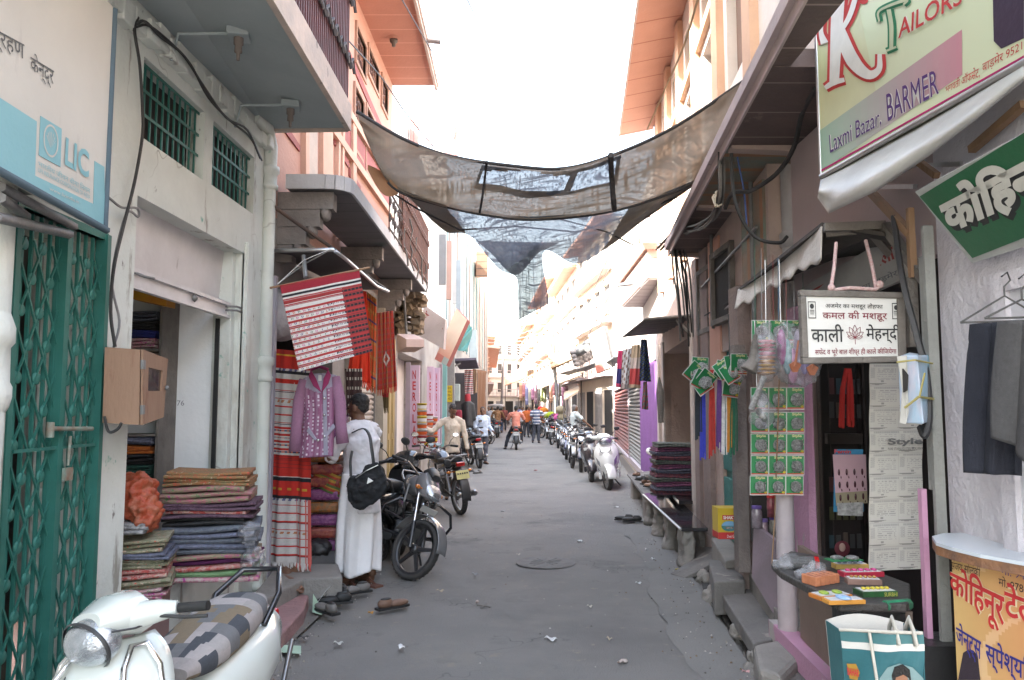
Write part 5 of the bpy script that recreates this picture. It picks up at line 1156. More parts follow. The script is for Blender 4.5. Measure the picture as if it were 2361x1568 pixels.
for (px, py, qx, qy) in ((1928,560,1915,672),(1996,555,2020,665)): cd_.tube([P(px,py,3.6),P((px+qx)/2+2,(py+qy)/2,3.5),P(qx,qy,YM)], .0085, 6)
cd_.tube([P(1915,670,YM),P(1960,664,YM-.01),P(2020,668,YM-.03),P(2032,655,YM-.03)], .009, 6); cd_.ell(P(1917,664,YM), .018, 8, 6); cd_.ell(P(2028,656,YM-.03), .018, 8, 6)
obj('cord', cd_, mat('pink_striped_cord', (.4,.2,.2), (.5,.42,.4), 90, .9), ms)
# ================= LEFT BEYOND THE BALCONY =================
l3 = thing('wooden_house', 'old wooden-fronted house with peeling teal boards above the paint shop', 'building', (lx(20),20,0))
obj('lower_wall', wall(fl, 13.1, 47, 0, 3.6, [(13.6,16.8,.15,2.6,1.0),(18.4,19.6,.1,2.4,.2),(22.5,30,.1,2.5,1.2),(32,40,.1,2.6,.8)], .35, -1), mat('mottled_plaster', (.4,.37,.33), (.25,.22,.2), 1.2, .9, .4, 20, st=[((.15,.12,.1), .62, 2, 1)]), l3)
r = random.Random(9); up = MB(); y = 22.0
cols = [(.4,.39,.37),(.27,.35,.34),(.42,.32,.27),(.45,.42,.38),(.34,.25,.2),(.32,.4,.38)]
while y < 46: d = r.uniform(.25,.7); up.bb((lx(y)-.1,y,3.6),(lx(y)+r.uniform(.0,.06),y+d-.05,8.0),r.choice(cols)); y += d
obj('board_front', up, m_attr_m, l3)
obj('light_block_mass', MB().bb((-8,21.95,0),(lx(30)-.55,46,7.9)), m_dark, l3)  # unseen bulk added behind the boards to shade the parked row opposite
obj('side_wall', MB().bb((-8,21.9,3.6),(lx(22)-.02,22.0,9)), m_lime, l3)
b = MB(); 
for (x0,y0_,x1,y1_,c) in ((1012,540,1027,655,(.2,.2,.2)),(1030,555,1040,690,(.4,.25,.2)),(1044,545,1052,700,(.5,.5,.48)),(1052,600,1062,735,(.33,.38,.4))): fr_quad(b, x0,y0_,x1,y1_,17.5,.12,c)
obj('grey_window_shutter', b, m_attr_m, l3)
obj('projecting_box', MB().hexa([P(1098,640,33),P(1124,640,33),P(1120,636,35),P(1096,636,35),P(1098,580,33),P(1126,582,33),P(1122,580,35),P(1096,580,35)]), mat('rotten_planks', (.28,.15,.09), (.18,.1,.06), 3, .85, .4, 20, planks=(2,.3,.08)), l3)
w3 = thing('white_parapet_house', 'pale house with carved rooftop parapet rising beyond the peach building', 'building', (-2.6,15.5,0))
k = MB(); k.bb((-8,12.8,0),(lx(15)-.35,21.9,7.9)); obj('upper_block', k, m_lime, w3)
k = MB(); 
for px in (945,955,1047): fr_quad(k, px, 265, px+8, 360, 17, .2)
for an in range(16): a = an*.3927; c_ = P(1015,305,17); k.tube([c_+V((.32*math.cos(a),0,.32*math.sin(a))), c_+V((.32*math.cos(a+.39),0,.32*math.sin(a+.39)))], .03, 4)
for j in range(3): k.tube([P(985,275+j*5,17),P(1045,275+j*5,17)], .02, 4)
k.tube([P(950,350,17),P(1050,358,17)], .05, 4)
obj('roof_parapet', k, mat('pale_red_trim', (.55,.3,.26)), w3)
# rubble under the next balcony
rb_ = MB(); r = random.Random(4)
for i in range(130):
    px, py = r.uniform(905,975), r.uniform(665,765)
    if py < 690+(px-905)*.1 or px > 960 and py < 690: pass
    rb_.box(P(px,py,13.4+r.uniform(-.2,.3)), (r.uniform(.06,.2),.2,r.uniform(.04,.12)), R=Matrix.Rotation(r.uniform(-.6,.6),3,'Y')@Matrix.Rotation(r.uniform(-.5,.5),3,'Z'))
obj('broken_masonry', rb_, mat('rubble', (.34,.26,.17), (.16,.12,.09), 6, .95, .8, 15), label='crumbling rubble masonry exposed under the end of the left balcony', cat='masonry')
obj('slender_pole', MB().tube([P(930,590,12.8),P(932,690,12.9),P(938,780,13)], .02, 6), m_greymetal, label='thin grey pole hanging from the left balcony edge', cat='pole')
# signs on the left
def signbox(nm, q, t, m, lab, edge=None):
    th_ = thing(nm, lab, 'sign', q[3]); obj('sign_face', panel(q, t), m, th_); return th_
q = [P(978,703,14.6),P(1027,737,14.2),P(1022,805,14.2),P(963,772,14.6)]
s1 = signbox('red_lettered_sign', q, .06, mat('worn_white_sign', (.6,.52,.48), (.5,.42,.38), 3, .7, .2, st=[((.35,.3,.27), .68, 4, .4)]), 'white worn sign with faded red Hindi letters leaning out above the paint shop')
m_fr = mat('faded_red_letter', (.4,.06,.045))
lettering('जेपाराम', q, .08,.12,.55,.42, m_fr, s1, off=.03); lettering('वस्त्र', q, .6,.14,.93,.48, m_fr, s1, off=.03); lettering('शोरूम', q, .35,.6,.7,.8, mat('faded_blue_letter',(.2,.25,.35)), s1, off=.02)
q = [P(1052,711,17.4),P(1077,738,16.6),P(1029,843,16.4),P(1002,828,17.2)]; f = bil(q)
s2 = thing('orange_sign', 'tall glossy sign fading from cream to orange, hung diagonally past the white sign', 'sign', q[3])
def colO(u, v): 
    if v > .85 and u > .0: return (.5,.13,.09) if u < .6 else (.35,.4,.35)
    return (.68,.5,.36) if v < .5 else tuple((.68,.5,.36)[i]*(1-(v-.5)*2)+(.6,.2,.11)[i]*(v-.5)*2 for i in range(3))
obj('printed_face', MB().grid(f, 12, 30, colO, False), m_attr_g, s2); obj('sign_back', panel([p+V((0,.01,0)) for p in q], .08), mat('dull_red_edge', (.3,.1,.08)), s2)
q = [P(915,770,12.2),P(937,782,11.9),P(937,800,11.9),P(916,812,12.2)]
obj('light_box', panel(q, .3), mat('pinkish_tin', (.6,.45,.4), (.5,.36,.32)), label='small pinkish tin light box beside the checked shawl', cat='light box')
q = [P(1080,762,26),P(1098,760,26),P(1101,835,26),P(1083,832,26)]
obj('white_signbox', panel(q, .5), mat('pale_grey_box', (.5,.55,.54)), label='upright pale grey sign box above the far textile shop awning', cat='sign')
# teal tarp
tq = bil([P(1075,735,21),P(1090,760,22),P(1078,812,22),P(1022,800,20)])
obj('teal_tarp', MB().grid(lambda u, v: tq(u, v)+V((0,.15*math.sin(u*12+v*7),0)), 20, 14), mat('teal_tarpaulin', (.06,.22,.2), (.04,.15,.14), 3, .7, .4, 20), label='crumpled teal tarpaulin stretched behind the orange sign', cat='tarpaulin')
# paint shop
ps = thing('paint_shop', 'paint shop front with pale pink boards lettered NEROLAC in red', 'shop', (-1.9,14,0))
m_pb = mat('pale_pink_board', (.62,.45,.55), (.55,.4,.5), 3, .6, .1)
for i, (x0, x1, y0_, y1_, Y) in enumerate(((944,966,842,1036,13.5),(985,999,845,1030,16.4),(1000,1013,848,1028,16.6))):
    b = obj('painted_board', fr_quad(MB(), x0,y0_,x1,y1_,Y,.06), m_pb, ps)
    for j, ch in enumerate('NEROLAC'):
        h = (y1_-y0_)*.128; ya = y0_+12+j*(h*1.02)
        q = [P(x0+4,ya,Y),P(x1-4,ya,Y),P(x1-4,ya+h*.8,Y),P(x0+4,ya+h*.8,Y)]
        lettering(ch, q, .22,0,.78,1, m_kr, b, off=.02)
obj('shop_depth', MB().bb((-3.3,13.5,.0),(-3.2,17,3)), m_dark, ps)
k = MB(); fr_quad(k, 936,835,944,1030,13.4,.05); fr_quad(k,1013,840,1018,1025,17.4,.1); obj('door_leaf', k, mat('lilac_door', (.4,.33,.38)), ps)
bk_cols = [((.65,.45,.02),'yellow'),((.7,.68,.66),'white'),((.55,.1,.02),'orange'),((.4,.02,.03),'red'),((.1,.35,.08),'green')]
n_ = 0
for px, top, Y, sq in ((973,938,13.2,[0,1,0,1,1,3]),(988,962,13.9,[3,1,2,1,2,3]),(999,968,14.6,[1,3,1,2,1,3])):
    for i, ci in enumerate(sq):
        c_, nm = bk_cols[ci]; a = P(px, top+i*15, Y); rr_ = .085
        bt_ = obj('paint_bucket', MB().lathe([(0,-.06),(rr_*.85,-.06),(rr_,.05),(rr_*1.05,.05),(rr_*1.05,.06),(0,.06)], a, 14), mat('bucket_'+nm, c_, tuple(x*.9 for x in c_), 3, .4, 0), label='%s paint bucket %s from the top in the %s column by the pink boards' % (nm, ('first','second','third','fourth','fifth','sixth')[i], ('left','middle','right')[n_]), cat='bucket', group='stacked paint buckets')
        obj('bucket_band', MB().lathe([(rr_*.9,-.03),(rr_*.98,.025)], a, 14), mat('bucket_'+bk_cols[(ci+1) % 3][1], bk_cols[(ci+1) % 3][0]), bt_)
    n_ += 1
fr = MB(); fr_quad(fr,1018,838,1029,1030,18,.1); obj('turquoise_post', fr, mat('turquoise_paint', (.22,.45,.42), (.18,.38,.36), 3, .8, .2), label='turquoise painted doorpost between the paint shop and the grey pier', cat='post')
gp_ = thing('grey_pier', 'tall grey pier carrying a small yellow notice board', 'pier', P(1038,1000,20)); obj('pier', fr_quad(MB(),1030,800,1046,1040,20,.25), m_conc, gp_)
q = [P(1031,889,19.98),P(1043,889,19.98),P(1043,927,19.98),P(1031,927,19.98)]
yb = obj('notice_board', panel([p-V((0,.01,0)) for p in q], -.0+.008), mat('notice_yellow', (.6,.42,.02)), gp_)
for s_, v in (('BHIC',.15),('WHIS',.38),('PH',.6),('43',.8)): lettering(s_, [p-V((0,.012,0)) for p in q], .15,v-.08,.85,v+.07, m_ltr_b, gp_)
# far textile stall
ts = thing('textile_stall', 'shaded textile stall with low awning beyond the grey pier', 'shop', (-1.6,24,0))
q = [P(1046,832,20.5),P(1098,830,20.5),P(1104,850,23),P(1060,852,23)]; obj('stall_awning', panel(q, .06), mat('dark_purple_awning', (.12,.1,.13)), ts)
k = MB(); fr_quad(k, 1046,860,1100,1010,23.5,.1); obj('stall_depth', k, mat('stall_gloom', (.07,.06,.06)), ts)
k = MB(); k.tube([P(1046,845,20.5),P(1062,838,20.5)], .03, 4); k.tube([P(1047,870,20.5),P(1047,1010,20.5)], .03, 6); obj('stall_frame', k, m_woodg, ts)
zl = .05
def colF(u, v): k = int(v*24); return [(.35,.05,.06),(.5,.45,.42),(.12,.08,.1),(.45,.4,.4)][k % 4] if (k % 2 or int(u*14) % 3) else (.5,.2,.18)
cloth('hanging_rug', [P(1071,853,21.5),P(1090,853,21.5),P(1091,909,21.5),P(1072,910,21.5)], 20, 50, colF, 'red and white banded rug hanging at the far left textile stall', 'rug', .03, 6)
cloth('floral_cloth', [P(1090,850,22),P(1099,852,22),P(1100,905,22),P(1092,908,22)], 16, 40, lambda u, v: (.3,.12,.06) if (int(u*8)+int(v*20)) % 2 else (.35,.3,.2), 'brown flowered cloth hanging beside the banded rug', 'cloth', .03, 5)
cloth('brown_curtain', [P(1101,852,24),P(1122,856,26),P(1120,965,26),P(1100,960,24)], 16, 20, lambda u, v: (.16,.07,.03), 'plain brown curtain hanging at the far end of the left stalls', 'curtain', .05, 14)
jk2 = MB().tube([P(1078,925,21),P(1080,985,21)], [.2,.26], 12, sq=.5).tube([P(1072,930,21),P(1062,975,21)], [.1,.06], 8).tube([P(1086,930,21),P(1094,970,21)], [.1,.06], 8)
remesh(jk2, .03, 'black_jacket', m_ltr_b, label='dark jacket hanging under the banded rug at the left stall', cat='jacket')
remesh(MB().tube([P(1078,908,21.3),P(1079,930,21.3)], [.2,.22], 12, sq=.4), .03, 'crimson_top', mat('crimson_cloth', (.35,.02,.03)), label='crimson top hanging between the rug and the dark jacket', cat='top')
obj('red_sack', fr_quad(MB(),1050,945,1064,985,20.6,.3), mat('maroon_sack', (.28,.03,.05)), label='maroon cloth bale leaning at the left stall behind the man', cat='bale', bevel=.05)
obj('meter_cabinet', fr_quad(MB(),1047,885,1060,925,20.4,.2), mat('pale_green_grey', (.38,.42,.38)), label='pale grey meter cabinet fixed beside the yellow notice', cat='cabinet', bevel=.02)
# ================= FAR END OF THE STREET =================
m_far = [mat('far_plaster_%s' % n, c, c2, .5, .85, .3, 6, st=[((.45,.34,.28), .66, .7, .4)]) for n, c, c2 in (('cream', (.72,.62,.5), (.6,.5,.4)), ('white', (.75,.72,.68), (.62,.58,.54)), ('peach', (.68,.5,.4), (.56,.4,.32)))]
m_wing = mat('far_window', (.1,.09,.085)); m_fsh = mat('far_shutter_grey', (.3,.28,.27), (.22,.2,.2))
def farb(x0, y0_, x1, y1_, h, m, lab, side, floors=3, bays=4, dark_ground=True):
    """street-facing wall from (x0,y0) to (x1,y1), body extends away from the street"""
    t = thing('far_house', lab, 'building', ((x0+x1)/2,(y0_+y1_)/2,0), 'houses at the far end of the street')
    a, b = V((x0,y0_,0)), V((x1,y1_,0)); d = (b-a).normalized(); n = V((d.y,-d.x,0))*-side; Ln = (b-a).length
    k = MB(); k.prism([a, b, b+n*8, a+n*8], (0,0,h)); obj('wall', k, m, t)
    fh = (h-3)/floors; 
    for fl_i in range(floors):
        for j in range(bays):
            s0 = Ln*(j+.3)/bays; s1 = Ln*(j+.7)/bays; z0 = 3+fh*fl_i+fh*.25; z1 = z0+fh*.5
            k = MB(); k.prism([a+d*s0-n*.02+V((0,0,z0)), a+d*s1-n*.02+V((0,0,z0)), a+d*s1-n*.02+V((0,0,z1)), a+d*s0-n*.02+V((0,0,z1))], n*.03)
            wo = obj('window', k, m_wing, t)
            k = MB(); 
            for zz_ in (z0-.12, z1): k.prism([a+d*(s0-.15)+V((0,0,zz_)), a+d*(s1+.15)+V((0,0,zz_)), a+d*(s1+.15)-n*.18+V((0,0,zz_)), a+d*(s0-.15)-n*.18+V((0,0,zz_))], (0,0,.1))
            obj('window_ledge', k, m, wo)
        k = MB(); z = 3+fh*fl_i; k.prism([a+V((0,0,z)), b+V((0,0,z)), b-n*.45+V((0,0,z)), a-n*.45+V((0,0,z))], (0,0,.12))
        obj('balcony_ledge', k, m_fas, t)
        if fl_i < floors-1:
            k = MB()
            for j in range(int(Ln/.5)): p = a+d*(j*.5)-n*.4+V((0,0,z+.12)); k.tube([p, p+V((0,0,.8))], .03, 4)
            k.tube([a-n*.4+V((0,0,z+.95)), b-n*.4+V((0,0,z+.95))], .05, 4); obj('balustrade', k, m_fas, t)
    k = MB(); k.prism([a-d*.3+V((0,0,h)), b+d*.3+V((0,0,h)), b+d*.3-n*.8+V((0,0,h-.1)), a-d*.3-n*.8+V((0,0,h-.1))], (0,0,.15)); obj('eave', k, m_peach, t)
    for j in range(bays):
        s0 = Ln*(j+.12)/bays; s1 = Ln*(j+.88)/bays; k = MB(); k.prism([a+d*s0-n*.01+V((0,0,.2)), a+d*s1-n*.01+V((0,0,.2)), a+d*s1-n*.01+V((0,0,2.4)), a+d*s0-n*.01+V((0,0,2.4))], n*.03)
        obj('shop_opening', k, m_fsh if j % 2 else m_dark, t)
    return t
farb(4.5,34.6,3.75,44,10.2,m_far[0],'tall cream sunlit house just past the red roller shutter',-1,3,4)
farb(3.7,44.2,3.2,56,9.6,m_far[1],'white sunlit house behind the lamp pole',-1,3,4)
farb(3.1,56.3,2.3,74,11.0,m_far[2],'peach sunlit house with tall front beyond the lamp pole',-1,3,5)
farb(2.1,74.3,1.0,98,9.5,m_far[0],'far cream house with awnings near the end of the street',-1,3,5)
farb(-3.6,104,1.6,106,10.5,m_far[1],'white house closing the end of the street',1,3,4)
farb(1.8,99,3.4,140,12,m_far[0],'furthest cream house glimpsed over the end of the street',-1,3,4)
farb(-1.55,47.3,-2.2,70,5.2,m_far[2],'low peach house at the far left of the street',1,1,4)
farb(-2.3,70.3,-3.6,103,8.0,m_far[0],'cream house at the far left end of the street',1,2,4)
# poles
def pole(base, top, r_, lab, arms):
    t = thing('utility_pole', lab, 'pole', base); obj('shaft', MB().tube([base, top], [r_, r_*.75], 10), m_greymetal, t)
    k = MB()
    for z, l_ in arms: c_ = V(base).lerp(V(top), z); k.tube([c_-V((l_,0,0)), c_+V((l_,0,0))], .03, 5)
    for z, l_ in arms:
        for sx in (-1, 1): c_ = V(base).lerp(V(top), z); k.ell(c_+V((sx*l_,0,.08)), (.05,.05,.08), 6, 5)
    obj('cross_arm', k, m_greymetal, t); return t
pole(G(1290,1012), P(1272,738,41), .1, 'leaning grey steel lamp pole on the right side of the street', [(.97,.6)])
pole(V((-.9,62,0)), P(1163,775,62), .11, 'grey electricity pole standing at the middle of the far street', [(.98,.7),(.8,.5)])
# awnings, hanging goods at far right stalls
r = random.Random(21)
aw_cols = [((.7,.62,.5),'cream'),((.6,.55,.5),'pale grey'),((.5,.3,.2),'brown'),((.62,.5,.38),'sand')]
AW = [(1212,1255,888,60,'white tilted'),(1240,1290,880,50,'long cream'),(1290,1340,868,44,'ragged grey'),(1165,1215,872,70,'broad white'),(1300,1335,905,40,'low brown'),(1195,1230,900,78,'small cream')]
for px0, px1, py, Y, nm in AW:
    a_, b_ = P(px0, py+14, Y-3), P(px1, py-12, Y+2); c_, nn = r.choice(aw_cols)
    q = [P(px0,py,Y+1), P(px1,py-16,Y+1), P(px1,py-4,Y-2), P(px0,py+16,Y-2)]
    t = thing('stall_awning', '%s awning over the far stalls, %s' % (nm, {1212:'behind the striped-shirt man',1240:'left of the lamp pole',1290:'right of the lamp pole',1165:'over the salmon-shirt rider',1300:'below the ragged one',1195:'left of the striped-shirt man'}[px0]), 'awning', q[3], 'awnings of the far stalls')
    obj('canvas', panel(q, .08), mat('awning_'+nn.replace(' ', '_'), c_, tuple(x*.8 for x in c_), .8), t)
    k = MB(); k.tube([q[3], V((q[3].x, q[3].y, 0))], .04, 5); k.tube([q[2], V((q[2].x, q[2].y, 0))], .04, 5); obj('post', k, m_woodg, t)
gc = [(.5,.03,.04,'red'),(.55,.1,.3,'pink'),(.4,.5,.03,'lime green'),(.6,.2,.02,'orange'),(.35,.3,.2,'khaki'),(.06,.05,.07,'black'),(.5,.5,.5,'white'),(.1,.12,.4,'blue'),(.25,.02,.08,'maroon'),(.3,.33,.08,'olive')]
n_ = 0
for i in range(16):
    px = 1200+i*7.0; c_ = gc[(i*7+3) % 10]; c_ = tuple(x*.55+.17 if j < 3 else 0 for j, x in enumerate(c_[:3]))+(c_[3],); Y = 56-i*.8; py = 895-r.uniform(0,14); h = r.uniform(30,50)
    q = [P(px-3,py,Y),P(px+4,py,Y),P(px+4,py+h,Y),P(px-3,py+h,Y)]
    cloth('hanging_garment', q, 8, 10, lambda u, v, c_=c_: c_[:3] if int(v*6) % 4 else tuple(min(.7, x*1.4+.05) for x in c_[:3]), '%s garment hanging at the far right stalls, %s from the left' % (c_[3], 'first second third fourth fifth sixth seventh eighth ninth tenth eleventh twelfth thirteenth fourteenth fifteenth sixteenth seventeenth eighteenth nineteenth twentieth twenty-first last'.split()[i]), 'garment', .05, 9, group='garments hanging at the far right stalls', thick=.03)
for i in range(12):
    px = 1232+i*5.5; c_ = gc[(i*3+1) % 10]; Y = 46-i*.6
    remesh(MB().ell(P(px, 955+r.uniform(-12,10), Y), (.28,.3,.2)).ell(P(px+3, 962, Y), (.25,.2,.22)), .05, 'goods_bundle', mat('bundle_'+c_[3].replace(' ', '_'), c_[:3], None, 3, .9), label='%s bundle of goods on the far right stalls, %s from the left' % (c_[3], 'first second third fourth fifth sixth seventh eighth ninth tenth eleventh last'.split()[i]), cat='bundle', group='bundles on the far right stalls', smooth=2)
# lattice awning like tray of cups right of pole
k = MB(); q = bil([P(1262,812,42),P(1330,790,40),P(1318,828,38),P(1270,850,40)])
for i in range(9):
    for j in range(4): k.box(q((i+.5)/9,(j+.5)/4)-V((0,.05,0)), (.2,.1,.14), R=Matrix.Rotation(.5+.2*i,3,'Y'))
ct_ = thing('cup_awning', 'sunlit sloping tin awning studded with rows of pale tiles beside the lamp pole', 'awning', q(.5,.5)); obj('tile_row', k, mat('pale_tile', (.75,.62,.45)), ct_); obj('tin_sheet', panel([q(0,0),q(1,0),q(1,1),q(0,1)], .1), mat('brown_tin', (.25,.15,.08)), ct_)
# cream leaning sign on the right and long green one
q = [P(1357,772,22),P(1392,752,20.5),P(1412,845,20.5),P(1376,862,22)]
t = thing('leaning_sign', 'pale leaning sign board with a faded red corner above the right shutters', 'sign', q[3]); obj('sign_face', MB().grid(bil(q), 10, 10, lambda u, v: (.55,.2,.16) if v > .75 and u < .5 else (.66,.6,.52), False), m_attr_g, t); obj('sign_back', panel([p+V((0,.02,0)) for p in q], .1), m_greymetal, t)
k = MB()
for px, py in ((1332,808),(1350,790)): k.tube([P(px,py+6,24),P(px+22,py-6,23)], .12, 10)
obj('rolled_pipe', k, m_greymetal, label='grey pipes poking out beside the leaning sign', cat='pipe')
k = MB()
for i in range(6): 
    for j in range(4): k.ell(P(1322+i*9+j*3, 812-i*5+j*9, 24), (.13,.16,.1), 6, 5)
obj('scalloped_brackets', k, mat('grey_carved', (.28,.25,.24), None, 3), label='row of grey scalloped stone brackets on the right beyond the leaning sign', cat='bracket')
# hanging scarves at the right canopy
def colT(c1, c2, c3): return lambda u, v: c3 if v > .88 else (c2 if (abs(math.sin(u*9+v*14))*abs(math.sin(v*17-u*5)) > .62) else c1)
cloth('pink_towel', [P(1425,808,11.6),P(1436,808,11.6),P(1432,894,11.6),P(1420,892,11.6)], 10, 20, lambda u, v: (.55,.05,.14) if v < .5 or v > .92 else (.04,.04,.16), 'narrow pink and navy towel hanging leftmost under the dark canopy', 'towel', .02, 5)
cloth('white_stole', [P(1436,806,11.2),P(1456,802,11.2),P(1450,898,11.2),P(1432,896,11.2)], 24, 60, colT((.62,.6,.6),(.25,.15,.12),(.4,.35,.33)), 'white stole with brown mango print hanging second from left', 'stole', .02, 7)
cloth('red_cream_stole', [P(1457,796,10.8),P(1476,794,10.8),P(1478,896,10.8),P(1450,894,10.8)], 24, 60, lambda u, v: (.5,.38,.26) if v < .3 or v > .92 else ((.6,.5,.45) if v < .55 else (.5,.07,.07)), 'stole fading from beige to red hanging beside the white printed stole', 'stole', .02, 7)
cloth('blue_black_dress', [P(1478,782,10.4),P(1492,782,10.4),P(1500,880,10.4),P(1475,878,10.4)], 24, 60, lambda u, v: (.03,.06,.2) if (int(u*9)+int(v*28)) % 3 == 0 else ((.12,.16,.08) if (int(u*13)*3+int(v*31)) % 5 == 0 else (.012,.013,.02)), 'black and blue flowered long scarf hanging rightmost under the dark canopy', 'scarf', .04, 9)
cloth('rose_scarf', [P(1484,880,10.4),P(1492,880,10.4),P(1494,945,10.4),P(1480,943,10.4)], 12, 40, lambda u, v: (.3,.05,.06) if (int(u*5)+int(v*16)) % 3 == 0 else (.12,.13,.12), 'grey and rose scarf end dangling below the black and blue one', 'scarf', .03, 9)
obj('hanging_rope_bundle', MB().tube([P(1520,870,9.9),P(1522,905,9.9),P(1524,975,9.9)], [.01,.05,.035], 8), m_woodg, label='grey tied cloth bundle dangling beside the dark doorway', cat='bundle')
# lamp fitting
t = thing('flood_lamp', 'white box lamp fixed under the turquoise soffit', 'lamp', P(1710,600,7.0)); obj('lamp_box', panel([P(1692,585,6.9),P(1728,588,6.8),P(1730,618,6.8),P(1694,620,6.9)], .14), mat('rusty_white_box', (.4,.32,.26), (.3,.2,.15), 6), t); obj('lamp_glass', panel([P(1696,588,6.88),P(1722,590,6.78),P(1724,612,6.78),P(1697,614,6.88)], .004), mat('lamp_glass_white', (.8,.8,.78), None, 3, .2, 0), t)
obj('sunlit_canvas_patch', panel([P(1800,563,5.9),P(1803,575,5.85),P(1742,642,6.1),P(1755,604,6.1)], .01), m_ltr_w, label='white sheet painted as a sunlit patch of canvas above the kiosk awning', cat='canvas')  # sun falling on the awning canvas, put in as a white sheet
obj('tube_arm', MB().tube([P(1425,658,14),P(1460,654,13.6)], .035, 8).tube([P(1460,654,13.6),P(1478,662,13.5),P(1494,640,13.3),P(1497,600,13.3)], .012, 6), m_alu, label='white tube lamp arm sticking out from the boxed balcony', cat='lamp')
# ================= SHADE NET =================
m_net = bpy.data.materials.new('burlap_net'); m_net.use_nodes = True
def netmat(m, col, thr, den):
    N, K = m.node_tree.nodes, m.node_tree.links; N.clear(); out = N.new('ShaderNodeOutputMaterial'); tc = N.new('ShaderNodeTexCoord')
    uv = N.new('ShaderNodeAttribute'); uv.attribute_name = 'Col'
    def wav(axis, sc_):
        mp = N.new('ShaderNodeMapping'); mp.inputs['Scale'].default_value = sc_; K.new(tc.outputs['Object'], mp.inputs[0])
        x = N.new('ShaderNodeTexNoise'); x.inputs['Scale'].default_value = 1; x.inputs['Detail'].default_value = 3; K.new(mp.outputs[0], x.inputs['Vector']); return x.outputs['Fac']
    a = wav(0, (2, 3, 75)); b_ = wav(0, (75, 20, 2)); c_ = wav(0, (1.5, 1.5, 1.5))
    ad = N.new('ShaderNodeMath'); ad.operation = 'MAXIMUM'; K.new(a, ad.inputs[0]); K.new(b_, ad.inputs[1])
    cs = N.new('ShaderNodeMath'); cs.operation = 'MULTIPLY'; cs.inputs[1].default_value = .12; K.new(c_, cs.inputs[0])
    ad2 = N.new('ShaderNodeMath'); ad2.operation = 'ADD'; K.new(ad.outputs[0], ad2.inputs[0]); K.new(cs.outputs[0], ad2.inputs[1])
    mr = N.new('ShaderNodeMapRange'); mr.inputs['From Min'].default_value = .54; mr.inputs['From Max'].default_value = .68; mr.inputs['To Min'].default_value = thr; mr.inputs['To Max'].default_value = den; K.new(ad2.outputs[0], mr.inputs['Value'])
    d = N.new('ShaderNodeBsdfDiffuse'); t = N.new('ShaderNodeBsdfTranslucent'); tr = N.new('ShaderNodeBsdfTransparent')
    cm = N.new('ShaderNodeMixRGB'); cm.inputs[1].default_value = (*[x*.6 for x in col], 1); cm.inputs[2].default_value = (*col, 1); K.new(mr.outputs[0], cm.inputs[0]); K.new(cm.outputs[0], d.inputs[0]); K.new(cm.outputs[0], t.inputs[0])
    mx = N.new('ShaderNodeMixShader'); mx.inputs[0].default_value = .35; K.new(d.outputs[0], mx.inputs[1]); K.new(t.outputs[0], mx.inputs[2])
    m2 = N.new('ShaderNodeMixShader'); K.new(mr.outputs[0], m2.inputs[0]); K.new(tr.outputs[0], m2.inputs[1]); K.new(mx.outputs[0], m2.inputs[2]); K.new(m2.outputs[0], out.inputs['Surface'])
netmat(m_net, (.27,.225,.18), .955, 1.0)
m_net2 = bpy.data.materials.new('thin_burlap'); m_net2.use_nodes = True; netmat(m_net2, (.16,.18,.22), .86, .99)
def curve(pts):
    def f(u):
        n = len(pts)-1; k = min(u*n, n-.0001); i = int(k); t = k-i
        g = lambda j: pts[max(0, min(n, j))]
        A_, B_, C_, D_ = g(i-1), g(i), g(i+1), g(i+2)
        return tuple(.5*((2*B_[j])+(C_[j]-A_[j])*t+(2*A_[j]-5*B_[j]+4*C_[j]-D_[j])*t*t+(-A_[j]+3*B_[j]-3*C_[j]+D_[j])*t**3) for j in range(len(B_)))
    return f
nt_ = thing('shade_cloth', 'brown burlap shade cloth strung sagging across the street between the two rooftops', 'shade cloth', (0,7,3.5))
# (px, py, Y)
topc = curve([(822,257,7.0),(930,320,7.0),(1040,360,7.0),(1180,382,7.0),(1300,388,7.0),(1420,355,6.8),(1560,290,6.4),(1728,178,5.8)])
midc = curve([(838,305,7.1),(900,425,7.5),(1010,470,7.7),(1130,496,7.8),(1240,505,7.8),(1400,488,7.6),(1530,450,7.2),(1628,410,6.7)])
lowc = curve([(945,447,8.0),(1000,505,8.3),(1031,536,8.5),(1075,540,8.7),(1130,582,8.9),(1190,634,9.0),(1253,577,9.0),(1327,608,8.8),(1401,571,8.5),(1484,509,8.1),(1611,422,7.4)])
def seg(f1, f2, nz=0, amp=3):
    def fn(u, v):
        a, b_ = f1(u), f2(u); p = [a[j]*(1-v)+b_[j]*v for j in range(3)]
        w_ = amp*math.sin(u*23+v*4)+amp*.6*math.sin(u*51-v*9)
        return P(p[0], p[1]+w_*v*(1-v)*3, p[2]+.12*math.sin(u*17+v*6)+.12*math.sin(v*3.14))
    return fn
hole = lambda u, v: False if (.37 < u < .60 and .06+.9*abs(u-.485) < v < .42) or (.62 < u < .72 and .12 < v < .5) else None
topb = seg(topc, midc)
obj('upper_cloth', MB().grid(topb, 160, 30, lambda u, v: hole(u, v)), m_net, nt_)
th2 = MB().grid(lambda u, v: topb(.36+.37*u, .04+.5*v)+V((0,.03,0)), 50, 12); obj('thin_patch', th2, m_net2, nt_)
obj('lower_cloth', MB().grid(seg(lambda u: tuple(midc(.02+.96*u)[j]+(0,-6,.02)[j] for j in range(3)), lowc, amp=5), 140, 26), m_net2, nt_)
dkp = MB().grid(lambda u, v: seg(lambda q: midc(.02+.96*q), lowc, amp=5)(u*.30, v)-V((0,.04,0)), 40, 20); obj('left_fold', dkp, m_net, nt_)
dkp = MB().grid(lambda u, v: seg(lambda q: midc(.02+.96*q), lowc, amp=5)(.78+u*.22, v)-V((0,.04,0)), 30, 20); obj('right_fold', dkp, m_net, nt_)
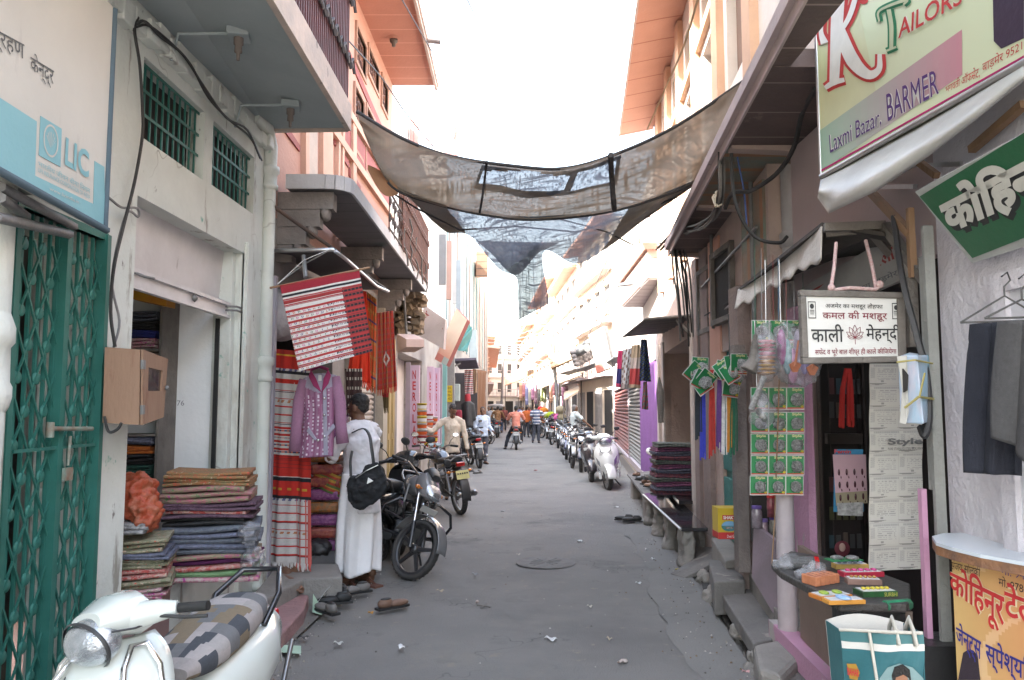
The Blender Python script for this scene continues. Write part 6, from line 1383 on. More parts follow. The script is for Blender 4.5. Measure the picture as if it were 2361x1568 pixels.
tl_ = curve([(1095,555,8.6),(1150,620,8.8),(1190,640,8.9),(1194,690,9.0),(1196,738,9.0)]); tr_ = curve([(1290,560,8.8),(1255,580,8.8),(1252,610,8.9),(1262,670,9.0),(1266,700,9.0)])
obj('hanging_tail', MB().grid(lambda u, v: (lambda a, b_: P(a[0]*(1-u)+b_[0]*u, a[1]*(1-u)+b_[1]*u, 9+.1*math.sin(u*8+v*5)))(tl_(v), tr_(v)), 24, 40), m_net2, nt_)
sm = MB()
sm.tube([P(*topc(i/60)) for i in range(61)], .016, 6); sm.tube([P(*[midc(i/60)[j]+(0,2,-.02)[j] for j in range(3)]) for i in range(8,59)], .012, 5)
for u0 in (.37,.70): sm.tube([topb(u0+.03*v, v)-V((0,.03,0)) for v in [i/10 for i in range(11)]], .012 if u0 < .5 else .028, 5)
sm.tube([P(1290,505,8.4),P(1340,518,8.4),P(1400,535,8.2),P(1460,565,8.0)], .008, 5)
sm.tube([P(905,445,7.8),P(960,480,8),P(1060,530,8.4),P(1190,522,8.7),P(1330,535,8.7),P(1440,500,8.2),P(1560,455,7.6)], .01, 5)
obj('seam_rope', sm, mat('dark_rope', (.06,.055,.055), None, 9), nt_)
# tied orange cloth piece at left
obj('orange_tie_cloth', MB().grid(lambda u, v: P(848+u*70, 380+u*55-10*math.sin(u*3)+v*(12+38*math.sin(u*3.1)), 7.6), 20, 8), mat('faded_orange_cloth', (.4,.22,.12)), label='small faded orange cloth tied under the left end of the shade cloth', cat='cloth')
# ================= CABLES =================
wire('overhead_wire', [P(927,0,6),P(985,100,8),P(1040,190,9),P(1110,290,11),P(1165,365,14)], .006, m_cable, 'thin dark wire crossing the sky from the upper left corner', 'wire')
wire('overhead_wire', [P(1078,0,6),P(1110,70,9),P(1140,140,12),P(1185,240,16)], .006, m_cable, 'faint wire in the middle of the sky', 'wire')
wire('overhead_wire', [P(800,90,7),P(880,180,9),P(935,260,10),P(1000,340,11)], .008, m_cable, 'wire running down in front of the peach windows', 'wire')
wire('ochre_wire', [P(1612,-10,5),P(1575,110,6),P(1540,190,7),P(1492,300,8)], .008, mat('ochre_cord', (.5,.36,.2)), 'ochre cord hanging in front of the orange eave', 'cord')
wire('wall_cable', [L(318,40,.06),L(310,70,.06),L(322,150,.06),L(328,250,.06),L(328,315,.06),L(310,420,.07),L(285,520,.08),L(262,620,.08),L(255,720,.08),L(265,800,.1)], .009, m_cable, 'thick black cable dropping down the white pillar into the meter box')
wire('wall_cable', [L(315,55,.1),L(335,50,.1),L(370,85,.1),L(420,125,.1),L(470,200,.1),L(520,270,.1),L(570,300,.1),L(600,365,.08)], .009, m_cable, 'black cable sagging along the plaster ledge above the barred windows')
wire('wall_cable', [L(315,62,.08),L(345,60,.08),L(400,105,.08),L(440,150,.09),L(480,225,.08),L(530,278,.08),L(575,315,.08),L(604,370,.06)], .008, m_cable, 'thin second cable beside the one along the ledge')
wire('loose_cable', [L(250,455,.05),L(280,478,.06),L(315,480,.06),L(318,500,.06),L(290,495,.06),L(258,640,.06),L(275,740,.07),L(262,800,.09)], .007, m_greymetal, 'thin grey cable looped across the white pillar')
wire('loose_cable', [P(240,960,4.0),P(250,995,4.0),P(270,990,4.0),P(280,975,4.0)], .008, m_cable, 'short cable loop hanging under the wooden meter box')
wire('black_cable', [P(1880,205,4.2),P(1850,260,4.6),P(1830,340,4.8),P(1790,400,5.0),P(1730,440,5.2),P(1690,445,5.4),P(1672,480,5.6)], .016, m_cable, 'thick black cable curving from the tailor sign to the balcony edge')
wire('black_cable', [P(1715,215,5.2),P(1690,300,5.2),P(1688,400,5.3),P(1700,480,5.3),P(1740,545,5.3),P(1795,560,5.2),P(1815,545,5.2)], .013, m_cable, 'black cable looping down from the shade cloth corner to the grey downpipe')
wire('blue_wire', [P(1718,200,5.3),P(1693,280,5.4),P(1700,360,5.4),P(1715,440,5.4),P(1722,520,5.4)], .006, mat('blue_wire_skin', (.08,.15,.4)), 'thin blue wire in front of the turquoise soffit', 'wire')
r = random.Random(8)
for i in range(9):
    o = r.uniform(-8,8); wire('wire_bundle', [P(1665+o,300+i*10,5.4),P(1660+o,470,5.6),P(1620+o,520+r.uniform(-10,10),6.5),P(1560+o,545+r.uniform(-14,14),8.6),P(1520+o,570+r.uniform(-10,8),9.5)], r.uniform(.006,.012), r.choice((m_cable, m_greymetal, m_woodg)), 'tangled wire of the bundle running to the boxed balcony', 'cable', 'tangled wires under the right balcony')
for i in range(7):
    x = 1556+i*5+r.uniform(-3,3); wire('dangling_wire', [P(1560+r.uniform(-12,12),530,8.5),P(x-4,600+r.uniform(-20,20),8.5),P(x+8,680+r.uniform(-30,60),8.5),P(x+14,760+r.uniform(-30,60),8.7)], r.uniform(.008,.016), r.choice((m_cable, m_greymetal)), 'wire dangling in the bunch beside the dark doorway', 'cable', 'wires dangling beside the doorway')
obj('wire_knot', MB().tube([P(1655,460,5.6)+V((.03*math.cos(t*1.3)*(1+.3*math.sin(t)),.02*math.sin(t*2),.06*math.sin(t*1.3))) for t in range(22)], .007, 5), mat('pale_rope', (.6,.52,.4)), label='knot of pale rope tied on the cables below the shade cloth', cat='rope')
remesh(MB().lathe([(0,0),(.1,.0),(.11,.03),(.05,.06),(0,.07)], P(1578,500,8.4), 12, R=Matrix.Rotation(1.2,3,'Y')), .012, 'dish_lamp', m_greymetal, label='small round grey dish on the balcony edge above the wire tangle', cat='dish')
r = random.Random(15)
for i in range(8): wire('far_wire', [P(1125,772+i*9,60),P(1163,780+i*4,62),P(1230+i*4,760+i*12,52),P(1275,745+i*3,41)], .025, m_greymetal, 'far overhead wire between the two poles, %s from the top' % 'first second third fourth fifth sixth seventh eighth'.split()[i], 'wire', 'wires between the poles')
for i in range(5): wire('far_wire', [P(1275,745,41),P(1330,740+i*20,32),P(1400,600+i*30,22),P(1440,560+i*25,17)], .015, m_woodg, 'overhead wire from the lamp pole to the right houses', 'wire', 'wires to the right houses')
# ================= TWO-WHEELERS =================
def xf(mb, M, a=0):
    for i in range(a, len(mb.v)): mb.v[i] = M@mb.v[i]
    return mb
def loft(mb, secs, n=18, cap=True, col=None):   # secs: (x, y, z, halfwidth, halfheight, power, tilt)
    rings = []
    for s_ in secs:
        x, y, z, hw, hh = s_[:5]; p = s_[5] if len(s_) > 5 else 2.4; ti = s_[6] if len(s_) > 6 else 0
        rg = []
        for k in range(n):
            a = 2*math.pi*k/n; c, s = math.cos(a), math.sin(a)
            u = math.copysign(abs(c)**(2/p), c)*hw; v = math.copysign(abs(s)**(2/p), s)*hh
            rg.append(V((x+u, y-v*math.sin(ti), z+v*math.cos(ti))))
        rings.append(rg)
    vs = [p for r_ in rings for p in r_]; m = len(rings)
    mb.add(vs, [(i*n+k, i*n+(k+1) % n, (i+1)*n+(k+1) % n, (i+1)*n+k) for i in range(m-1) for k in range(n)], col, True)
    if cap: mb.add(rings[0], [tuple(range(n))[::-1]], col); mb.add(rings[-1], [tuple(range(n))], col)
    return mb
m_tyre = mat('dusty_tyre', (.03,.03,.03), (.055,.05,.047), 12, .85, .3, 80)
m_alloy = mat('dark_alloy', (.05,.05,.055), (.08,.08,.08), 6, .35, 0, metal=.6)
m_eng = mat('engine_grey', (.14,.14,.14), (.06,.06,.06), 12, .45, .2, 60, metal=.6)
m_seat = mat('black_seat_vinyl', (.02,.02,.021), (.03,.03,.03), 10, .55, .2, 90)
m_lens = mat('headlight_lens', (.62,.64,.67), (.35,.38,.42), 26, .1, .4, 60, metal=.8, coat=1)
m_red = mat('red_lens', (.4,.01,.01), (.3,.01,.01), 8, .15, 0, coat=1)
m_org = mat('amber_lens', (.6,.18,.01), (.5,.14,.01), 8, .15, 0, coat=1)
m_plate = mat('number_plate', (.42,.42,.4), (.36,.36,.34), 6, .5, 0)
m_platey = mat('yellow_number_plate', (.6,.55,.25))
m_rail = mat('satin_steel', (.32,.32,.32), (.22,.22,.22), 6, .3, 0, metal=.9)
_tc = {}
def paint(c):
    k = 'paint_%02x%02x%02x' % tuple(int(min(1, x)*255) for x in c)
    return mat(k, c, tuple(x*.85 for x in c), 2, .22, 0, coat=.6)
def tyre_mb(c, R_, w_): 
    pr = [(R_-w_*1.1,-w_*.75),(R_-w_*.6,-w_),(R_-w_*.2,-w_*.8),(R_,-w_*.35),(R_,w_*.35),(R_-w_*.2,w_*.8),(R_-w_*.6,w_),(R_-w_*1.1,w_*.75),(R_-w_*1.1,-w_*.75)]
    mb = MB().lathe(pr, c, 36, 'X')
    for k in range(36):
        a = 2*math.pi*k/36; mb.box(V(c)+V((0,math.cos(a)*(R_+.001),math.sin(a)*(R_+.001))), (w_*1.1,.012,.006), R=Matrix.Rotation(a-math.pi/2,3,'X'))
    return mb
def rim_mb(c, R_, w_, kind):
    c = V(c); mb = MB(); ri = R_-w_*1.1
    mb.lathe([(ri,-w_*.6),(ri-.022,-w_*.5),(ri-.026,0),(ri-.022,w_*.5),(ri,w_*.6)], c, 32, 'X'); mb.lathe([(0,-.05),(.035,-.05),(.045,-.03),(.045,.03),(.035,.05),(0,.05)], c, 14, 'X')
    if kind == 'alloy':
        for k in range(5):
            a = 2*math.pi*k/5+.3; d = V((0,math.cos(a),math.sin(a))); t = V((0,-d.z,d.y))
            mb.prism([c+d*.03+t*.02+V((-.012,0,0)), c+d*(ri-.015)+t*.013+V((-.012,0,0)), c+d*(ri-.015)-t*.013+V((-.012,0,0)), c+d*.03-t*.02+V((-.012,0,0))], (.024,0,0))
    elif kind == 'disc':
        mb.lathe([(.03,.03),(ri*.5,.028),(ri*.62,.05),(ri*.95,.03)], c, 24, 'X'); mb.lathe([(.03,-.03),(ri*.5,-.028),(ri*.62,-.05),(ri*.95,-.03)], c, 24, 'X')
        for k in range(10):
            a = 2*math.pi*k/10
            for sx in (-1, 1): mb.ell(c+V((sx*.044,math.cos(a)*ri*.72,math.sin(a)*ri*.72)), (.008,.012,.02), 6, 4)
    else:
        for k in range(18):
            a = 2*math.pi*k/18; b_ = a+.5*(1 if k % 2 else -1)
            mb.tube([c+V((.02*(1 if k % 2 else -1),.035*math.cos(b_),.035*math.sin(b_))), c+V((0,(ri-.01)*math.cos(a),(ri-.01)*math.sin(a)))], .0022, 3)
    return mb
def motorbike(lab, loc, head, col=(.02,.02,.02), wheel='alloy', cowl=True, lean=.08, steer=.2, guard=False, box=False, plate=None, group='motorbikes parked along the street', seatcol=None, mirrors=True, detail=True, rail=True, roundlamp=False, rope=False, z0=0):
    t = thing('motorbike', lab, 'motorbike', (0,0,0), group); t_ = t; pm = paint(col)
    RW_, TW = .285, .042; fy, ry = .65, -.62; ax = V((0,fy,RW_)); head_p = V((0,.40,.86)); up = (V((0,.34,.98))-V((0,.60,.30))).normalized()
    S_ = Matrix.Translation(V((0,.43,.75)))@Matrix.Rotation(steer, 4, up)@Matrix.Translation(-V((0,.43,.75)))
    O = lambda nm, mb, m, par=None, st=False, **k: obj(nm, xf(mb, S_) if st else mb, m, par or t, **k)
    # front assembly
    fw = O('front_wheel', rim_mb(ax, RW_, TW, wheel), m_alloy if wheel == 'alloy' else m_rail, st=True); O('tyre', tyre_mb(ax, RW_, TW), m_tyre, fw, True)
    k = MB()
    for sx in (-.085,.085): k.tube([V((sx,fy,RW_)), V((sx,.56,.52))], .024, 8); 
    fk = O('fork', k, m_alloy, st=True); k = MB()
    for sx in (-.085,.085): k.tube([V((sx,.57,.5)), V((sx,.43,.86))], .017, 8)
    O('fork_tube', k, m_chrome, fk, True)
    k = MB(); arc = [(.62-.0+math.cos(a)*(RW_+.035)+.03, RW_+math.sin(a)*(RW_+.035)) for a in [x*.2 for x in range(0,14)]]
    k.grid(lambda u, v: (( u-.5)*.13, fy+math.cos(.15+v*2.7)*(RW_+.04)-.0, RW_+math.sin(.15+v*2.7)*(RW_+.04)+.012*math.cos((u-.5)*3.1)), 8, 18)
    O('front_mudguard', k, pm if cowl else m_rail, st=True, thick=.004)
    k = MB(); k.tube([(-.34,.22,1.0),(-.2,.27,1.01),(-.1,.36,.94),(.1,.36,.94),(.2,.27,1.01),(.34,.22,1.0)], .012, 8); hb = O('handlebar', k, m_rail, st=True)
    k = MB()
    for sx in (-1, 1): k.tube([(sx*.25,.25,1.005),(sx*.37,.205,.998)], .018, 8); 
    O('grip', k, m_black, hb, True)
    k = MB()
    for sx in (-1, 1): k.tube([(sx*.22,.28,1.0),(sx*.28,.31,.99),(sx*.36,.28,.975)], .006, 5)
    O('lever', k, m_rail, hb, True)
    if mirrors:
        for sx in (-1, 1):
            k = MB(); k.tube([(sx*.22,.27,1.01),(sx*.25,.27,1.08),(sx*.31,.25,1.15)], .006, 5); k.ell((sx*.33,.245,1.18), (.06,.016,.038), 12, 8); mi = O('mirror', k, m_plk, st=True)
            O('mirror_glass', MB().lathe([(0,0),(1,0)], (0,0,0), 12) if False else MB().add([V((sx*.33+.052*math.cos(a), .228, 1.18+.031*math.sin(a))) for a in [q*.5236 for q in range(12)]], [tuple(range(12))]), m_chrome, mi, True)
    k = MB()
    if cowl:
        loft(k, [(0,.36,.9,.09,.08),(0,.44,.88,.12,.13,2.6),(0,.53,.85,.11,.12,2.4,.3),(0,.6,.82,.07,.07,2.2,.4)])
        hs_ = O('headlight_cowl', k, pm, st=True); O('headlight', loft(MB(), [(0,.55,.84,.1,.085,2.5,.3),(0,.6,.825,.085,.065,2.4,.35),(0,.625,.815,.04,.03,2.2,.4)]), m_lens, hs_, True)
        k = MB(); loft(k, [(0,.38,.99,.07,.02),(0,.45,1.02,.085,.04,2.2),(0,.52,.97,.06,.03)]); O('instrument', k, m_plk, st=True)
    else:
        k.lathe([(0,-.07),(.06,-.06),(.085,-.01),(.09,.02)], (0,.52,.87), 18, 'Y'); hs_ = O('headlight_shell', k, m_chrome if roundlamp else m_plk, st=True)
        O('headlight', MB().lathe([(.088,.0),(.075,.025),(.04,.035),(0,.038)], (0,.54,.87), 18, 'Y', R=Matrix.Rotation(-math.pi/2,3,'X')), m_lens, hs_, True)
        k = MB()
        for sx in (-.06,.06): k.lathe([(0,-.05),(.045,-.04),(.05,.01),(.048,.015)], (sx,.42,1.0), 14, R=Matrix.Rotation(.5,3,'X'))
        ins = O('instrument', k, m_chrome, st=True); k = MB()
        for sx in (-.06,.06): k.lathe([(.044,.018),(0,.018)], (sx,.42,1.0), 14, R=Matrix.Rotation(.5,3,'X'))
        O('dial', k, mat('dial_face', (.25,.32,.35)), ins, True)
    for yy, zz_, st_ in ((.5,.83,True),(-.72,.66,False)):
        for sx in (-1, 1):
            k = MB(); k.tube([(sx*.07,yy,zz_),(sx*.15,yy,zz_)], .007, 5); k.ell((sx*.17,yy,zz_), (.035,.025,.022), 8, 6); O('indicator', k, m_org, st=st_)
    if plate != 'none':
        O('front_plate', MB().box((0,.60,.66), (.22,.006,.06), R=Matrix.Rotation(-.35,3,'X')), m_plate, st=True)
    # frame
    k = MB()
    k.tube([(0,.42,.84),(0,.3,.74),(0,-.1,.66),(0,-.5,.68),(0,-.75,.72)], .02, 6); k.tube([(0,.42,.8),(0,.36,.55),(0,.25,.33)], .02, 6)
    for sx in (-.07,.07): k.tube([(sx,.22,.3),(sx,-.2,.3),(sx,-.25,.45),(sx,-.3,.66)], .014, 5); k.tube([(sx*1.4,-.2,.36),(sx*1.5,ry,RW_)], .018, 6)
    O('frame', k, m_plk)
    k = MB(); loft(k, [(0,.40,.82,.07,.06),(0,.32,.84,.13,.11,2.6),(0,.15,.83,.15,.115,2.5),(0,.0,.8,.12,.1,2.4),(0,-.1,.76,.07,.06)]); tk = O('tank', k, pm)
    O('fuel_cap', MB().lathe([(.035,0),(.035,.012),(0,.014)], (0,.2,.935), 12), m_chrome, tk)
    if cowl:
        for sx in (-1, 1):
            k = MB(); k.prism([(sx*.15,.42,.86),(sx*.17,.45,.68),(sx*.15,.3,.6),(sx*.14,.12,.72),(sx*.15,.2,.8)], (-sx*.02,0,0)); O('tank_shroud', k, pm, bevel=.008)
    k = MB(); k.tube([(0,.22,.34),(0,-.12,.34)], [.11,.13], 12); k.box((0,-.0,.42), (.16,.26,.2))
    for i in range(6): k.box((0,.16,.42+i*.026), (.2,.17,.01), R=Matrix.Rotation(.2,3,'X'))
    for sx in (-1, 1): k.lathe([(0,.0),(.09,.0),(.1,-.02),(.1,-.06)], (sx*.15,-.02,.35), 16, 'X', R=Matrix.Rotation(sx*math.pi/2,3,'Y'))
    O('engine', k, m_eng, bevel=.004)
    k = MB(); k.tube([(.05,.28,.45),(.09,.33,.32),(.11,.2,.2),(.12,-.15,.2),(.14,-.3,.24)], .018, 8); ex = O('exhaust_pipe', k, m_chrome); k = MB(); k.tube([(.15,-.28,.24),(.16,-.4,.26),(.17,-.86,.33)], [.03,.045,.048], 12); k.tube([(.17,-.86,.33),(.17,-.89,.335)], [.048,.02], 12); O('muffler', k, m_rail if not cowl else m_plk, ex)
    k = MB(); loft(k, [(0,.0,.8,.1,.035,3),(0,-.15,.79,.13,.045,3),(0,-.4,.81,.12,.045,3),(0,-.62,.84,.1,.04,3),(0,-.72,.84,.07,.03)]); se = O('seat', k, seatcol or m_seat)
    k = MB(); loft(k, [(0,-.05,.7,.12,.06),(0,-.35,.73,.14,.075,2.6),(0,-.6,.77,.11,.05),(0,-.78,.8,.06,.03)]); O('side_panel', k, pm)
    if rail:
        k = MB(); k.tube([(-.12,-.45,.82),(-.14,-.62,.87),(-.12,-.8,.9),(.12,-.8,.9),(.14,-.62,.87),(.12,-.45,.82)], .012, 6); O('grab_rail', k, m_rail)
    if rope:
        k = MB()
        for i in range(16): k.tube([(-.12,-.42-.02*i,.83),(0,-.43-.02*i,.88+.02*math.sin(i)),(.12,-.42-.02*i+.03,.83)], .007, 4)
        O('tied_rope', k, mat('grey_rope', (.35,.33,.32), (.2,.19,.18), 40), se)
    rwh = O('rear_wheel', rim_mb((0,ry,RW_), RW_, TW, wheel), m_alloy if wheel == 'alloy' else m_rail); O('tyre', tyre_mb((0,ry,RW_), RW_, TW*1.1), m_tyre, rwh)
    k = MB(); k.grid(lambda u, v: ((u-.5)*.14, ry+math.cos(2.1-v*2.4)*(RW_+.05), RW_+.04+math.sin(2.1-v*2.4)*(RW_+.05)+.012*math.cos((u-.5)*3)), 6, 16); xf(k, Matrix.Translation((0,2*ry,0))@Matrix.Scale(-1,4,(0,1,0))); k.box((0,-.88,.5), (.14,.012,.26), R=Matrix.Rotation(-.35,3,'X'))
    O('rear_mudguard', k, m_plk, thick=.004)
    k = MB()
    for sx in (-.13,.13): k.tube([(sx,ry+.02,RW_+.04),(sx,-.48,.7)], .012, 6); k.tube([(sx,ry+.01,RW_+.08),(sx,-.5,.6)], .026, 10)
    O('shock_absorber', k, m_rail)
    k = MB(); k.box((0,-.8,.77), (.14,.05,.07)); O('tail_light', k, m_red, bevel=.015)
    k = MB(); k.box((0,-.87,.62), (.2,.008,.13), R=Matrix.Rotation(-.3,3,'X')); rp = O('number_plate', k, m_platey if plate == 'y' else m_plate)
    if detail:
        k = MB()
        for rr_, zz_ in ((5,.64),(4,.595)):
            for i in range(rr_): k.box((-.075+i*.036,-.877-(.64-zz_)*.3*-1,zz_), (.02,.006,.022), R=Matrix.Rotation(-.3,3,'X'))
        O('plate_digits', k, m_ltr_b, rp)
    if guard:
        k = MB()
        for sx in (-1, 1): k.tube([(sx*.06,.33,.68),(sx*.2,.37,.7),(sx*.33,.37,.62),(sx*.36,.36,.5),(sx*.3,.34,.38),(sx*.08,.3,.34)], .015, 8)
        O('crash_guard', k, m_glossk)
    k = MB()
    for sx in (-1, 1): k.tube([(sx*.1,-.12,.28),(sx*.27,-.12,.28)], .012, 6); k.box((sx*.23,-.12,.285), (.09,.05,.02))
    O('foot_peg', k, m_black)
    k = MB(); k.tube([(-.09,.0,.28),(-.2,.03,.01)], .012, 6); O('side_stand', k, m_plk)
    t.rotation_euler = (0, -lean, -head); t.rotation_mode = 'XYZ'; t.location = (loc[0], loc[1], z0)
    return t
def wp(loc, head, y):   # world point of a local y on the bike's axis
    return V((loc[0]+math.sin(head)*y, loc[1]+math.cos(head)*y, 0))
def place_front(px, py, head, dy=.65):   # put the FRONT wheel contact at the pixel
    g = G(px, py); return (g.x-math.sin(head)*dy, g.y-math.cos(head)*dy)
def place_rear(px, py, head, dy=-.62): return place_front(px, py, head, dy)
R_ = math.radians
# left row
h = R_(168); motorbike('silver and black motorbike with crash guard, nearest on the left, facing the camera', place_front(938,1336,h), h, (.17,.17,.175), 'alloy', True, lean=.2, steer=.7, guard=True)
h = R_(-24); motorbike('black motorbike with twin round dials, rope on its seat and pale yellow number plate', place_rear(1062,1186,h), h, (.02,.025,.04), 'spoke', False, lean=.1, steer=-.3, plate='y', rope=True)
h = R_(-14); motorbike('black motorbike facing away beside the man in the cream shirt', place_rear(1106,1080,h), h, (.02,.02,.022), 'spoke', False, lean=.1)
h = R_(165); motorbike('dark blue motorbike facing the camera behind the black one on the left', place_front(1118,1048,h), h, (.02,.03,.05), 'alloy', True, guard=True, steer=-.2)
h = R_(150); motorbike('silver-faired motorbike facing the camera in the far left row', place_front(1124,1024,h), h, (.3,.32,.34), 'alloy', True)
h = R_(12); motorbike('dark motorbike at the far end of the left row', place_rear(1117,1016,h), h, (.03,.03,.03), 'spoke', False)
# ridden bikes in the road
g1 = G(1190,1038); g2 = G(1147,1010)
motorbike('black motorbike ridden by the man in the salmon shirt', (g1.x,g1.y+.62), 0, (.03,.03,.03), 'spoke', False, lean=0, steer=0, group='motorbikes being ridden', mirrors=False)
motorbike('dark motorbike ridden by the man in the brown jacket', (g2.x,g2.y+.62), R_(3), (.04,.04,.04), 'spoke', False, lean=0, steer=0, group='motorbikes being ridden', mirrors=False)
# right row
h = R_(205); motorbike('black motorbike with dark five-spoke alloy wheel turned out behind the dark scooter', place_front(1322,1080,h), h, (.02,.02,.022), 'alloy', False, lean=-.14, steer=.5, roundlamp=True)
h = R_(212); motorbike('motorbike with white alloy wheel and steel crash bars on the right', place_front(1308,1060,h), h, (.05,.05,.12), 'alloy', True, lean=-.14, steer=.5, guard=True)
for i, (px, py, hd, c, lb) in enumerate([(1296,1042,200,(.25,.25,.26),'grey motorbike with amber lamp third along the right row'),(1272,1026,20,(.03,.03,.1),'dark blue motorbike at the foot of the lamp pole'),(1262,1012,195,(.05,.05,.05),'black motorbike just left of the lamp pole'),(1250,1010,160,(.2,.2,.22),'grey motorbike beside the striped-shirt man'),(1305,1012,190,(.1,.02,.02),'dark red motorbike leaned on by the grey-haired man'),(1268,996,170,(.03,.03,.03),'black motorbike in the far right row'),(1255,990,30,(.12,.12,.14),'grey motorbike furthest in the right row')]):
    h = R_(hd); motorbike(lb, place_front(px, py, h) if 90 < hd < 270 else place_rear(px, py, h), h, c, 'spoke' if i % 2 else 'alloy', i % 3 == 0, lean=-.1, steer=.3)

for i, (px, py, hd, c, lb) in enumerate([(1342,1090,207,(.03,.03,.05),'black motorbike tucked directly behind the dark scooter'),(1316,1068,203,(.02,.02,.02),'black motorbike in the middle of the right row with chrome tank cap'),(1302,1050,214,(.15,.15,.17),'grey motorbike just beyond the white-wheeled one'),(1288,1034,198,(.02,.02,.06),'navy motorbike just this side of the lamp pole'),(1280,1020,25,(.04,.04,.04),'black motorbike pointing away at the lamp pole'),(1243,1004,170,(.04,.03,.03),'dark motorbike right behind the striped-shirt man'),(1236,994,15,(.1,.1,.1),'dark grey motorbike at the far right stalls')]):
    h = R_(hd); motorbike(lb, place_front(px, py, h) if 90 < hd < 270 else place_rear(px, py, h), h, c, 'alloy' if i % 2 else 'spoke', i % 2 == 0, lean=-.12, steer=.35, roundlamp=i % 3 == 1)
for i, (px, py, hd, c, lb) in enumerate([(1098,1058,160,(.03,.03,.03),'black motorbike close to the cabinet in the left row'),(1112,1036,172,(.12,.02,.02),'dark red motorbike in the left row')]):
    h = R_(hd); motorbike(lb, place_front(px, py, h), h, c, 'spoke', False, lean=.1, steer=.3)
m_ww = mat('white_alloy', (.6,.6,.58), None, 3, .4, 0)
# ---------------- scooters ----------------
def scooter(lab, loc, head, col, lean=-.08, steer=.3, seat=None, z0=0, cover=None, rails=False, group='scooters'):
    t = thing('scooter', lab, 'scooter', (0,0,0), group); pm = mat('scooter_%d' % int(col[0]*1000), col, tuple(x*.93 for x in col), 2, .22, 0, coat=.7)
    R0, TW = .21, .048; fy, ry = .62, -.60
    up = V((0,-.3,.95)).normalized(); S_ = Matrix.Translation(V((0,.5,.8)))@Matrix.Rotation(steer, 4, up)@Matrix.Translation(-V((0,.5,.8)))
    O = lambda nm, mb, m, par=None, st=False, **k: obj(nm, xf(mb, S_) if st else mb, m, par or t, **k)
    fw = O('front_wheel', rim_mb((0,fy,R0), R0, TW, 'disc'), m_rail, st=True); O('tyre', tyre_mb((0,fy,R0), R0, TW), m_tyre, fw, True)
    k = MB(); 
    for sx in (-.075,.075): k.tube([(sx,fy+.02,R0),(sx,fy-.06,.42)], .018, 8)
    k.tube([(-.08,fy+.0,R0),(.08,fy,R0)], .02, 8); O('fork', k, m_plk, st=True)
    k = MB(); k.grid(lambda u, v: ((u-.5)*.2*(1-.25*abs(v-.5)), fy+math.cos(.05+v*2.6)*(R0+.05+.02*math.sin(u*3.14)), R0+.02+math.sin(.05+v*2.6)*(R0+.055+.03*math.sin(u*3.14))), 10, 20)
    O('front_mudguard', k, pm, st=True, thick=.005)
    # apron
    k = MB(); rows = [(.60,.25,.10,.05),(.57,.38,.16,.08),(.56,.52,.225,.10),(.54,.66,.245,.1),(.5,.78,.235,.08),(.44,.88,.18,.05),(.40,.94,.1,.03)]
    cr_ = curve(rows)
    def ap(u, v):
        y, z, hw, bl = cr_(v); x = (u-.5)*2; return (x*hw, y+bl*(1-abs(x)**2.2)*1.2-.1*abs(x)**3, z)
    k.grid(ap, 28, 26); ap_ = O('front_apron', k, pm, thick=.008)
    k = MB()
    for sx in (-1, 1):
        k.prism([V(ap(.5+sx*.1,.58))+V((0,.008,0)), V(ap(.5+sx*.26,.76))+V((0,.01,0)), V(ap(.5+sx*.23,.64))+V((0,.008,0))], (0,.006,0))
    O('air_slot', k, m_plk, ap_)
    k = MB()
    for sx in (-1, 1): k.prism([V(ap(.5+sx*.30,.40))+V((0,.01,0)), V(ap(.5+sx*.44,.52))+V((0,.012,0)), V(ap(.5+sx*.42,.34))+V((0,.01,0)), V(ap(.5+sx*.33,.26))+V((0,.01,0))], (0,.012,0))
    O('front_indicator', k, m_lens, ap_, bevel=.004)
    k = MB(); k.grid(lambda u, v: V(ap(.5+(u-.5)*.9, .1+.75*v))-V((0,.05+.06*math.sin(v*3.1),0)), 12, 12); O('leg_shield', k, m_plk)
    k = MB(); k.box((0,.22,.27), (.36,.5,.05)); fb = O('floorboard', k, m_plk, bevel=.02)
    for sx in (-1, 1): O('floor_skirt', loft(MB(), [(sx*.17,.48,.28,.03,.06),(sx*.19,.2,.25,.035,.05),(sx*.19,-.1,.27,.04,.07)]), pm)
    # rear body
    k = MB(); loft(k, [(0,.0,.46,.17,.17,3),(0,-.15,.48,.20,.2,2.8),(0,-.4,.53,.225,.2,2.6),(0,-.65,.58,.2,.17,2.5),(0,-.85,.64,.13,.11,2.3),(0,-.95,.68,.05,.05)], 24); bd = O('rear_body', k, pm)
    k = MB()
    for sx in (-1, 1): k.tube([(sx*.2,.02,.33),(sx*.24,-.3,.36),(sx*.235,-.6,.44),(sx*.17,-.88,.56)], .013, 6)
    O('body_strip', k, m_rail, bd)
    cs_ = curve([(0,.06,.69,.1,.03,2.8),(0,-.1,.71,.16,.07,2.8),(0,-.35,.75,.175,.085,2.8),(0,-.6,.79,.155,.08,2.6),(0,-.76,.8,.09,.04,2.6)]); k = MB(); loft(k, [cs_(i/50) for i in range(51)], 64)
    if cover:
        k.c = []; 
        for f in k.f:
            c_ = sum((k.v[i] for i in f), V((0,0,0)))/len(f); k.c.append(cover(c_))
    se = O('seat', k, m_attr if cover else (seat or m_seat))
    k = MB(); k.tube([(-.15,-.58,.72),(-.17,-.72,.84),(-.1,-.9,.93),(.1,-.9,.93),(.17,-.72,.84),(.15,-.58,.72)], .016, 8); O('grab_rail', k, m_glossk if rails else m_rail)
    # handlebar cover and headlight
    k = MB(); loft(k, [(0,.3,1.0,.1,.05),(0,.36,1.02,.14,.085,2.6),(0,.45,1.03,.14,.07,2.4,.2),(0,.52,1.02,.1,.04,2.3,.3)], 22)
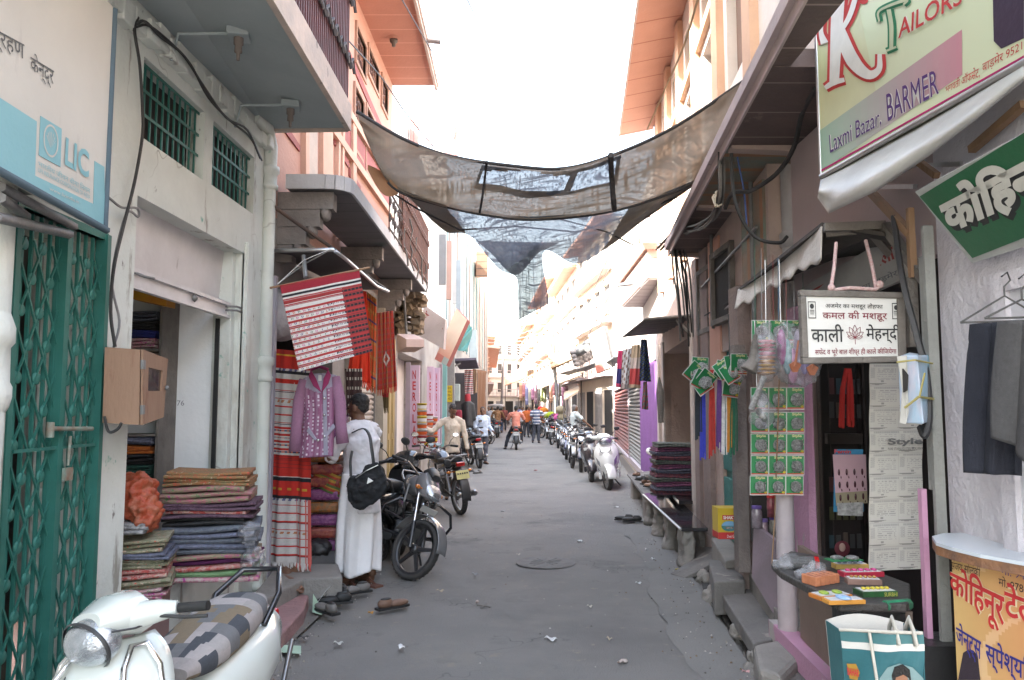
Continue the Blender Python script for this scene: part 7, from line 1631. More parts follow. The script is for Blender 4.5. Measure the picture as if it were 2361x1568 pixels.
    for sx in (-1, 1): k.tube([(sx*.08,.4,1.01),(sx*.18,.34,1.015),(sx*.23,.3,1.01)], [.06,.045,.03], 12, sq=.9)
    hc = O('handlebar_cover', k, pm, st=True)
    O('headlight', MB().ell((0,.5,.955), (.125,.085,.088), 24, 16, Matrix.Rotation(-.35,3,'X')), m_lens, hc, True)
    O('headlight_bezel', MB().lathe([(.128,0),(.136,.008),(.128,.016)], (0,.515,.95), 28, R=Matrix.Rotation(-1.95,3,'X')@Matrix.Scale(.72,3,(0,1,0))), m_plk, hc, True)
    O('cover_seam', MB().tube([(-.142,.3,.985),(-.145,.42,.975),(-.13,.5,.985)], .004, 5).tube([(.142,.3,.985),(.145,.42,.975),(.13,.5,.985)], .004, 5), m_plk, hc, True)
    k = MB()
    for sx in (-1, 1): k.tube([(sx*.22,.3,1.01),(sx*.34,.25,1.0)], .018, 10)
    O('grip', k, m_black, st=True)
    k = MB()
    for sx in (-1, 1): k.tube([(sx*.2,.36,1.0),(sx*.3,.32,.98),(sx*.37,.28,.97)], .007, 6)
    O('lever', k, m_plk, st=True)
    k = MB(); k.tube([(0,.42,.9),(0,.5,.6),(0,.52,.4)], .03, 8); O('steering_column', k, m_plk)
    if not rails:
        for sx in (-1, 1):
            k = MB(); k.tube([(sx*.2,.33,1.04),(sx*.23,.32,1.12),(sx*.28,.3,1.17)], .006, 5); k.ell((sx*.31,.3,1.2), (.06,.018,.04), 12, 8); O('mirror', k, m_plk, st=True)
    O('front_plate', MB().box((0,.63,.72), (.26,.006,.06), R=Matrix.Rotation(.25,3,'X')), m_plate)
    rw = O('rear_wheel', rim_mb((0,ry,R0), R0, TW, 'disc'), m_alloy); O('tyre', tyre_mb((0,ry,R0), R0, TW), m_tyre, rw)
    k = MB(); loft(k, [(-.06,-.1,.26,.08,.07),(-.1,-.4,.24,.07,.08),(-.11,-.62,.23,.05,.06)]); O('engine_case', k, m_eng)
    k = MB(); k.tube([(.11,-.2,.2),(.14,-.5,.24),(.15,-.8,.3)], [.03,.05,.05], 12); O('muffler', k, m_plk)
    k = MB(); k.box((0,-.93,.68), (.16,.05,.08)); O('tail_light', k, m_red, bevel=.02); O('number_plate', MB().box((0,-.9,.5), (.2,.01,.12), R=Matrix.Rotation(-.3,3,'X')), m_plate)
    k = MB(); k.tube([(-.06,-.05,.2),(-.2,.0,.01)], .014, 6); O('side_stand', k, m_plk)
    if rails:
        k = MB()
        for sx in (-1, 1): k.tube([V(ap(.5+sx*.48,.18))+V((0,.03,0)), V(ap(.5+sx*.45,.3))+V((0,.1,0)), V(ap(.5+sx*.36,.6))+V((0,.1,0)), V(ap(.5+sx*.3,.8))+V((0,.05,0)), V(ap(.5+sx*.32,.88))+V((0,.02,.02)), V(ap(.5+sx*.42,.88))+V((0,.02,.02)), V(ap(.5+sx*.48,.78))+V((0,.05,0)), V(ap(.5+sx*.53,.4))+V((sx*.01,.06,0)), V(ap(.5+sx*.52,.2))+V((sx*.01,.02,0))], .012, 8)
        O('chrome_guard', k, m_chrome)
    t.rotation_euler = (0, -lean, -head); t.location = (loc[0], loc[1], z0); return t
def seatcov(c):
    a = math.atan2(c.z-.68, c.x)*.17; ro = int((c.y+2)*11); r1 = random.Random(ro*31+int((a+1)*13+(ro % 3)*.37)*7); return r1.choice([(.3,.27,.26),(.33,.3,.29),(.27,.25,.24),(.05,.055,.065),(.13,.13,.135),(.17,.13,.085),(.3,.28,.27)])
hN = R_(186)
near_sc = scooter('white scooter with grey and brown patchwork seat cover in the lower left foreground', (-1.26,3.06), hN, (.56,.59,.55), lean=-.05, steer=-.5, cover=seatcov, rails=True); near_sc.scale = (.9,.9,.9)
h = R_(188); g = G(1408,1131); scooter('white scooter parked nose-out by the grey shutter, nearest of the right row', (g.x-math.sin(h)*.62, g.y-math.cos(h)*.62), h, (.71,.73,.71), lean=-.12, steer=.35)
h = R_(196); g = G(1368,1112); scooter('dark brown scooter between the white scooter and the black motorbike', (g.x-math.sin(h)*.62, g.y-math.cos(h)*.62), h, (.035,.03,.035), lean=-.1, steer=.3)
h = R_(10); g = G(925,1215); scooter('black scooter seen from behind, wedged behind the nearest silver motorbike', (-1.28,9.0), h, (.02,.02,.021), lean=.05, steer=.2)
# auto-rickshaw silhouette at the far end
at_ = thing('auto_rickshaw', 'grey-roofed auto rickshaw far down the street behind the riders', 'auto rickshaw', (0,0,0))
k = MB(); loft(k, [(0,-1.1,1.0,.62,.55,4),(0,-.2,1.0,.66,.6,4),(0,.6,.85,.6,.45,4),(0,1.2,.7,.3,.25,3)]); obj('body', k, mat('dark_green_body', (.05,.08,.06)), at_)
k = MB(); loft(k, [(0,-1.15,1.62,.55,.12,3),(0,-.2,1.7,.66,.14,3),(0,.7,1.62,.55,.1,3)]); obj('roof', k, m_greymetal, at_)
obj('windscreen', MB().prism([(-.5,-1.14,1.1),(.5,-1.14,1.1),(.5,-1.1,1.5),(-.5,-1.1,1.5)], (0,.02,0)), m_dark, at_)
for p in ((-.5,-.8,.22),(.5,-.8,.22),(0,1.1,.22)): obj('wheel', tyre_mb(p, .22, .06), m_tyre, at_)
g = P(1143,960,58); at_.location = (g.x, 58, 0)
# ================= PEOPLE =================
m_skin = mat('brown_skin', (.17,.085,.05), (.14,.07,.04), 8, .55, .1, 60)
m_hair = mat('black_hair', (.012,.01,.01), (.02,.018,.016), 30, .6, .5, 150); m_ghair = mat('grey_hair', (.2,.19,.18), (.1,.1,.1), 30, .7, .5, 150)
def clothm(n, c, c2=None, b=.35): return mat('garment_'+n, c, c2 or tuple(x*.88 for x in c), 5, .9, b, 14)
m_shoe = mat('dark_shoe', (.03,.025,.022), None, 4, .5, .1)
def limb(mb, pts, rs, n=12): return mb.tube([V(p) for p in pts], rs, n, sq=1)
def hand(mb, w, d, nrm, s=1.0, curl=.5, side=1):
    """palm, four unequal bent fingers and a thumb leaving the side of the palm"""
    w, d, nrm = V(w), V(d).normalized(), V(nrm).normalized(); a = d.cross(nrm).normalized()*side
    mb.prism([w-a*.03*s-nrm*.012*s, w+a*.03*s-nrm*.012*s, w+a*.04*s+d*.085*s-nrm*.012*s, w-a*.04*s+d*.085*s-nrm*.012*s], nrm*.025*s)
    for i, l_ in enumerate((.068,.078,.072,.055)):
        b = w+a*(.03-.02*i)*s+d*.083*s; p1 = b+(d*math.cos(curl*.5)-nrm*math.sin(curl*.5)).normalized()*l_*.5*s; p2 = p1+(d*math.cos(curl*1.6)-nrm*math.sin(curl*1.6)).normalized()*l_*.55*s
        mb.tube([b, p1, p2], [.0095*s,.009*s,.0075*s], 6)
    b = w+a*.03*s+d*.02*s; p1 = b+(a*.8+d*.6-nrm*.2).normalized()*.04*s; mb.tube([b, p1, p1+(d-nrm*.4).normalized()*.032*s], [.013*s,.011*s,.009*s], 6)
def head_mb(mb, hp, f, tilt=0, s=1.0):
    """hp = centre of head, f = facing direction"""
    f = V(f).normalized(); r_ = f.cross(V((0,0,1))).normalized(); u = r_.cross(f).normalized(); M = Matrix((r_, f, u)).transposed()
    T = lambda x, y, z: V(hp)+M@(V((x,y,z))*s)
    mb.ell(T(0,-.01,.02), (.074*s,.094*s,.1*s), 16, 12, M); mb.ell(T(0,.025,-.055), (.052*s,.058*s,.058*s), 12, 8, M)
    mb.ell(T(0,.1,-.02), (.013*s,.02*s,.026*s), 8, 6, M); mb.ell(T(0,.085,-.066), (.026*s,.012*s,.009*s), 8, 6, M); mb.ell(T(0,.07,-.1), (.028*s,.02*s,.016*s), 8, 6, M)
    for sx in (-1, 1): mb.ell(T(sx*.078,-.01,-.005), (.01*s,.02*s,.032*s), 8, 6, M); mb.ell(T(sx*.03,.078,.02), (.02*s,.012*s,.008*s), 8, 6, M)
    return T, M
def person(lab, loc, head, shirt, legs, pose=None, sleeve=1.0, bottom='trousers', hair=None, vox=.013, hgt=1.68, shoes=True, sc=1.0, z0=0, lift=.0, group='people in the street', beard=False, shirt_col=None, hem=.0, extra=None):
    t = thing('person', lab, 'person', (0,0,0), group)
    J = dict(pel=(0,0,.93), ch=(0,0,1.3), neck=(0,.0,1.45), hd=(0,.02,1.575), shl=(-.19,0,1.39), shr=(.19,0,1.39), ell=(-.24,-.02,1.12), elr=(.24,-.02,1.12), wrl=(-.25,.06,.88), wrr=(.25,.06,.88),
             hl=(-.09,0,.9), hr=(.09,0,.9), kl=(-.1,.02,.5), kr=(.1,.02,.5), al=(-.1,-.02,.09), ar=(.1,-.02,.09), fl=(-.12,.15,.03), fr=(.12,.15,.03), face=(0,1,-.1))
    J.update(pose or {}); J = {k: V(v) for k, v in J.items()}
    b = MB()
    limb(b, [J['pel']-V((0,0,.05)), J['pel'], (J['pel']+J['ch'])/2, J['ch'], J['neck']-V((0,0,.03))], [.1,.14,.125,.145,.07], 14)
    b.tube([J['shl'],J['ch']+V((0,0,.08)),J['shr']], [.055,.08,.055], 10)
    limb(b, [J['neck']-V((0,0,.06)), J['hd']-V((0,0,.05))], [.06,.052])
    for s_ in 'lr':
        limb(b, [J['sh'+s_],J['el'+s_]], [.052,.04]); limb(b, [J['el'+s_],J['wr'+s_]], [.04,.026])
        d = (J['wr'+s_]-J['el'+s_]).normalized(); hand(b, J['wr'+s_]+d*.01, d, (J['pel']-J['wr'+s_]).cross(d).cross(d)*-1 if (J['pel']-J['wr'+s_]).cross(d).length > .01 else (1,0,0), 1, .6, 1 if s_ == 'l' else -1)
        limb(b, [J['h'+s_],J['k'+s_],J['a'+s_]], [.085,.058,.04]); limb(b, [J['a'+s_]-V((0,0,.02)),(J['a'+s_]+J['f'+s_])/2,J['f'+s_]], [.04,.036,.03], 10)
    T, M = head_mb(b, J['hd'], J['face'])
    bd = remesh(b, vox*.8, 'body', m_skin, t, 3)
    hm = MB(); hm.ell(T(0,-.028,.048), (.078,.092,.085), 16, 12, M); hm.ell(T(0,-.055,.01), (.07,.056,.07), 12, 8, M)
    remesh(hm, vox*.7, 'hair', hair or m_hair, t, 1, disp=(.02,.03))
    k = MB()
    for sx in (-1, 1): k.ell(T(sx*.03,.083,.008), (.014,.008,.006), 8, 6, M)
    obj('eyes', k, mat('eye_dark', (.03,.02,.02)), t)
    if beard: k = MB().ell(T(0,.095,-.048), (.03,.01,.007), 8, 6, M); obj('moustache', k, m_hair, t)
    s = MB(); lo = J['pel']-V((0,0,.1+hem))
    limb(s, [lo, J['pel'], (J['pel']+J['ch'])/2, J['ch'], J['neck']-V((0,0,.02))], [.175,.165,.155,.17,.085], 16); s.tube([J['shl']-(J['shr']-J['shl'])*.03,J['ch']+V((0,0,.09)),J['shr']+(J['shr']-J['shl'])*.0], [.06,.095,.06], 12)
    for s_ in 'lr':
        e = J['el'+s_]; w_ = J['wr'+s_]
        if sleeve > .6: limb(s, [J['sh'+s_],e], [.066,.056]); limb(s, [e, e.lerp(w_, (sleeve-.5)*2*.9)], [.058,.044])
        else: limb(s, [J['sh'+s_], J['sh'+s_].lerp(e, sleeve*1.7)], [.078,.07])
    kw_ = {'colf': shirt_col} if shirt_col else {}
    kw_['disp'] = (.035,.09)
    so_ = remesh(s, vox, 'shirt', m_attr if shirt_col else shirt, t, 5, **kw_)
    if bottom == 'trousers':
        q = MB(); limb(q, [J['pel']+V((0,0,.06)),J['pel']-V((0,0,.03))], [.148,.155], 14)
        for s_ in 'lr': limb(q, [J['h'+s_],J['k'+s_],J['a'+s_]+(J['k'+s_]-J['a'+s_])*.04], [.105,.078,.062])
        remesh(q, vox, 'trousers', legs, t, 4, disp=(.035,.1))
    if bottom == 'dhoti':
        def df(u, v):
            a = u*2*math.pi; z = 1.0*(1-v)+.13*v; r_ = (.155+.03*v+.02*math.sin(v*3))*(1+(.05+.07*v)*math.sin(a*7+v*2)+.035*v*math.sin(a*15+3*v)); z += .025*math.sin(a*3)*v
            return (r_*1.05*math.cos(a), r_*.9*math.sin(a)+.02, z)
        obj('dhoti', MB().grid(df, 90, 40), legs, t, thick=.006)
    if shoes:
        q = MB()
        for s_ in 'lr': a, f = J['a'+s_], J['f'+s_]; q.tube([a+V((0,-.03,-.045)) + (a-f)*.15, (a+f)/2-V((0,0,.012)), f], [.045,.045,.036], 10, sq=.8)
        remesh(q, vox, 'shoes', m_shoe, t, 2)
    if extra: extra(t, J)
    t.rotation_euler = (0, 0, -head); t.scale = (hgt/1.68,)*3; t.location = (loc[0], loc[1], z0); return t
# ---- the man in white on the left ----
g = G(822,1352)
man = person('man in white shirt and ankle-length dhoti with black shoulder bag, standing at the textile stall', (g.x+.02, g.y+.02), R_(-58), clothm('white_shirt', (.72,.71,.74)), clothm('white_dhoti', (.82,.81,.82), None, .5),
    dict(ell=(-.24,.14,1.14), wrl=(-.05,.33,1.17), elr=(.22,.16,1.13), wrr=(.02,.36,1.1), face=(-.15,1,-.15), hd=(0,.05,1.585), al=(-.08,0,.08), ar=(.1,-.06,.08)), sleeve=1.0, bottom='dhoti', vox=.009, hgt=1.71, shoes=False, hem=.18, group='people standing')
# sandals
k = MB()
for (px, py) in ((808,1357),(852,1352)): g_ = G(px, py); k.box((g_.x,g_.y,.012),(.1,.26,.022),.9); k.tube([(g_.x-.05,g_.y,.02),(g_.x,g_.y,.07),(g_.x+.05,g_.y,.02)], .01, 5)
obj('sandals', k, mat('brown_sandal', (.14,.06,.04)), None, label='brown strap sandals on the feet of the man in white', cat='sandals')
bagx_t = thing('shoulder_bag', 'black nylon shoulder bag with a small white triangle emblem on the man in white', 'bag', (0,0,0))
Yb = 6.85
def Bq(px, py, o=0): return P(px, py, Yb-o)
out_ = [(803,1112),(812,1098),(838,1096),(846,1072),(868,1065),(880,1072),(897,1118),(888,1140),(862,1160),(838,1172),(818,1168),(808,1150)]
bb_ = MB().prism([Bq(*p) for p in out_], (0,-.09,0)).ell(Bq(848,1120,.06), (.13,.07,.12)).ell(Bq(826,1135,.06), (.08,.06,.1))
remesh(bb_, .009, 'bag_body', clothm('black_nylon', (.012,.013,.015), None, .8), bagx_t, 4, disp=(.05,.07))
k = MB(); cv = curve([(812,998,7.02),(838,988,6.98),(852,1004,6.9),(857,1035,6.84),(862,1070,6.84)])
k.tube([P(*cv(i/14)) for i in range(15)], .016, 6, sq=.4); cv2 = curve([(812,1040,6.9),(808,1065,6.86),(809,1098,6.83)]); k.tube([P(*cv2(i/8)) for i in range(9)], .012, 6)
obj('bag_strap', k, m_plk, bagx_t); obj('zip_line', MB().tube([Bq(820,1102,.11),Bq(845,1085,.12),Bq(872,1072,.11)], .004, 5), m_alu, bagx_t)
obj('bag_emblem', MB().prism([Bq(849,1101,.135),Bq(861,1109,.135),Bq(846,1116,.135)], (0,-.004,0)), m_ltr_w, bagx_t)
# seated person's feet beneath the stole
t = thing('person', 'person sitting hidden behind the red and white stole, only the crossed bare feet showing', 'person', P(690,1340,6.55), 'people standing')
k = MB()
def foot(mb, h_, b_, t_): mb.tube([P(*h_), P(*b_), P(*t_)], [.04,.048,.03], 10)
foot(k, (655,1335,6.6), (672,1345,6.45), (695,1362,6.35)); foot(k, (678,1325,6.75), (692,1342,6.6), (722,1352,6.5)); k.tube([P(685,1290,6.8),P(688,1330,6.7)], [.05,.042], 10); k.tube([P(660,1300,6.9),P(662,1335,6.62)], [.06,.045], 10)
for i in range(5): a = P(696-i*5,1360-i*2,6.34); k.ell(a+V((.012,-.03,-.01)), (.013,.02,.011), 6, 5); a = P(722-i*3,1354-i*4,6.48); k.ell(a+V((.02,-.01,-.01)), (.018,.013,.011), 6, 5)
remesh(k, .008, 'feet', m_skin, t, 2)
remesh(MB().tube([P(640,1325,7.0),P(690,1318,6.95)], [.1,.09], 10), .015, 'dark_garment', mat('dark_wrap', (.04,.03,.03)), t)
# man in cream shirt
gx = P(1043,1000,13.9)
cm_ = person('man in cream shirt looking down, one hand on the turquoise doorpost', (gx.x, 13.9), R_(172), clothm('cream', (.6,.52,.42)), clothm('dark_trousers', (.05,.035,.035)),
    dict(ell=(-.26,.05,1.12), wrl=(-.3,.1,.86), elr=(.42,.05,1.2), wrr=(.6,.1,1.28), face=(0,1,-.9), hd=(0,.06,1.56)), sleeve=1.0, vox=.012, hgt=1.68, group='people standing')
cm_.scale = (.86,.86,.99)
# salmon rider
def rider(lab, loc, head, shirt, legs, sleeve, foot_down=False, shirt_col=None, hair=None):
    return person(lab, loc, head, shirt, legs, dict(pel=(0,-.05,.9), ch=(0,.02,1.26), neck=(0,.05,1.41), hd=(0,.08,1.54), shl=(-.2,.02,1.36), shr=(.2,.02,1.36), ell=(-.33,.18,1.1), elr=(.33,.18,1.1), wrl=(-.3,.42,1.0), wrr=(.3,.42,1.0),
        hl=(-.1,-.03,.86), hr=(.1,-.03,.86), kl=(-.25,.32,.62) if not foot_down else (-.3,.15,.48), kr=(.22,.33,.62), al=(-.22,.05,.33) if not foot_down else (-.4,.0,.09), ar=(.2,.05,.33), fl=(-.24,.2,.28) if not foot_down else (-.46,.13,.03), fr=(.22,.2,.28), face=(0,1,-.05)), sleeve=sleeve, vox=.014, group='people riding motorbikes', shirt_col=shirt_col, hair=hair)
rider('rider in salmon short-sleeved shirt seen from behind, left foot on the road', (g1.x, g1.y+.45), 0, clothm('salmon', (.55,.2,.14)), clothm('black_trousers', (.02,.02,.025)), .5, True)
rider('rider in brown leather jacket seen from behind further down the road', (g2.x, g2.y+.5), R_(2), clothm('brown_leather', (.22,.11,.05)), clothm('jeans', (.06,.08,.13)), 1.0)
# striped man
g = G(1237,1022)
def stripes(c):
    return (.55,.55,.58) if int(c.z*22) % 3 == 0 else (.09,.11,.17)
person('man in navy and white striped shirt and dark trousers standing with his back turned', (g.x, g.y), R_(8), None, clothm('charcoal_trousers', (.045,.05,.065)), dict(wrl=(-.24,.16,.95), wrr=(.2,.2,1.05), elr=(.3,.0,1.15), kl=(-.1,.04,.5), al=(-.16,-.06,.09), fl=(-.18,.1,.03)), sleeve=.5, vox=.014, shirt_col=stripes, hgt=1.72, group='people standing')
# light shirt man at left bikes
g = P(1110,960,21.5); person('man in pale blue shirt sitting behind the handlebars of the left row', (g.x, 22.2), R_(150), clothm('pale_blue', (.5,.56,.66)), clothm('grey_trousers', (.1,.1,.12)), dict(face=(.6,1,0), wrl=(-.2,.3,.98), wrr=(.2,.3,.98)), sleeve=1, vox=.016, hgt=1.6, group='people standing')
# grey-haired man leaning on bikes, right
g = P(1325,960,27); person('grey-haired man in pale shirt leaning one arm out beside the right row of bikes', (g.x, 27), R_(75), clothm('pale_grey', (.5,.55,.55)), clothm('brown_trousers', (.1,.08,.07)), dict(ell=(-.3,.1,1.15), wrl=(-.3,.35,1.1), elr=(.35,.2,1.15), wrr=(.45,.42,.95), face=(-.2,1,.25)), sleeve=.5, vox=.016, hair=m_ghair, hgt=1.68, group='people standing')
# small crowd far away
cr_l = [(1162,955,52,(.2,.06,.05),'maroon shirt behind the brown-jacket rider',180),(1205,950,44,(.6,.6,.62),'white shirt just right of the salmon rider',200),(1214,958,42,(.5,.12,.03),'orange sari beside the striped man',10),(1220,952,48,(.5,.04,.04),'red wrap near the far stalls',190),(1135,950,50,(.45,.4,.3),'beige shawl at the far left',170),(1127,955,44,(.3,.3,.32),'grey shirt behind the left bikes',190),(1199,955,56,(.12,.14,.3),'navy shirt far between the riders',10)]
for px, py, Y, c, nm, hd in cr_l:
    g = P(px, py, Y); person('distant person in %s' % nm, (g.x, Y), R_(hd), clothm('far_'+nm.split()[0], c), clothm('far_dark', (.05,.05,.06)), dict(wrl=(-.22,.2,1.0)), sleeve=1, vox=.03, hgt=1.63, group='distant people')
# ================= SMALL THINGS, RIGHT SIDE =================
def gpoly(pts, h): return [G(px, py, h) for px, py in pts]
def slabby(nm, pts, h, th_, m, lab, cat, bev=.012, group=None, tilt=0):
    p = gpoly(pts, h); return obj(nm, MB().prism([V((q.x, q.y, h-th_)) for q in p], (0,0,th_)), m, bevel=bev, label=lab, cat=cat, group=group)
m_slab = mat('worn_step_stone', (.17,.16,.15), (.11,.105,.1), 2.5, .9, .6, 25, st=[((.24,.22,.2), .6, 4, 1), ((.06,.057,.055), .66, 2, 1)])
slabby('step_slab', [(1647,1342),(1717,1338),(1797,1416),(1800,1470),(1737,1484)], .2, .1, m_slab, 'long dark stone step slab with wet patches beside the open drain', 'step')
slabby('step_block', [(1634,1290),(1702,1294),(1718,1338),(1646,1342)], .3, .25, m_slab, 'square grey stone block at the foot of the grey upright post', 'block')
slabby('step_ledge', [(1662,1235),(1700,1238),(1900,1440),(1880,1470),(1797,1416)], .32, .3, m_conc, 'long raised concrete ledge under the kiosk and cabinet', 'ledge')
slabby('door_step', [(1640,1240),(1702,1232),(1706,1290),(1672,1294)], .36, .3, m_conc, 'concrete doorstep below the teal door', 'step')
slabby('kerb_block', [(1737,1484),(1808,1470),(1862,1500),(1800,1560),(1748,1540)], .22, .25, m_conc, 'lumpy broken concrete lump at the base of the white column', 'concrete lump', .03)
slabby('lower_step', [(1762,1507),(1868,1488),(2010,1640),(1880,1680)], .16, .14, m_slab, 'nearest dark stone step at the lower right with pink paint splashes', 'step')
# broken tilted slabs
def tiltslab(nm, pts, hs, th_, lab):
    p = [G(px, py, h) for (px, py), h in zip(pts, hs)]; return obj(nm, MB().prism([q-V((0,0,th_)) for q in p], (0,0,th_)), m_slab, bevel=.008, label=lab, cat='stone slab', group='broken stone slabs over the drain')
tiltslab('stone_slab', [(1545,1322),(1640,1262),(1672,1283),(1578,1332)], [.03,.2,.22,.03], .05, 'broken stone slab tilted like a ramp over the drain')
tiltslab('stone_slab', [(1583,1258),(1648,1262),(1600,1290),(1590,1285)], [.14,.14,.1,.1], .04, 'small flat broken slab under the end of the black bench')
for i, (px, py, r_, nm) in enumerate(((1625,1345,.07,'below the ramp slab'),(1655,1392,.09,'midway along the drain'),(1715,1478,.08,'by the wet step'),(1765,1560,.1,'nearest of all, at the lower step'),(1590,1300,.07,'under the ramp slab'),(1700,1420,.06,'against the long step'))):
    g = G(px, py); remesh(MB().ell((g.x,g.y,.05), (r_*1.2,r_*1.6,r_)).ell((g.x+.05,g.y+.08,.03), (r_,r_,r_*.8)), .015, 'rubble_stone', m_conc, disp=(.12,.07), label='rounded rubble stone %s' % nm, cat='stone', group='rubble stones along the drain', smooth=0)
# drain hole: dark pit pieces along the near drain
hp = [(1612,1328),(1636,1330),(1668,1370),(1705,1420),(1735,1480),(1760,1530),(1732,1520),(1700,1470),(1665,1425),(1625,1370)]
p = [G(x, y, .034) for x, y in hp]; obj('drain_opening', MB().add(p, [tuple(range(len(p)))]), mat('drain_black', (.012,.011,.01), (.04,.035,.028), 14, .7, 1, 25), kind='structure')
# black bench of granite on stone legs
bn_ = thing('stone_bench', 'long polished black stone bench on rough concrete legs in front of the dark doorway', 'bench', G(1571,1217,.42))
tp = gpoly([(1571,1217),(1632,1217),(1545,1130),(1484,1138)], .42)
obj('bench_top', MB().prism([V((q.x,q.y,.385)) for q in tp], (0,0,.035)), mat('polished_black_stone', (.025,.025,.028), (.04,.04,.045), 5, .12, .05, 20, coat=.5), bn_, .004)
obj('bench_edge', MB().tube([V((tp[0].x-.008,tp[0].y,.405)), V((tp[3].x-.008,tp[3].y,.405))], .012, 6), m_alu, bn_)
for t_ in (.0,.33,.62,.9):
    q = tp[0].lerp(tp[3], t_); remesh(MB().box((q.x+.07,q.y+.1,.2), (.13,.18,.4)).ell((q.x+.06,q.y+.08,.06), (.1,.12,.08)), .02, 'bench_leg', m_conc, bn_, 2, disp=(.08,.09))
b2_ = thing('stone_bench', 'second lower slab bench further on, with shoes lined up on it', 'bench', G(1470,1110,.4))
tp2 = gpoly([(1484,1140),(1540,1132),(1500,1085),(1446,1092)], .4); obj('bench_top', MB().prism([V((q.x,q.y,.36)) for q in tp2], (0,0,.04)), m_slab, b2_, .006)
for t_ in (.1,.8): q = tp2[0].lerp(tp2[3], t_); obj('bench_leg', MB().box((q.x+.1,q.y,.18), (.15,.2,.36)), m_conc, b2_, .02)
obj('shop_floor_slab', MB().prism([V((1.98,9.4,.47)),V((2.7,9.4,.47)),V((3.2,12.9,.47)),V((2.35,12.9,.47))], (0,0,.04)), mat('black_floor', (.03,.03,.033), None, 4, .15, 0), label='shiny black floor slab at the threshold of the dark doorway', cat='threshold')
obj('threshold_block', MB().bb((1.95,8.9,0),(2.9,9.35,.3)), m_conc, label='grey concrete block between the bench and the teal door step', cat='block', bevel=.02)
# shoes
def shoe(px, py, h, rot, m, lab, grp='shoes on the slab bench', s=1, op=True):
    g = G(px, py, h); M_ = Matrix.Translation(g)@Matrix.Rotation(rot, 4, 'Z')@Matrix.Scale(s, 4); t = thing('shoe', lab, 'shoe', g, grp)
    k = MB(); k.ell((0,.045,.034), (.045,.1,.03)).ell((0,-.065,.045), (.037,.07,.042)); xf(k, M_); up_ = obj('upper', k, m, t)
    k = MB(); k.prism([(-.038,-.14,0),(.038,-.14,0),(.036,-.02,0),(.048,.07,0),(.03,.14,0),(-.03,.14,0),(-.046,.07,0),(-.036,-.02,0)], (0,0,.018)); xf(k, M_); obj('sole', k, m_black, t)
    k = MB().ell((0,-.06,.08), (.026,.048,.01)); xf(k, M_); obj('opening', k, m_black, t)
sm_ = [mat('shoe_'+n, c, None, 9, .6, .2) for n, c in (('brown',(.16,.09,.06)),('black',(.02,.02,.02)),('tan',(.28,.17,.1)),('grey',(.16,.15,.14)))]
r = random.Random(33)
for i, (px, py, mi, lb) in enumerate([(1468,1098,0,'dark red'),(1478,1108,1,'black'),(1486,1106,3,'grey strapped'),(1492,1116,0,'brown'),(1500,1124,2,'tan'),(1512,1122,2,'light tan'),(1520,1132,1,'dark'),(1532,1138,1,'black buckled'),(1498,1100,3,'grey')]):
    shoe(px, py, .425 if i > 3 else .405, r.uniform(-2,2), sm_[mi], '%s shoe on the slab bench, %s from the far end' % (lb, 'first second third fourth fifth sixth seventh eighth last'.split()[i]), s=.95)
shoe(1440,1200,.035,1.2,sm_[1],'black sandal on the road edge, left one of the pair', 'sandals on the road edge'); shoe(1458,1203,.035,1.5,sm_[1],'black sandal on the road edge, right one of the pair', 'sandals on the road edge')
shoe(905,1402,.03,-.9,sm_[0],'single brown shoe lying alone on the road', None)
for i, (px, py, mi, rt, lb) in enumerate([(752,1412,3,.8,'worn grey-brown slip-on beside the green paper'),(772,1392,1,1.9,'black laced shoe behind the slip-on'),(790,1372,1,.4,'black sandal at the feet of the man in white'),(770,1368,0,1.2,'brown shoe nearest the stall'),(820,1368,3,2.2,'dark sandal between the feet of the man')]): shoe(px, py, .05, rt, sm_[mi], lb, 'shoes left by the textile stall')
for i, (px, py) in enumerate(((1082,1088),(1101,1092))): shoe(px, py, .01, 2.4, sm_[3], 'grey shoe on the road behind the yellow-plate motorbike, %s one' % ('left','right')[i], 'shoes behind the motorbike')
# folded fabric stack at the doorway
r = random.Random(13); fz = .52
dk = [mat('night_floral_%d' % i, c, c2, 35, .9, .4, 100) for i, (c, c2) in enumerate([((.02,.02,.04),(.2,.05,.06)),((.03,.03,.05),(.12,.12,.16)),((.05,.02,.06),(.25,.08,.14)),((.03,.05,.04),(.15,.15,.14))])]
c_ = P(1556,1130,10.0)
for i in range(12):
    fold('dark_fabric', (c_.x+r.uniform(-.02,.02), 10.1+r.uniform(-.02,.02), fz), .5*r.uniform(.95,1.05), .4, .05, r.uniform(-.04,.04), dk[i % 4], 'dark flowered fabric, %s from the bottom of the doorway stack' % 'first second third fourth fifth sixth seventh eighth ninth tenth eleventh twelfth'.split()[i], 'dark flowered fabrics stacked at the doorway'); fz += .054
obj('white_roll', MB().tube([P(1497,1040,12.6),P(1520,1052,11.6)], .055, 14), m_ltr_w, label='white rolled cloth sticking out beside the purple wall', cat='roll')
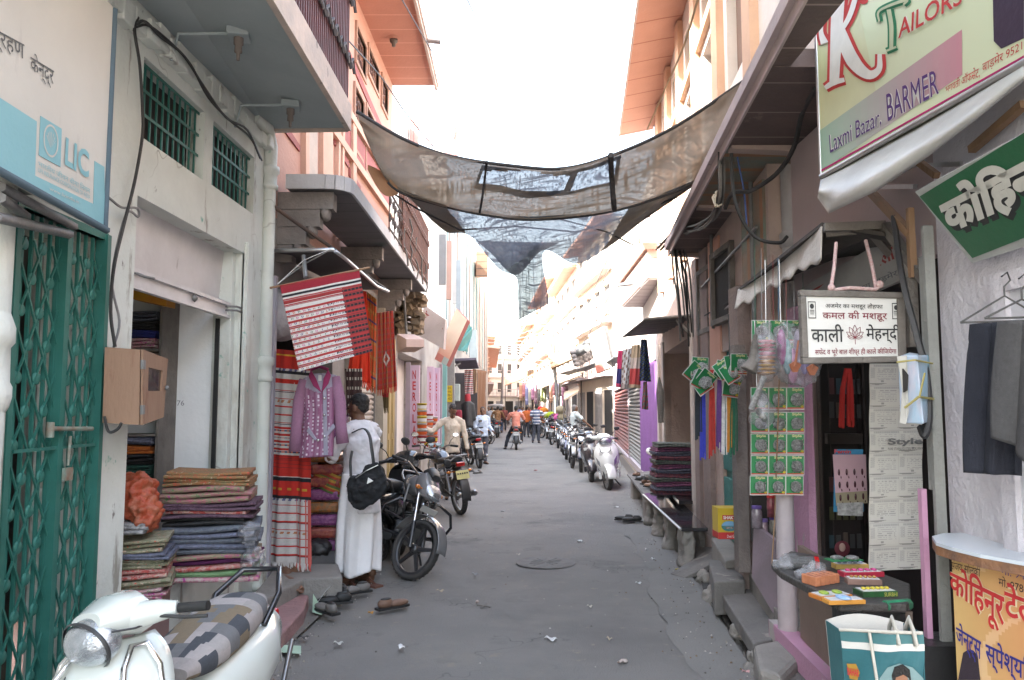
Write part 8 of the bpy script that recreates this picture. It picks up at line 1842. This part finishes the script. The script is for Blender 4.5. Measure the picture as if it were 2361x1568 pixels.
# ghee box
bx_ = thing('ghee_box', 'yellow and red carton lettered SHAKTI standing on the doorstep', 'box', G(1680,1243,.36))
a_ = P(1655,1172,6.35); b_ = P(1706,1243,6.35); BQ = [V((a_.x,6.35,a_.z)),V((b_.x,6.35,a_.z)),V((b_.x,6.35,b_.z)),V((a_.x,6.35,b_.z))]
k = MB(); k.bb((a_.x,6.352,b_.z),(b_.x,6.53,a_.z)); obj('carton', k, mat('carton_yellow', (.55,.4,.03), (.5,.36,.03), 3, .4, 0), bx_)
fb_ = bil(BQ)
def dec(u0,v0,u1,v1,m,nm,o=.002): obj(nm, MB().prism([fb_(u0,v0)-V((0,o,0)),fb_(u1,v0)-V((0,o,0)),fb_(u1,v1)-V((0,o,0)),fb_(u0,v1)-V((0,o,0))], (0,.001,0)), m, bx_)
dec(0,.78,1,1,m_ltr_r,'red_base'); dec(.2,.22,.88,.38,m_ltr_r,'red_label'); lettering('SHAKTI', [q-V((0,.003,0)) for q in BQ], .24,.245,.84,.355, m_ltr_w, bx_, off=.03)
k = MB(); k.add([fb_(.52+.38*math.cos(t*.42),.58+.17*math.sin(t*.42))-V((0,.003,0)) for t in range(15)], [tuple(range(15))]); obj('meadow_picture', k, mat('picture_green', (.04,.16,.05), (.1,.25,.35), 8), bx_)
k = MB(); k.add([fb_(.52+.36*math.cos(3.14+t*.349),.565+.15*math.sin(3.14+t*.349))-V((0,.004,0)) for t in range(10)], [tuple(range(10))]); obj('sky_picture', k, mat('picture_blue', (.2,.4,.6)), bx_)
k = MB()
for u in (.4,.5,.64): f_ = fb_(u,.63); k.ell(f_-V((0,.004,0)), (.012,.001,.009), 8, 5)
obj('cow_picture', k, mat('picture_cow', (.5,.45,.4), (.05,.04,.04), 60), bx_)
lettering('Desi Ghee', [q-V((0,.003,0)) for q in BQ], .4,.86,.9,.95, m_ltr_w, bx_)
obj('box_side', MB().bb((a_.x-.001,6.353,b_.z),(a_.x,6.53,b_.z+.05)), m_ltr_r, bx_)
# ---- scrubber sheets ----
YS = 4.62
m_gcard = mat('scrubber_green_card', (.02,.2,.07), (.018,.17,.06), 5, .35, 0); m_steel = mat('steel_wool', (.65,.65,.65), (.15,.15,.15), 110, .3, .8, 120, metal=.9)
def card(par, q, ps=None, m=m_gcard):
    f = bil(q); n = (V(q[1])-V(q[0])).cross(V(q[3])-V(q[0])).normalized(); n = -n if n.dot(V(q[0])-V((0,0,CH))) > 0 else n
    c = obj('scrubber_card', MB().prism([p for p in q], -n*.002), mat('card_white', (.6,.6,.58)), par)
    def qd(u0,v0,u1,v1,mm,nm,o): return obj(nm, MB().prism([f(u0,v0)+n*o,f(u1,v0)+n*o,f(u1,v1)+n*o,f(u0,v1)+n*o], n*.0008), mm, c)
    qd(.03,.03,.97,.9,m,'green_print',.0005); qd(.03,.9,.97,.95,m_ltr_r,'red_band',.0006); 
    qq = [f(.3,.04)+n*.0015,f(.85,.04)+n*.0015,f(.85,.2)+n*.0015,f(.3,.2)+n*.0015]; lettering('Style', qq, 0,0,1,1, mat('pale_yellow_letter', (.6,.6,.3)), c, off=.04, lift=.001)
    ce = f(.54,.55); h = (V(q[3])-V(q[0])).length; k = MB(); rr2 = random.Random(int(ce.z*997)+int(ce.x*991))
    k.ell(ce+n*.012, (h*.29,h*.12,h*.29), 16, 10)
    for _ in range(12):
        a = rr2.uniform(0,6.28); b = rr2.uniform(0,6.28); R2 = h*.29; k.tube([ce+n*(.012+.02*math.sin(t))+V((R2*math.cos(a+t*.5)*rr2.uniform(.6,1),0,R2*math.sin(b+t*.5)*rr2.uniform(.6,1))) for t in range(6)], .0018, 3)
    obj('steel_scrubber', k, m_steel, c)
    k = MB(); k.add([f(.87+.09*math.cos(t*.7),.84+.07*math.sin(t*.7))+n*.0025 for t in range(9)], [tuple(range(9))]); obj('price_dot', k, mat('yellow_dot', (.6,.5,.05)), c); return c
r = random.Random(4)
names_r = ['top','second','third','fourth','fifth','bottom']
for i, (y0_, y1_) in enumerate(((865,945),(950,998),(1000,1048),(1050,1096),(1097,1142))):
    sh_ = thing('scrubber_sheet', 'green sheet of three steel scrubber cards, %s row of the strip' % names_r[i if i < 4 else 5], 'scrubber cards', P(1792,y0_,YS), 'scrubber sheets hanging on the kiosk')
    for j in range(3):
        x0 = 1731+j*41.3-(i == 4)*2; card(sh_, [P(x0,max(y0_,y1_-52),YS+.004*i),P(x0+41,max(y0_,y1_-52),YS+.004*i),P(x0+41,y1_,YS+.004*i),P(x0,y1_,YS+.004*i)])
t = thing('scrubber_sheet', 'upper green scrubber sheet half hidden behind the hanging plastic bags', 'scrubber cards', P(1770,740,YS+.05), 'scrubber sheets hanging on the kiosk')
for j in range(3):
    for k_ in range(2): x0 = 1733+j*41; card(t, [P(x0,738+k_*52,YS+.05),P(x0+40,738+k_*52,YS+.05),P(x0+40,788+k_*52,YS+.05),P(x0,788+k_*52,YS+.05)])
obj('card_string', MB().tube([P(1797,870,YS-.04),P(1793,1000,YS-.05),P(1786,1200,4.7),P(1780,1300,4.3)], .004, 5), mat('brown_string', (.25,.15,.08)), label='brown string hanging in front of the scrubber cards', cat='string')
# loose bunches of cards on the left
for (cx_, cy_, lb, n_) in ((1612,858,'small loose bunch of scrubber cards beside the blue ribbon',5),(1682,865,'large tangled bunch of green scrubber cards above the ribbons',9)):
    t = thing('scrubber_bunch', lb, 'scrubber cards', P(cx_,cy_,5.6), 'loose scrubber bunches'); rr2 = random.Random(n_)
    for i in range(n_):
        cx2, cy2 = cx_+rr2.uniform(-16,22)*(n_/7), cy_+rr2.uniform(-28,34); an = rr2.uniform(-.8,.8); ca, sa = math.cos(an), math.sin(an)
        q = []
        for (ux, uy) in ((-19,-22),(19,-22),(19,22),(-19,22)): q.append(P(cx2+ux*ca-uy*sa, cy2+ux*sa+uy*ca, 5.6+i*.015+ux*.003))
        card(t, q)
    obj('bunch_string', MB().tube([P(cx_,cy_-40,5.6),P(cx_-2,cy_-140,5.6)], .004, 4), m_plk, t)
# ribbons / tassel strings
for i, (px, py1, c, nm, wd) in enumerate(((1610,1010,(.012,.02,.03),'near-black',.022),(1622,1058,(.03,.04,.42),'blue',.026),(1642,1050,(.45,.03,.02),'red',.028),(1659,1035,(.12,.04,.2),'purple',.02),(1670,1042,(.6,.6,.58),'white',.022),(1682,1035,(.55,.22,.02),'orange',.024),(1693,1045,(.015,.13,.07),'dark green',.026))):
    top_ = P(px, 845+i*4, 5.75); bt = P(px+rnd.uniform(-2,2), py1, 5.75); k = MB()
    for j in range(10):
        o = V((rnd.uniform(-wd,wd), rnd.uniform(-.01,.01), 0)); k.tube([top_+o*.5, top_.lerp(bt,.5)+o, bt+o*1.1+V((0,0,rnd.uniform(-.03,.05)))], .006, 4)
    obj('tassel_bunch', k, mat('tassel_'+nm.replace(' ','_').replace('-','_'), c, tuple(x*.7 for x in c), 30, .7, .3, 100), label='%s bunch of hair tassels hanging left of the scrubber cards' % nm, cat='tassels', group='hair tassels hanging at the kiosk')
# hanging plastic bags
def pbag(shapes, inner, lab, top_, hang, vox=.014):
    t = thing('plastic_bag', lab, 'plastic bag', top_, 'plastic bags hanging at the kiosk'); remesh(shapes, vox, 'clear_bag', m_plastic, t, 2, disp=(.05,.04))
    for nm, mb, m in inner: obj(nm, mb, m, t)
    obj('hanging_string', MB().tube([top_, hang], .003, 4), m_paper, t)
YH = 4.3
def pe(px, py, rx_, rz_, ry_=.06, o=0): return (P(px, py, YH+o), (rx_*1.2/1800*YH, ry_*1.2, rz_*1.1/1800*YH))
k = MB(); k.ell(*pe(1768,822,26,56)); k.tube([P(1768,775,YH),P(1766,745,YH)], [.03,.012], 8); k.ell(*pe(1767,752,10,12,.03))
rings = []
for i in range(9):
    c_ = ((.55,.08,.1),(.6,.1,.15),(.55,.1,.2),(.6,.15,.25),(.55,.2,.12),(.6,.3,.05),(.6,.35,.05),(.55,.3,.06),(.5,.25,.06))[i]; a_ = P(1768,788+i*9,YH); m2 = MB().lathe([(.03,-.008),(.052,0),(.03,.008)], a_, 14); rings.append(('bangle_set', m2, mat('bangle_%d' % i, c_, None, 6, .25, 0)))
pbag(k, rings, 'clear bag of pink and orange bangles hanging over the scrubber cards', P(1766,745,YH), P(1764,600,YH+.2))
k = MB(); k.ell(*pe(1818,815,30,66,.09)).ell(*pe(1845,840,38,48,.09)); k.tube([P(1812,760,YH),P(1800,742,YH)], [.05,.012], 8)
inn = [('coloured_pack', MB().ell(*pe(1802+i*13,800+(i % 3)*22,9,38,.03)), mat('pack_%d' % i, c_, None, 20, .5)) for i, c_ in enumerate(((.4,.1,.3),(.2,.4,.45),(.6,.3,.5),(.45,.4,.5),(.25,.2,.5)))]
pbag(k, inn, 'large bulging clear bag of coloured packets beside the hanging sign', P(1800,742,YH), P(1796,590,YH+.2))
k = MB(); k.ell(*pe(1757,955,24,30,.07)).ell(*pe(1752,925,16,20,.05)); k.tube([P(1755,925,YH),P(1745,890,YH)], [.03,.012], 8)
inn = [('dark_bits', MB().ell(*pe(1750+i*6,955+(i % 3)*8-6,6,8,.02)), mat('bits_%d' % i, c_, None, 20, .5)) for i, c_ in enumerate(((.05,.05,.04),(.3,.28,.25),(.04,.06,.04)))]
pbag(k, inn, 'small crumpled bag of dark trinkets below the rolled newspaper', P(1745,890,YH), P(1740,740,YH+.3))
obj('newspaper_roll', MB().tube([P(1762,868,YH-.08),P(1732,944,YH-.05)], .016, 10), mat('newsprint', (.3,.3,.29), (.12,.12,.12), 90, .9), label='tightly rolled grey newspaper hanging across the plastic bags', cat='newspaper')
obj('dried_brush', remesh(MB().tube([P(1742,770,YH),P(1738,830,YH),P(1725,855,YH)], [.012,.03,.05], 10), .008, 'dried_brush', m_woodg, None, 1).data and MB().tube([P(1742,742,YH),P(1742,772,YH)], .004, 4), m_woodg, label='short string tied above the straw brush', cat='string')
for o in COL.objects:
    if o.name == 'dried_brush' and o.type == 'MESH': tag(o, 'cone-shaped straw brush hanging left of the bangle bag', 'brush'); break
for i, (px, py, s_) in enumerate(((1833,845,1),(1873,852,1))):
    a_ = P(px,py,YH-.15); k = MB(); k.tube([a_, P(px+8,py-60,YH-.15)], [.007,.005], 6); k.prism([a_+V((-.03,0,.01)),a_+V((0,0,.03)),a_+V((.035,0,.01)),a_+V((.012,0,-.03)),a_+V((-.012,0,-.03))], (0,.012,0))
    obj('hair_clasp', k, mat('copper_plastic', (.4,.15,.08), None, 3, .3, 0), label='copper coloured fan-shaped hair clasp, %s' % ('hanging on the large bag','at the lower left corner of the sign')[i], cat='hair clasp', group='hair clasps')
r = random.Random(6)
for i, (px, c_) in enumerate(((1740,(.04,.12,.08)),(1755,(.2,.2,.2)),(1782,(.2,.03,.03)),(1794,(.05,.15,.25)),(1812,(.3,.1,.08)),(1830,(.3,.3,.3)),(1851,(.05,.2,.14)))):
    obj('hanging_string', MB().tube([P(px,600+(1851-px)*-.6+30,YH+.2),P(px+1,740,YH)], .0018, 4), mat('string_%d' % i, c_), label='%s string hanging from the kiosk awning' % ('green','grey','red','blue','maroon','white','sea green')[i], cat='string', group='strings under the kiosk awning')
# red tassels inside the cupboard, nail card
k = MB(); a_ = P(1956,850,4.9)
for j in range(16): o = V((rnd.uniform(-.04,.04),rnd.uniform(-.01,.01),0)); k.tube([a_+o*.4, P(1955,900,4.9)+o, P(1955,978+rnd.uniform(-8,10),4.9)+o*1.2], .009, 4)
obj('tassel_bunch', k, mat('tassel_dark_red', (.4,.02,.015)), label='deep red bunch of tassels hanging inside the cupboard door', cat='tassels')
nc = thing('clip_card', 'pink card of dark hair clips hanging on the cupboard', 'card', P(1960,1050,4.7))
NQ = [P(1920,1048,4.7),P(1996,1048,4.7),P(2000,1160,4.7),P(1928,1166,4.7)]; fn_ = bil(NQ)
obj('pink_card', MB().grid(fn_, 12, 12, lambda u, v: (.5,.33,.38) if v < .75 else (.3,.26,.18), False), m_attr_g, nc, thick=.002)
obj('blue_card', panel([P(1924,1036,4.72),P(1990,1036,4.72),P(1992,1180,4.72),P(1922,1180,4.72)], .003), mat('blue_card', (.05,.25,.45)), nc)
lettering('Femin', NQ, .05,-.1,.55,-.02, m_kr, nc, off=.03)
k = MB()
for i in range(4):
    for j in range(3): c_ = fn_(.14+i*.24,.35+j*.25)-V((0,.006,0)); k.ell(c_, (.007,.005,.02), 8, 6); k.ell(c_+V((.012,0,-.03)), (.003,.003,.008), 5, 4)
obj('hair_clips', k, mat('dark_maroon_plastic', (.06,.015,.025), None, 5, .2, 0), nc)
obj('silver_pack', panel([P(1930,1160,4.69),P(1990,1158,4.69),P(1990,1190,4.69),P(1932,1188,4.69)], .004), mat('silver_film', (.5,.5,.5), (.2,.2,.2), 50, .2, 0), nc)
# reverse-printed sheets
def colPk(u, v):
    rr_, cc_ = v*9, u*1.75; fv, fu = rr_-int(rr_), cc_-int(cc_)
    b = (.48,.46,.42)
    if fv < .06 or fu < .015: return (.4,.38,.35)
    if fv > .9: return (.22,.21,.2) if fv < .93+.05*math.sin(fu*6) else (.46,.44,.4)
    if .07 < fv < .16 and fu > .15: return (.3,.29,.28) if int(u*160) % 3 == 0 else (.38,.37,.35)
    if .2 < fv < .66 and .05 < fu < .2: return (.3,.29,.28) if (int(u*120)+int(v*190)) % 2 else b
    if .2 < fv < .75 and .28 < fu < .92 and int(v*330) % 3 == 0 and random.Random(int(u*40)+int(v*330)*9).random() > .3: return (.3,.29,.28)
    if .78 < fv < .86 and .4 < fu < .5: return (.25,.24,.23)
    return b
wq = [P(2005,838,4.3),P(2127,838,4.25),P(2127,1312,4.1),P(2003,1318,4.15)]
sh2 = thing('printed_sheet', 'hanging strip of unused scrubber cards, reverse side printed grey on cream', 'sheet', wq[0])
fq3 = bil(wq); obj('paper_strip', MB().grid(lambda u, v: fq3(u, v)+V((0,.004*math.sin(v*28)+.008*math.sin(u*3),0)), 130, 420, colPk), m_attr_g, sh2)
lettering('Style', [p-V((0,.012,0)) for p in wq], .33,.375,.98,.415, mat('grey_letter', (.15,.15,.15)), sh2, off=.03)
lettering('PURE STAINLESS STEEL SCRUBBER', [p-V((0,.014,0)) for p in wq], .33,.42,.98,.432, mat('grey_letter2', (.1,.1,.1)), sh2)
# hanging package (blue and lilac) right of the sign
pk_ = thing('hanging_package', 'torn white, lilac and blue box tied with yellow string to the corner post', 'package', P(2110,900,3.15))
def pg(px, py, Y): return P(px, py, Y)
k = MB(); k.hexa([pg(2076,975,3.15),pg(2130,978,3.05),pg(2150,970,3.2),pg(2095,968,3.3),pg(2070,822,3.15),pg(2115,818,3.05),pg(2148,820,3.2),pg(2095,812,3.3)])
obj('torn_box', k, mat('lilac_blue_card', (.62,.58,.66), (.2,.5,.68), 7, .3, .3, 12, stretch=(4,1,.6)), pk_, .006)
obj('white_flap', MB().prism([pg(2068,822,3.1),pg(2090,820,3.08),pg(2094,950,3.08),pg(2088,978,3.08),pg(2074,975,3.1),pg(2080,900,3.1)], (0,-.004,0)), mat('torn_white_card', (.55,.54,.5)), pk_)
obj('window_hole', MB().prism([pg(2080,850,3.085),pg(2092,865,3.07),pg(2090,900,3.07),pg(2082,905,3.08)], (0,-.01,0)), m_dark, pk_)
k = MB(); k.tube([pg(2068,835,3.08),pg(2110,830,3.02),pg(2150,838,3.14)], .004, 5); k.tube([pg(2086,940,3.06),pg(2118,915,3.01),pg(2152,920,3.14)], .005, 5); k.tube([pg(2120,915,3.01),pg(2132,860,3.03)], .004, 5); obj('yellow_string', k, mat('yellow_string', (.4,.35,.12)), pk_)
wire('black_pipe', [P(2060,500,3.5),P(2080,640,3.3),P(2110,760,3.2),P(2135,860,3.15),P(2142,960,3.12),P(2132,1005,3.1),P(2122,985,3.15)], .014, m_plk, 'black conduit bending down the corner post behind the hanging package', 'pipe')
# goods on the kiosk counter
def cbox(px, py, sx, sy, sz, rot, m, lab, inner=None, z=Zc):
    g = G(px, py, z); t = thing('goods_box', lab, 'box', g, 'boxes on the kiosk counter'); M_ = Matrix.Rotation(rot, 3, 'Z')
    obj('tray', MB().box(g+V((0,0,sz/2)), (sx,sy,sz), R=M_), m, t, .002)
    obj('tray_inside', MB().box(g+V((0,0,sz+.0015)), (sx*.88,sy*.85,.002), R=M_), mat('tray_white', (.6,.6,.6), None, 3, .3, 0), t)
    if inner:
        k = MB()
        nx, ny, rr_, mm = inner
        for i in range(nx):
            for j in range(ny): k.ell(g+M_@V((sx*.8*((i+.5)/nx-.5), sy*.75*((j+.5)/ny-.5), sz+.006)), (rr_,rr_*1.5,.006), 8, 5)
        obj('small_goods', k, mm, t)
    return t, g, M_
cc1 = mat('box_orange', (.5,.17,.03), None, 3, .35, 0); cc2 = mat('box_crimson', (.45,.03,.06), None, 3, .35, 0); cc3 = mat('box_green_black', (.02,.04,.02), (.02,.1,.03), 20, .35, 0); cc4 = mat('soap_pack', (.5,.2,.1), (.35,.12,.06), 30, .25, .2)
t, g, M_ = cbox(2018,1372,.15,.075,.022,.1,cc3,'black and green SURBHI tray of small yellow-headed bottles',(6,1,.009,mat('yellow_heads', (.55,.45,.05))))
fr0 = g+M_@V((-.075,-.0382,.021)); lettering('SURBHI', [fr0+M_@V((.09,0,0)),fr0+M_@V((.145,0,0)),fr0+M_@V((.145,0,-.02)),fr0+M_@V((.09,0,-.02))], 0,.1,1,.9, mat('surbhi_yellow', (.5,.45,.1)), t)
cbox(1990,1346,.14,.06,.024,-.15,mat('box_tan_brown', (.25,.15,.12)),'brown tray of maroon and gold bottles behind the black tray',(6,1,.008,mat('maroon_gold', (.2,.03,.03), (.5,.4,.1), 50)))
cbox(1915,1378,.15,.075,.016,.25,cc1,'orange-rimmed flat tray at the front edge of the counter',(2,1,.02,mat('yellow_green_pack', (.4,.4,.05), (.1,.25,.05), 30)))
cbox(1945,1390,.15,.06,.016,.12,mat('box_orange_light', (.55,.25,.04)),'orange tray with blue printed card beside the front tray',(1,1,.03,mat('blue_print_pack', (.05,.25,.55), (.5,.5,.5), 30)))
cbox(1985,1328,.19,.06,.022,.1,cc2,'crimson and white long tray of pink trinkets in the middle',(5,1,.013,mat('pink_trinket', (.5,.1,.3), (.4,.02,.05), 40)))
cbox(1960,1310,.16,.05,.022,.05,mat('box_white_gold', (.55,.35,.1)),'white tray with gold rim at the back of the counter',(5,1,.01,mat('silver_trinket', (.3,.35,.45), (.1,.1,.15), 40)))
for i in range(5): g = G(1870+i*11,1348-i*2,Zc); obj('soap_bar', MB().box(g+V((0,0,.02)), (.026,.09,.04), .35), cc4, bevel=.004, label='orange wrapped soap bar, %s from the left on the counter' % 'first second third fourth fifth'.split()[i], cat='soap bar', group='soap bars on the counter')
g = G(1835,1312,Zc); t = thing('clear_jar', 'clear plastic jar with red lid lying on its side at the counter edge', 'jar', g); obj('jar_body', MB().tube([g+V((-.02,0,.03)),g+V((.08,-.01,.03))], .03, 14), mat('smoky_plastic', (.15,.15,.15), None, 3, .1, 0, alpha=.7), t); obj('jar_lid', MB().tube([g+V((.08,-.01,.03)),g+V((.1,-.012,.03))], .032, 14), m_red, t)
for (px, py, s_, lb) in ((1810,1300,.05,'crumpled clear bag at the left corner of the counter'),(1870,1325,.06,'clear bag draped over the soap bars')):
    g = G(px, py, Zc+.02); remesh(MB().ell(g, (s_*1.3,s_,s_*.6)).ell(g+V((.03,.02,.02)), (s_*.8,s_*.7,s_*.5)), .012, 'crumpled_bag', m_plastic, disp=(.05,.03), label=lb, cat='plastic bag', smooth=1)
t = thing('scrubber_pair', 'pair of dark scrubbers on a green card leaning at the back of the counter', 'scrubber cards', G(1945,1290,Zc+.05)); a_ = G(1930,1290,Zc+.05); obj('green_card', MB().box(a_+V((.03,0,0)), (.16,.07,.004), .2), m_gcard, t); k = MB()
for o in (0,.07): k.lathe([(0,.0),(.028,.004),(.03,.012),(.015,.018),(0,.018)], a_+V((o,-.01*o,0)), 14)
obj('scrubber', k, m_steel, t)
t = thing('badge', 'round badge with a plain portrait leaning on the dark glass', 'badge', P(1942,1265,4.9)); obj('badge_disc', MB().lathe([(0,.004),(.045,.004),(.048,0)], P(1942,1265,4.9), 18, 'Y', R=Matrix.Rotation(math.pi/2,3,'X')), mat('badge_maroon', (.12,.02,.03)), t); obj('portrait', MB().ell(P(1942,1262,4.89), (.02,.004,.026), 12, 8), mat('pale_face', (.45,.3,.25)), t)
# teal tote bag
tb = thing('tote_bag', 'teal shopping bag with white zip band and a printed bearded man in black suit', 'bag', G(2030,1600,.3))
TQ = [P(1936,1452,2.95),P(2128,1460,2.75),P(2140,1700,2.75),P(1960,1700,2.95)]; ft_ = bil(TQ); tn = V((0,-1,0))
def colTB(u, v): return (.62,.6,.56) if .1 < v < .17 else ((.03,.13,.15) if v > .17 else (.06,.17,.18))
obj('bag_front', MB().grid(lambda u, v: ft_(u, v)+V((0,-.03*math.sin(u*3.14)-.006*math.sin(u*13+v*9),0)), 60, 60, colTB), m_attr_m, tb)
obj('bag_back', MB().grid(lambda u, v: ft_(u, v)+V((0,.13+.03*math.sin(u*3.14),.02*(1-v)*math.sin(u*3.14))), 12, 4, lambda u, v: (.5,.48,.44)), m_attr_m, tb, thick=.004)
obj('bag_sides', MB().prism([ft_(0,0),ft_(0,1),ft_(0,1)+V((0,.13,0)),ft_(0,0)+V((0,.13,0))], (.003,0,0)).prism([ft_(1,0),ft_(1,1),ft_(1,1)+V((0,.13,0)),ft_(1,0)+V((0,.13,0))], (-.003,0,0)), mat('teal_canvas', (.04,.15,.17)), tb)
obj('bag_rim', MB().tube([ft_(0,0)+V((0,0,0)),ft_(.3,-.02)+V((0,-.03,0)),ft_(.7,-.02)+V((0,-.03,0)),ft_(1,0)], .006, 6), mat('cream_piping', (.55,.52,.45)), tb)
obj('bag_zip', MB().tube([ft_(.32,-.01)+V((0,-.035,0)),ft_(.36,.4)+V((0,-.036,0)),ft_(.4,.9)+V((0,-.036,0))], .006, 6), mat('cream_piping', (.55,.52,.45)), tb)
for u in (.66,.86): k = MB(); k.tube([ft_(u,.1)+V((0,-.035,0)),ft_(u,-.02)+V((0,-.02,0)),ft_(u+.04,-.05)+V((0,.03,.02)),ft_(u+.1,.05)+V((0,.1,0))], .016, 6, sq=.3); obj('bag_handle', k, mat('cream_webbing', (.5,.48,.42)), tb)
def tp_(u, v, o=.038): return ft_(u, v)+V((0,-o-.0*u,0))
def blob(pts, m, nm, o): obj(nm, MB().add([tp_(*p, o) for p in pts], [tuple(range(len(pts)))]), m, tb)
blob([(.66+.3*math.cos(t*.52),.55+.28*math.sin(t*.52)) for t in range(12)], mat('print_glow', (.22,.33,.33)), 'printed_backdrop', .0365)
blob([(.42,1),(.46,.78),(.56,.66),(.64,.7),(.74,.66),(.84,.76),(.88,1)], m_ltr_b, 'printed_suit', .038)
blob([(.6,.7),(.66,.78),(.7,.7)], m_ltr_w, 'printed_shirt', .039)
blob([(.65+.1*math.cos(t*.45),.5+.17*math.sin(t*.45)) for t in range(14)], mat('printed_skin', (.35,.17,.1)), 'printed_face', .0395)
blob([(.55,.5),(.54,.38),(.58,.3),(.68,.27),(.76,.32),(.77,.48),(.74,.4),(.68,.37),(.59,.4)], m_hair, 'printed_hair', .0405)
blob([(.57,.56),(.62,.6),(.68,.6),(.73,.56),(.72,.64),(.65,.69),(.58,.64)], mat('printed_beard', (.1,.08,.07)), 'printed_beard', .0405)
blob([(.6,.47),(.63,.46),(.63,.48)], m_ltr_b, 'printed_eye', .041); blob([(.68,.47),(.71,.46),(.71,.48)], m_ltr_b, 'printed_eye', .041)
blob([(.83,.44),(.9,.43),(.91,.58),(.84,.6)], mat('printed_navy_pack', (.03,.05,.14)), 'printed_packet', .0405); blob([(.84,.6),(.92,.56),(.94,.72),(.86,.76)], mat('printed_skin', (.35,.17,.1)), 'printed_hand', .0395)
blob([(.02,.3),(.14,.3),(.18,.38),(.14,.45),(.04,.44)], mat('print_gold', (.4,.22,.03)), 'gold_badge', .02); lettering('BAHAR', [tp_(.02,.33,.024),tp_(.16,.34,.03),tp_(.16,.41,.03),tp_(.02,.4,.024)], 0,0,1,1, m_ltr_r, tb, off=.03)
# trousers on hangers
def trouser(q, nm, c, lab, hang, hp):
    t = thing('hanging_trousers', lab, 'trousers', q[0], 'trousers hanging at the tailor shop'); f = bil(q)
    mt = mat('suiting_'+nm, c, tuple(x*1.25+.004 for x in c), 60 if nm != 'navy' else 9, .9, .3, 200)
    obj('trouser_legs', MB().grid(lambda u, v: f(u, v)+V((-.015*math.sin(u*10+v*2)*(.3+v),.012*math.sin(u*14+v*3),0)), 40, 30), mt, t, thick=.02)
    k = MB(); a_, top_, b_ = [P(*p) for p in hp]; k.tube([a_,b_], .0035, 5); k.tube([a_,top_,b_], .0035, 5); k.tube([top_,top_+V((0,0,.03)),top_+V((.015,-.01,.05)),top_+V((.0,-.02,.075)),top_+V((-.02,-.02,.06))], .003, 5); obj('wire_hanger', k, m_plk, t)
trouser([P(2243,748,2.62),P(2330,742,2.5),P(2335,1096,2.5),P(2238,1090,2.62)], 'navy', (.007,.009,.017), 'dark navy trousers folded over a black wire hanger', 0, [(2214,744,2.62),(2316,682,2.55),(2410,738,2.48)])
trouser([P(2308,742,2.42),P(2420,735,2.25),P(2430,1105,2.25),P(2304,1010,2.45)], 'grey_check', (.05,.05,.052), 'grey checked trousers hanging in front of the navy ones', 0, [(2270,734,2.42),(2356,690,2.38),(2440,730,2.3)])
# ================= LITTER =================
r = random.Random(77)
lit = [(1336,1249,'white'),(1472,1346,'white'),(1490,1268,'white'),(925,1494,'white'),(1405,1475,'beige'),(780,1485,'cloudy cup'),(855,1415,'orange'),(878,1392,'grey'),(1015,1364,'beige'),(1235,1085,'red'),(1195,1280,'cream'),(1435,1528,'pale'),(1563,1315,'yellow'),(1505,1290,'white'),(1540,1245,'green'),(1720,1552,'pink'),(1270,1475,'white'),(700,1472,'dark'),(1100,1390,'pale'),(1360,1400,'cream'),(1450,1195,'brown'),(1095,1325,'grey'),(1160,1180,'grey'),(1420,1170,'white'),(1500,1175,'white'),(1515,1220,'yellow')]
lc = {'white':(.7,.7,.7),'beige':(.45,.38,.28),'cloudy cup':(.5,.5,.46),'orange':(.5,.25,.05),'grey':(.3,.3,.3),'red':(.35,.03,.05),'cream':(.55,.5,.42),'pale':(.5,.42,.38),'yellow':(.5,.42,.05),'green':(.45,.55,.45),'pink':(.6,.35,.35),'dark':(.05,.05,.05),'brown':(.2,.12,.06)}
for i, (px, py, c_) in enumerate(lit):
    g = G(px, py, .02); s_ = r.uniform(.02,.045)*(1 if py > 1150 else 2); a = r.uniform(0,3.1); k = MB(); f = lambda u, v: (g.x+((u-.5)*2*math.cos(a)-(v-.5)*math.sin(a))*s_, g.y+((u-.5)*2*math.sin(a)+(v-.5)*math.cos(a))*s_, .022+.012*math.sin(u*6+v*4)*.7+.008)
    where = 'near the camera' if py > 1380 else 'in the middle of the road' if py > 1230 else 'further along the road'
    side = 'left side' if px < 1050 else 'centre' if px < 1350 else 'right side'
    obj('litter_scrap', k.grid(f, 5, 4), mat('litter_'+c_.replace(' ','_'), lc[c_], None, 9, .8, .1), label='%s scrap of litter %s, %s' % (c_, where, side), cat='litter', group='%s litter scraps' % c_, thick=.002)
obj('green_paper', MB().prism([G(720,1412,.05),G(742,1418,.04),G(738,1396,.06),G(722,1370,.16)], (0,0,.004)), mat('mint_card', (.4,.55,.42)), label='mint green paper standing crumpled beside the worn shoes', cat='paper')
obj('white_paper', MB().prism([G(733,1388,.08),G(752,1362,.16),G(762,1352,.2),G(748,1378,.08)], (0,0,.004)), m_paper, label='white folded paper stuck upright behind the shoes', cat='paper')
obj('mint_card', MB().prism([G(648,1488,.03),G(694,1490,.03),G(694,1508,.03),G(646,1504,.03)], (0,0,.003)), mat('mint_card', (.4,.55,.42)), label='flat mint green card on the road beside the white scooter', cat='card')
obj('twig_pile', MB().tube([G(1100,1395,.02),G(1130,1400,.03)], .006, 4).tube([G(1108,1402,.02),G(1122,1392,.03)], .005, 4), m_woodg, label='tiny twig on the road left of centre', cat='twig')
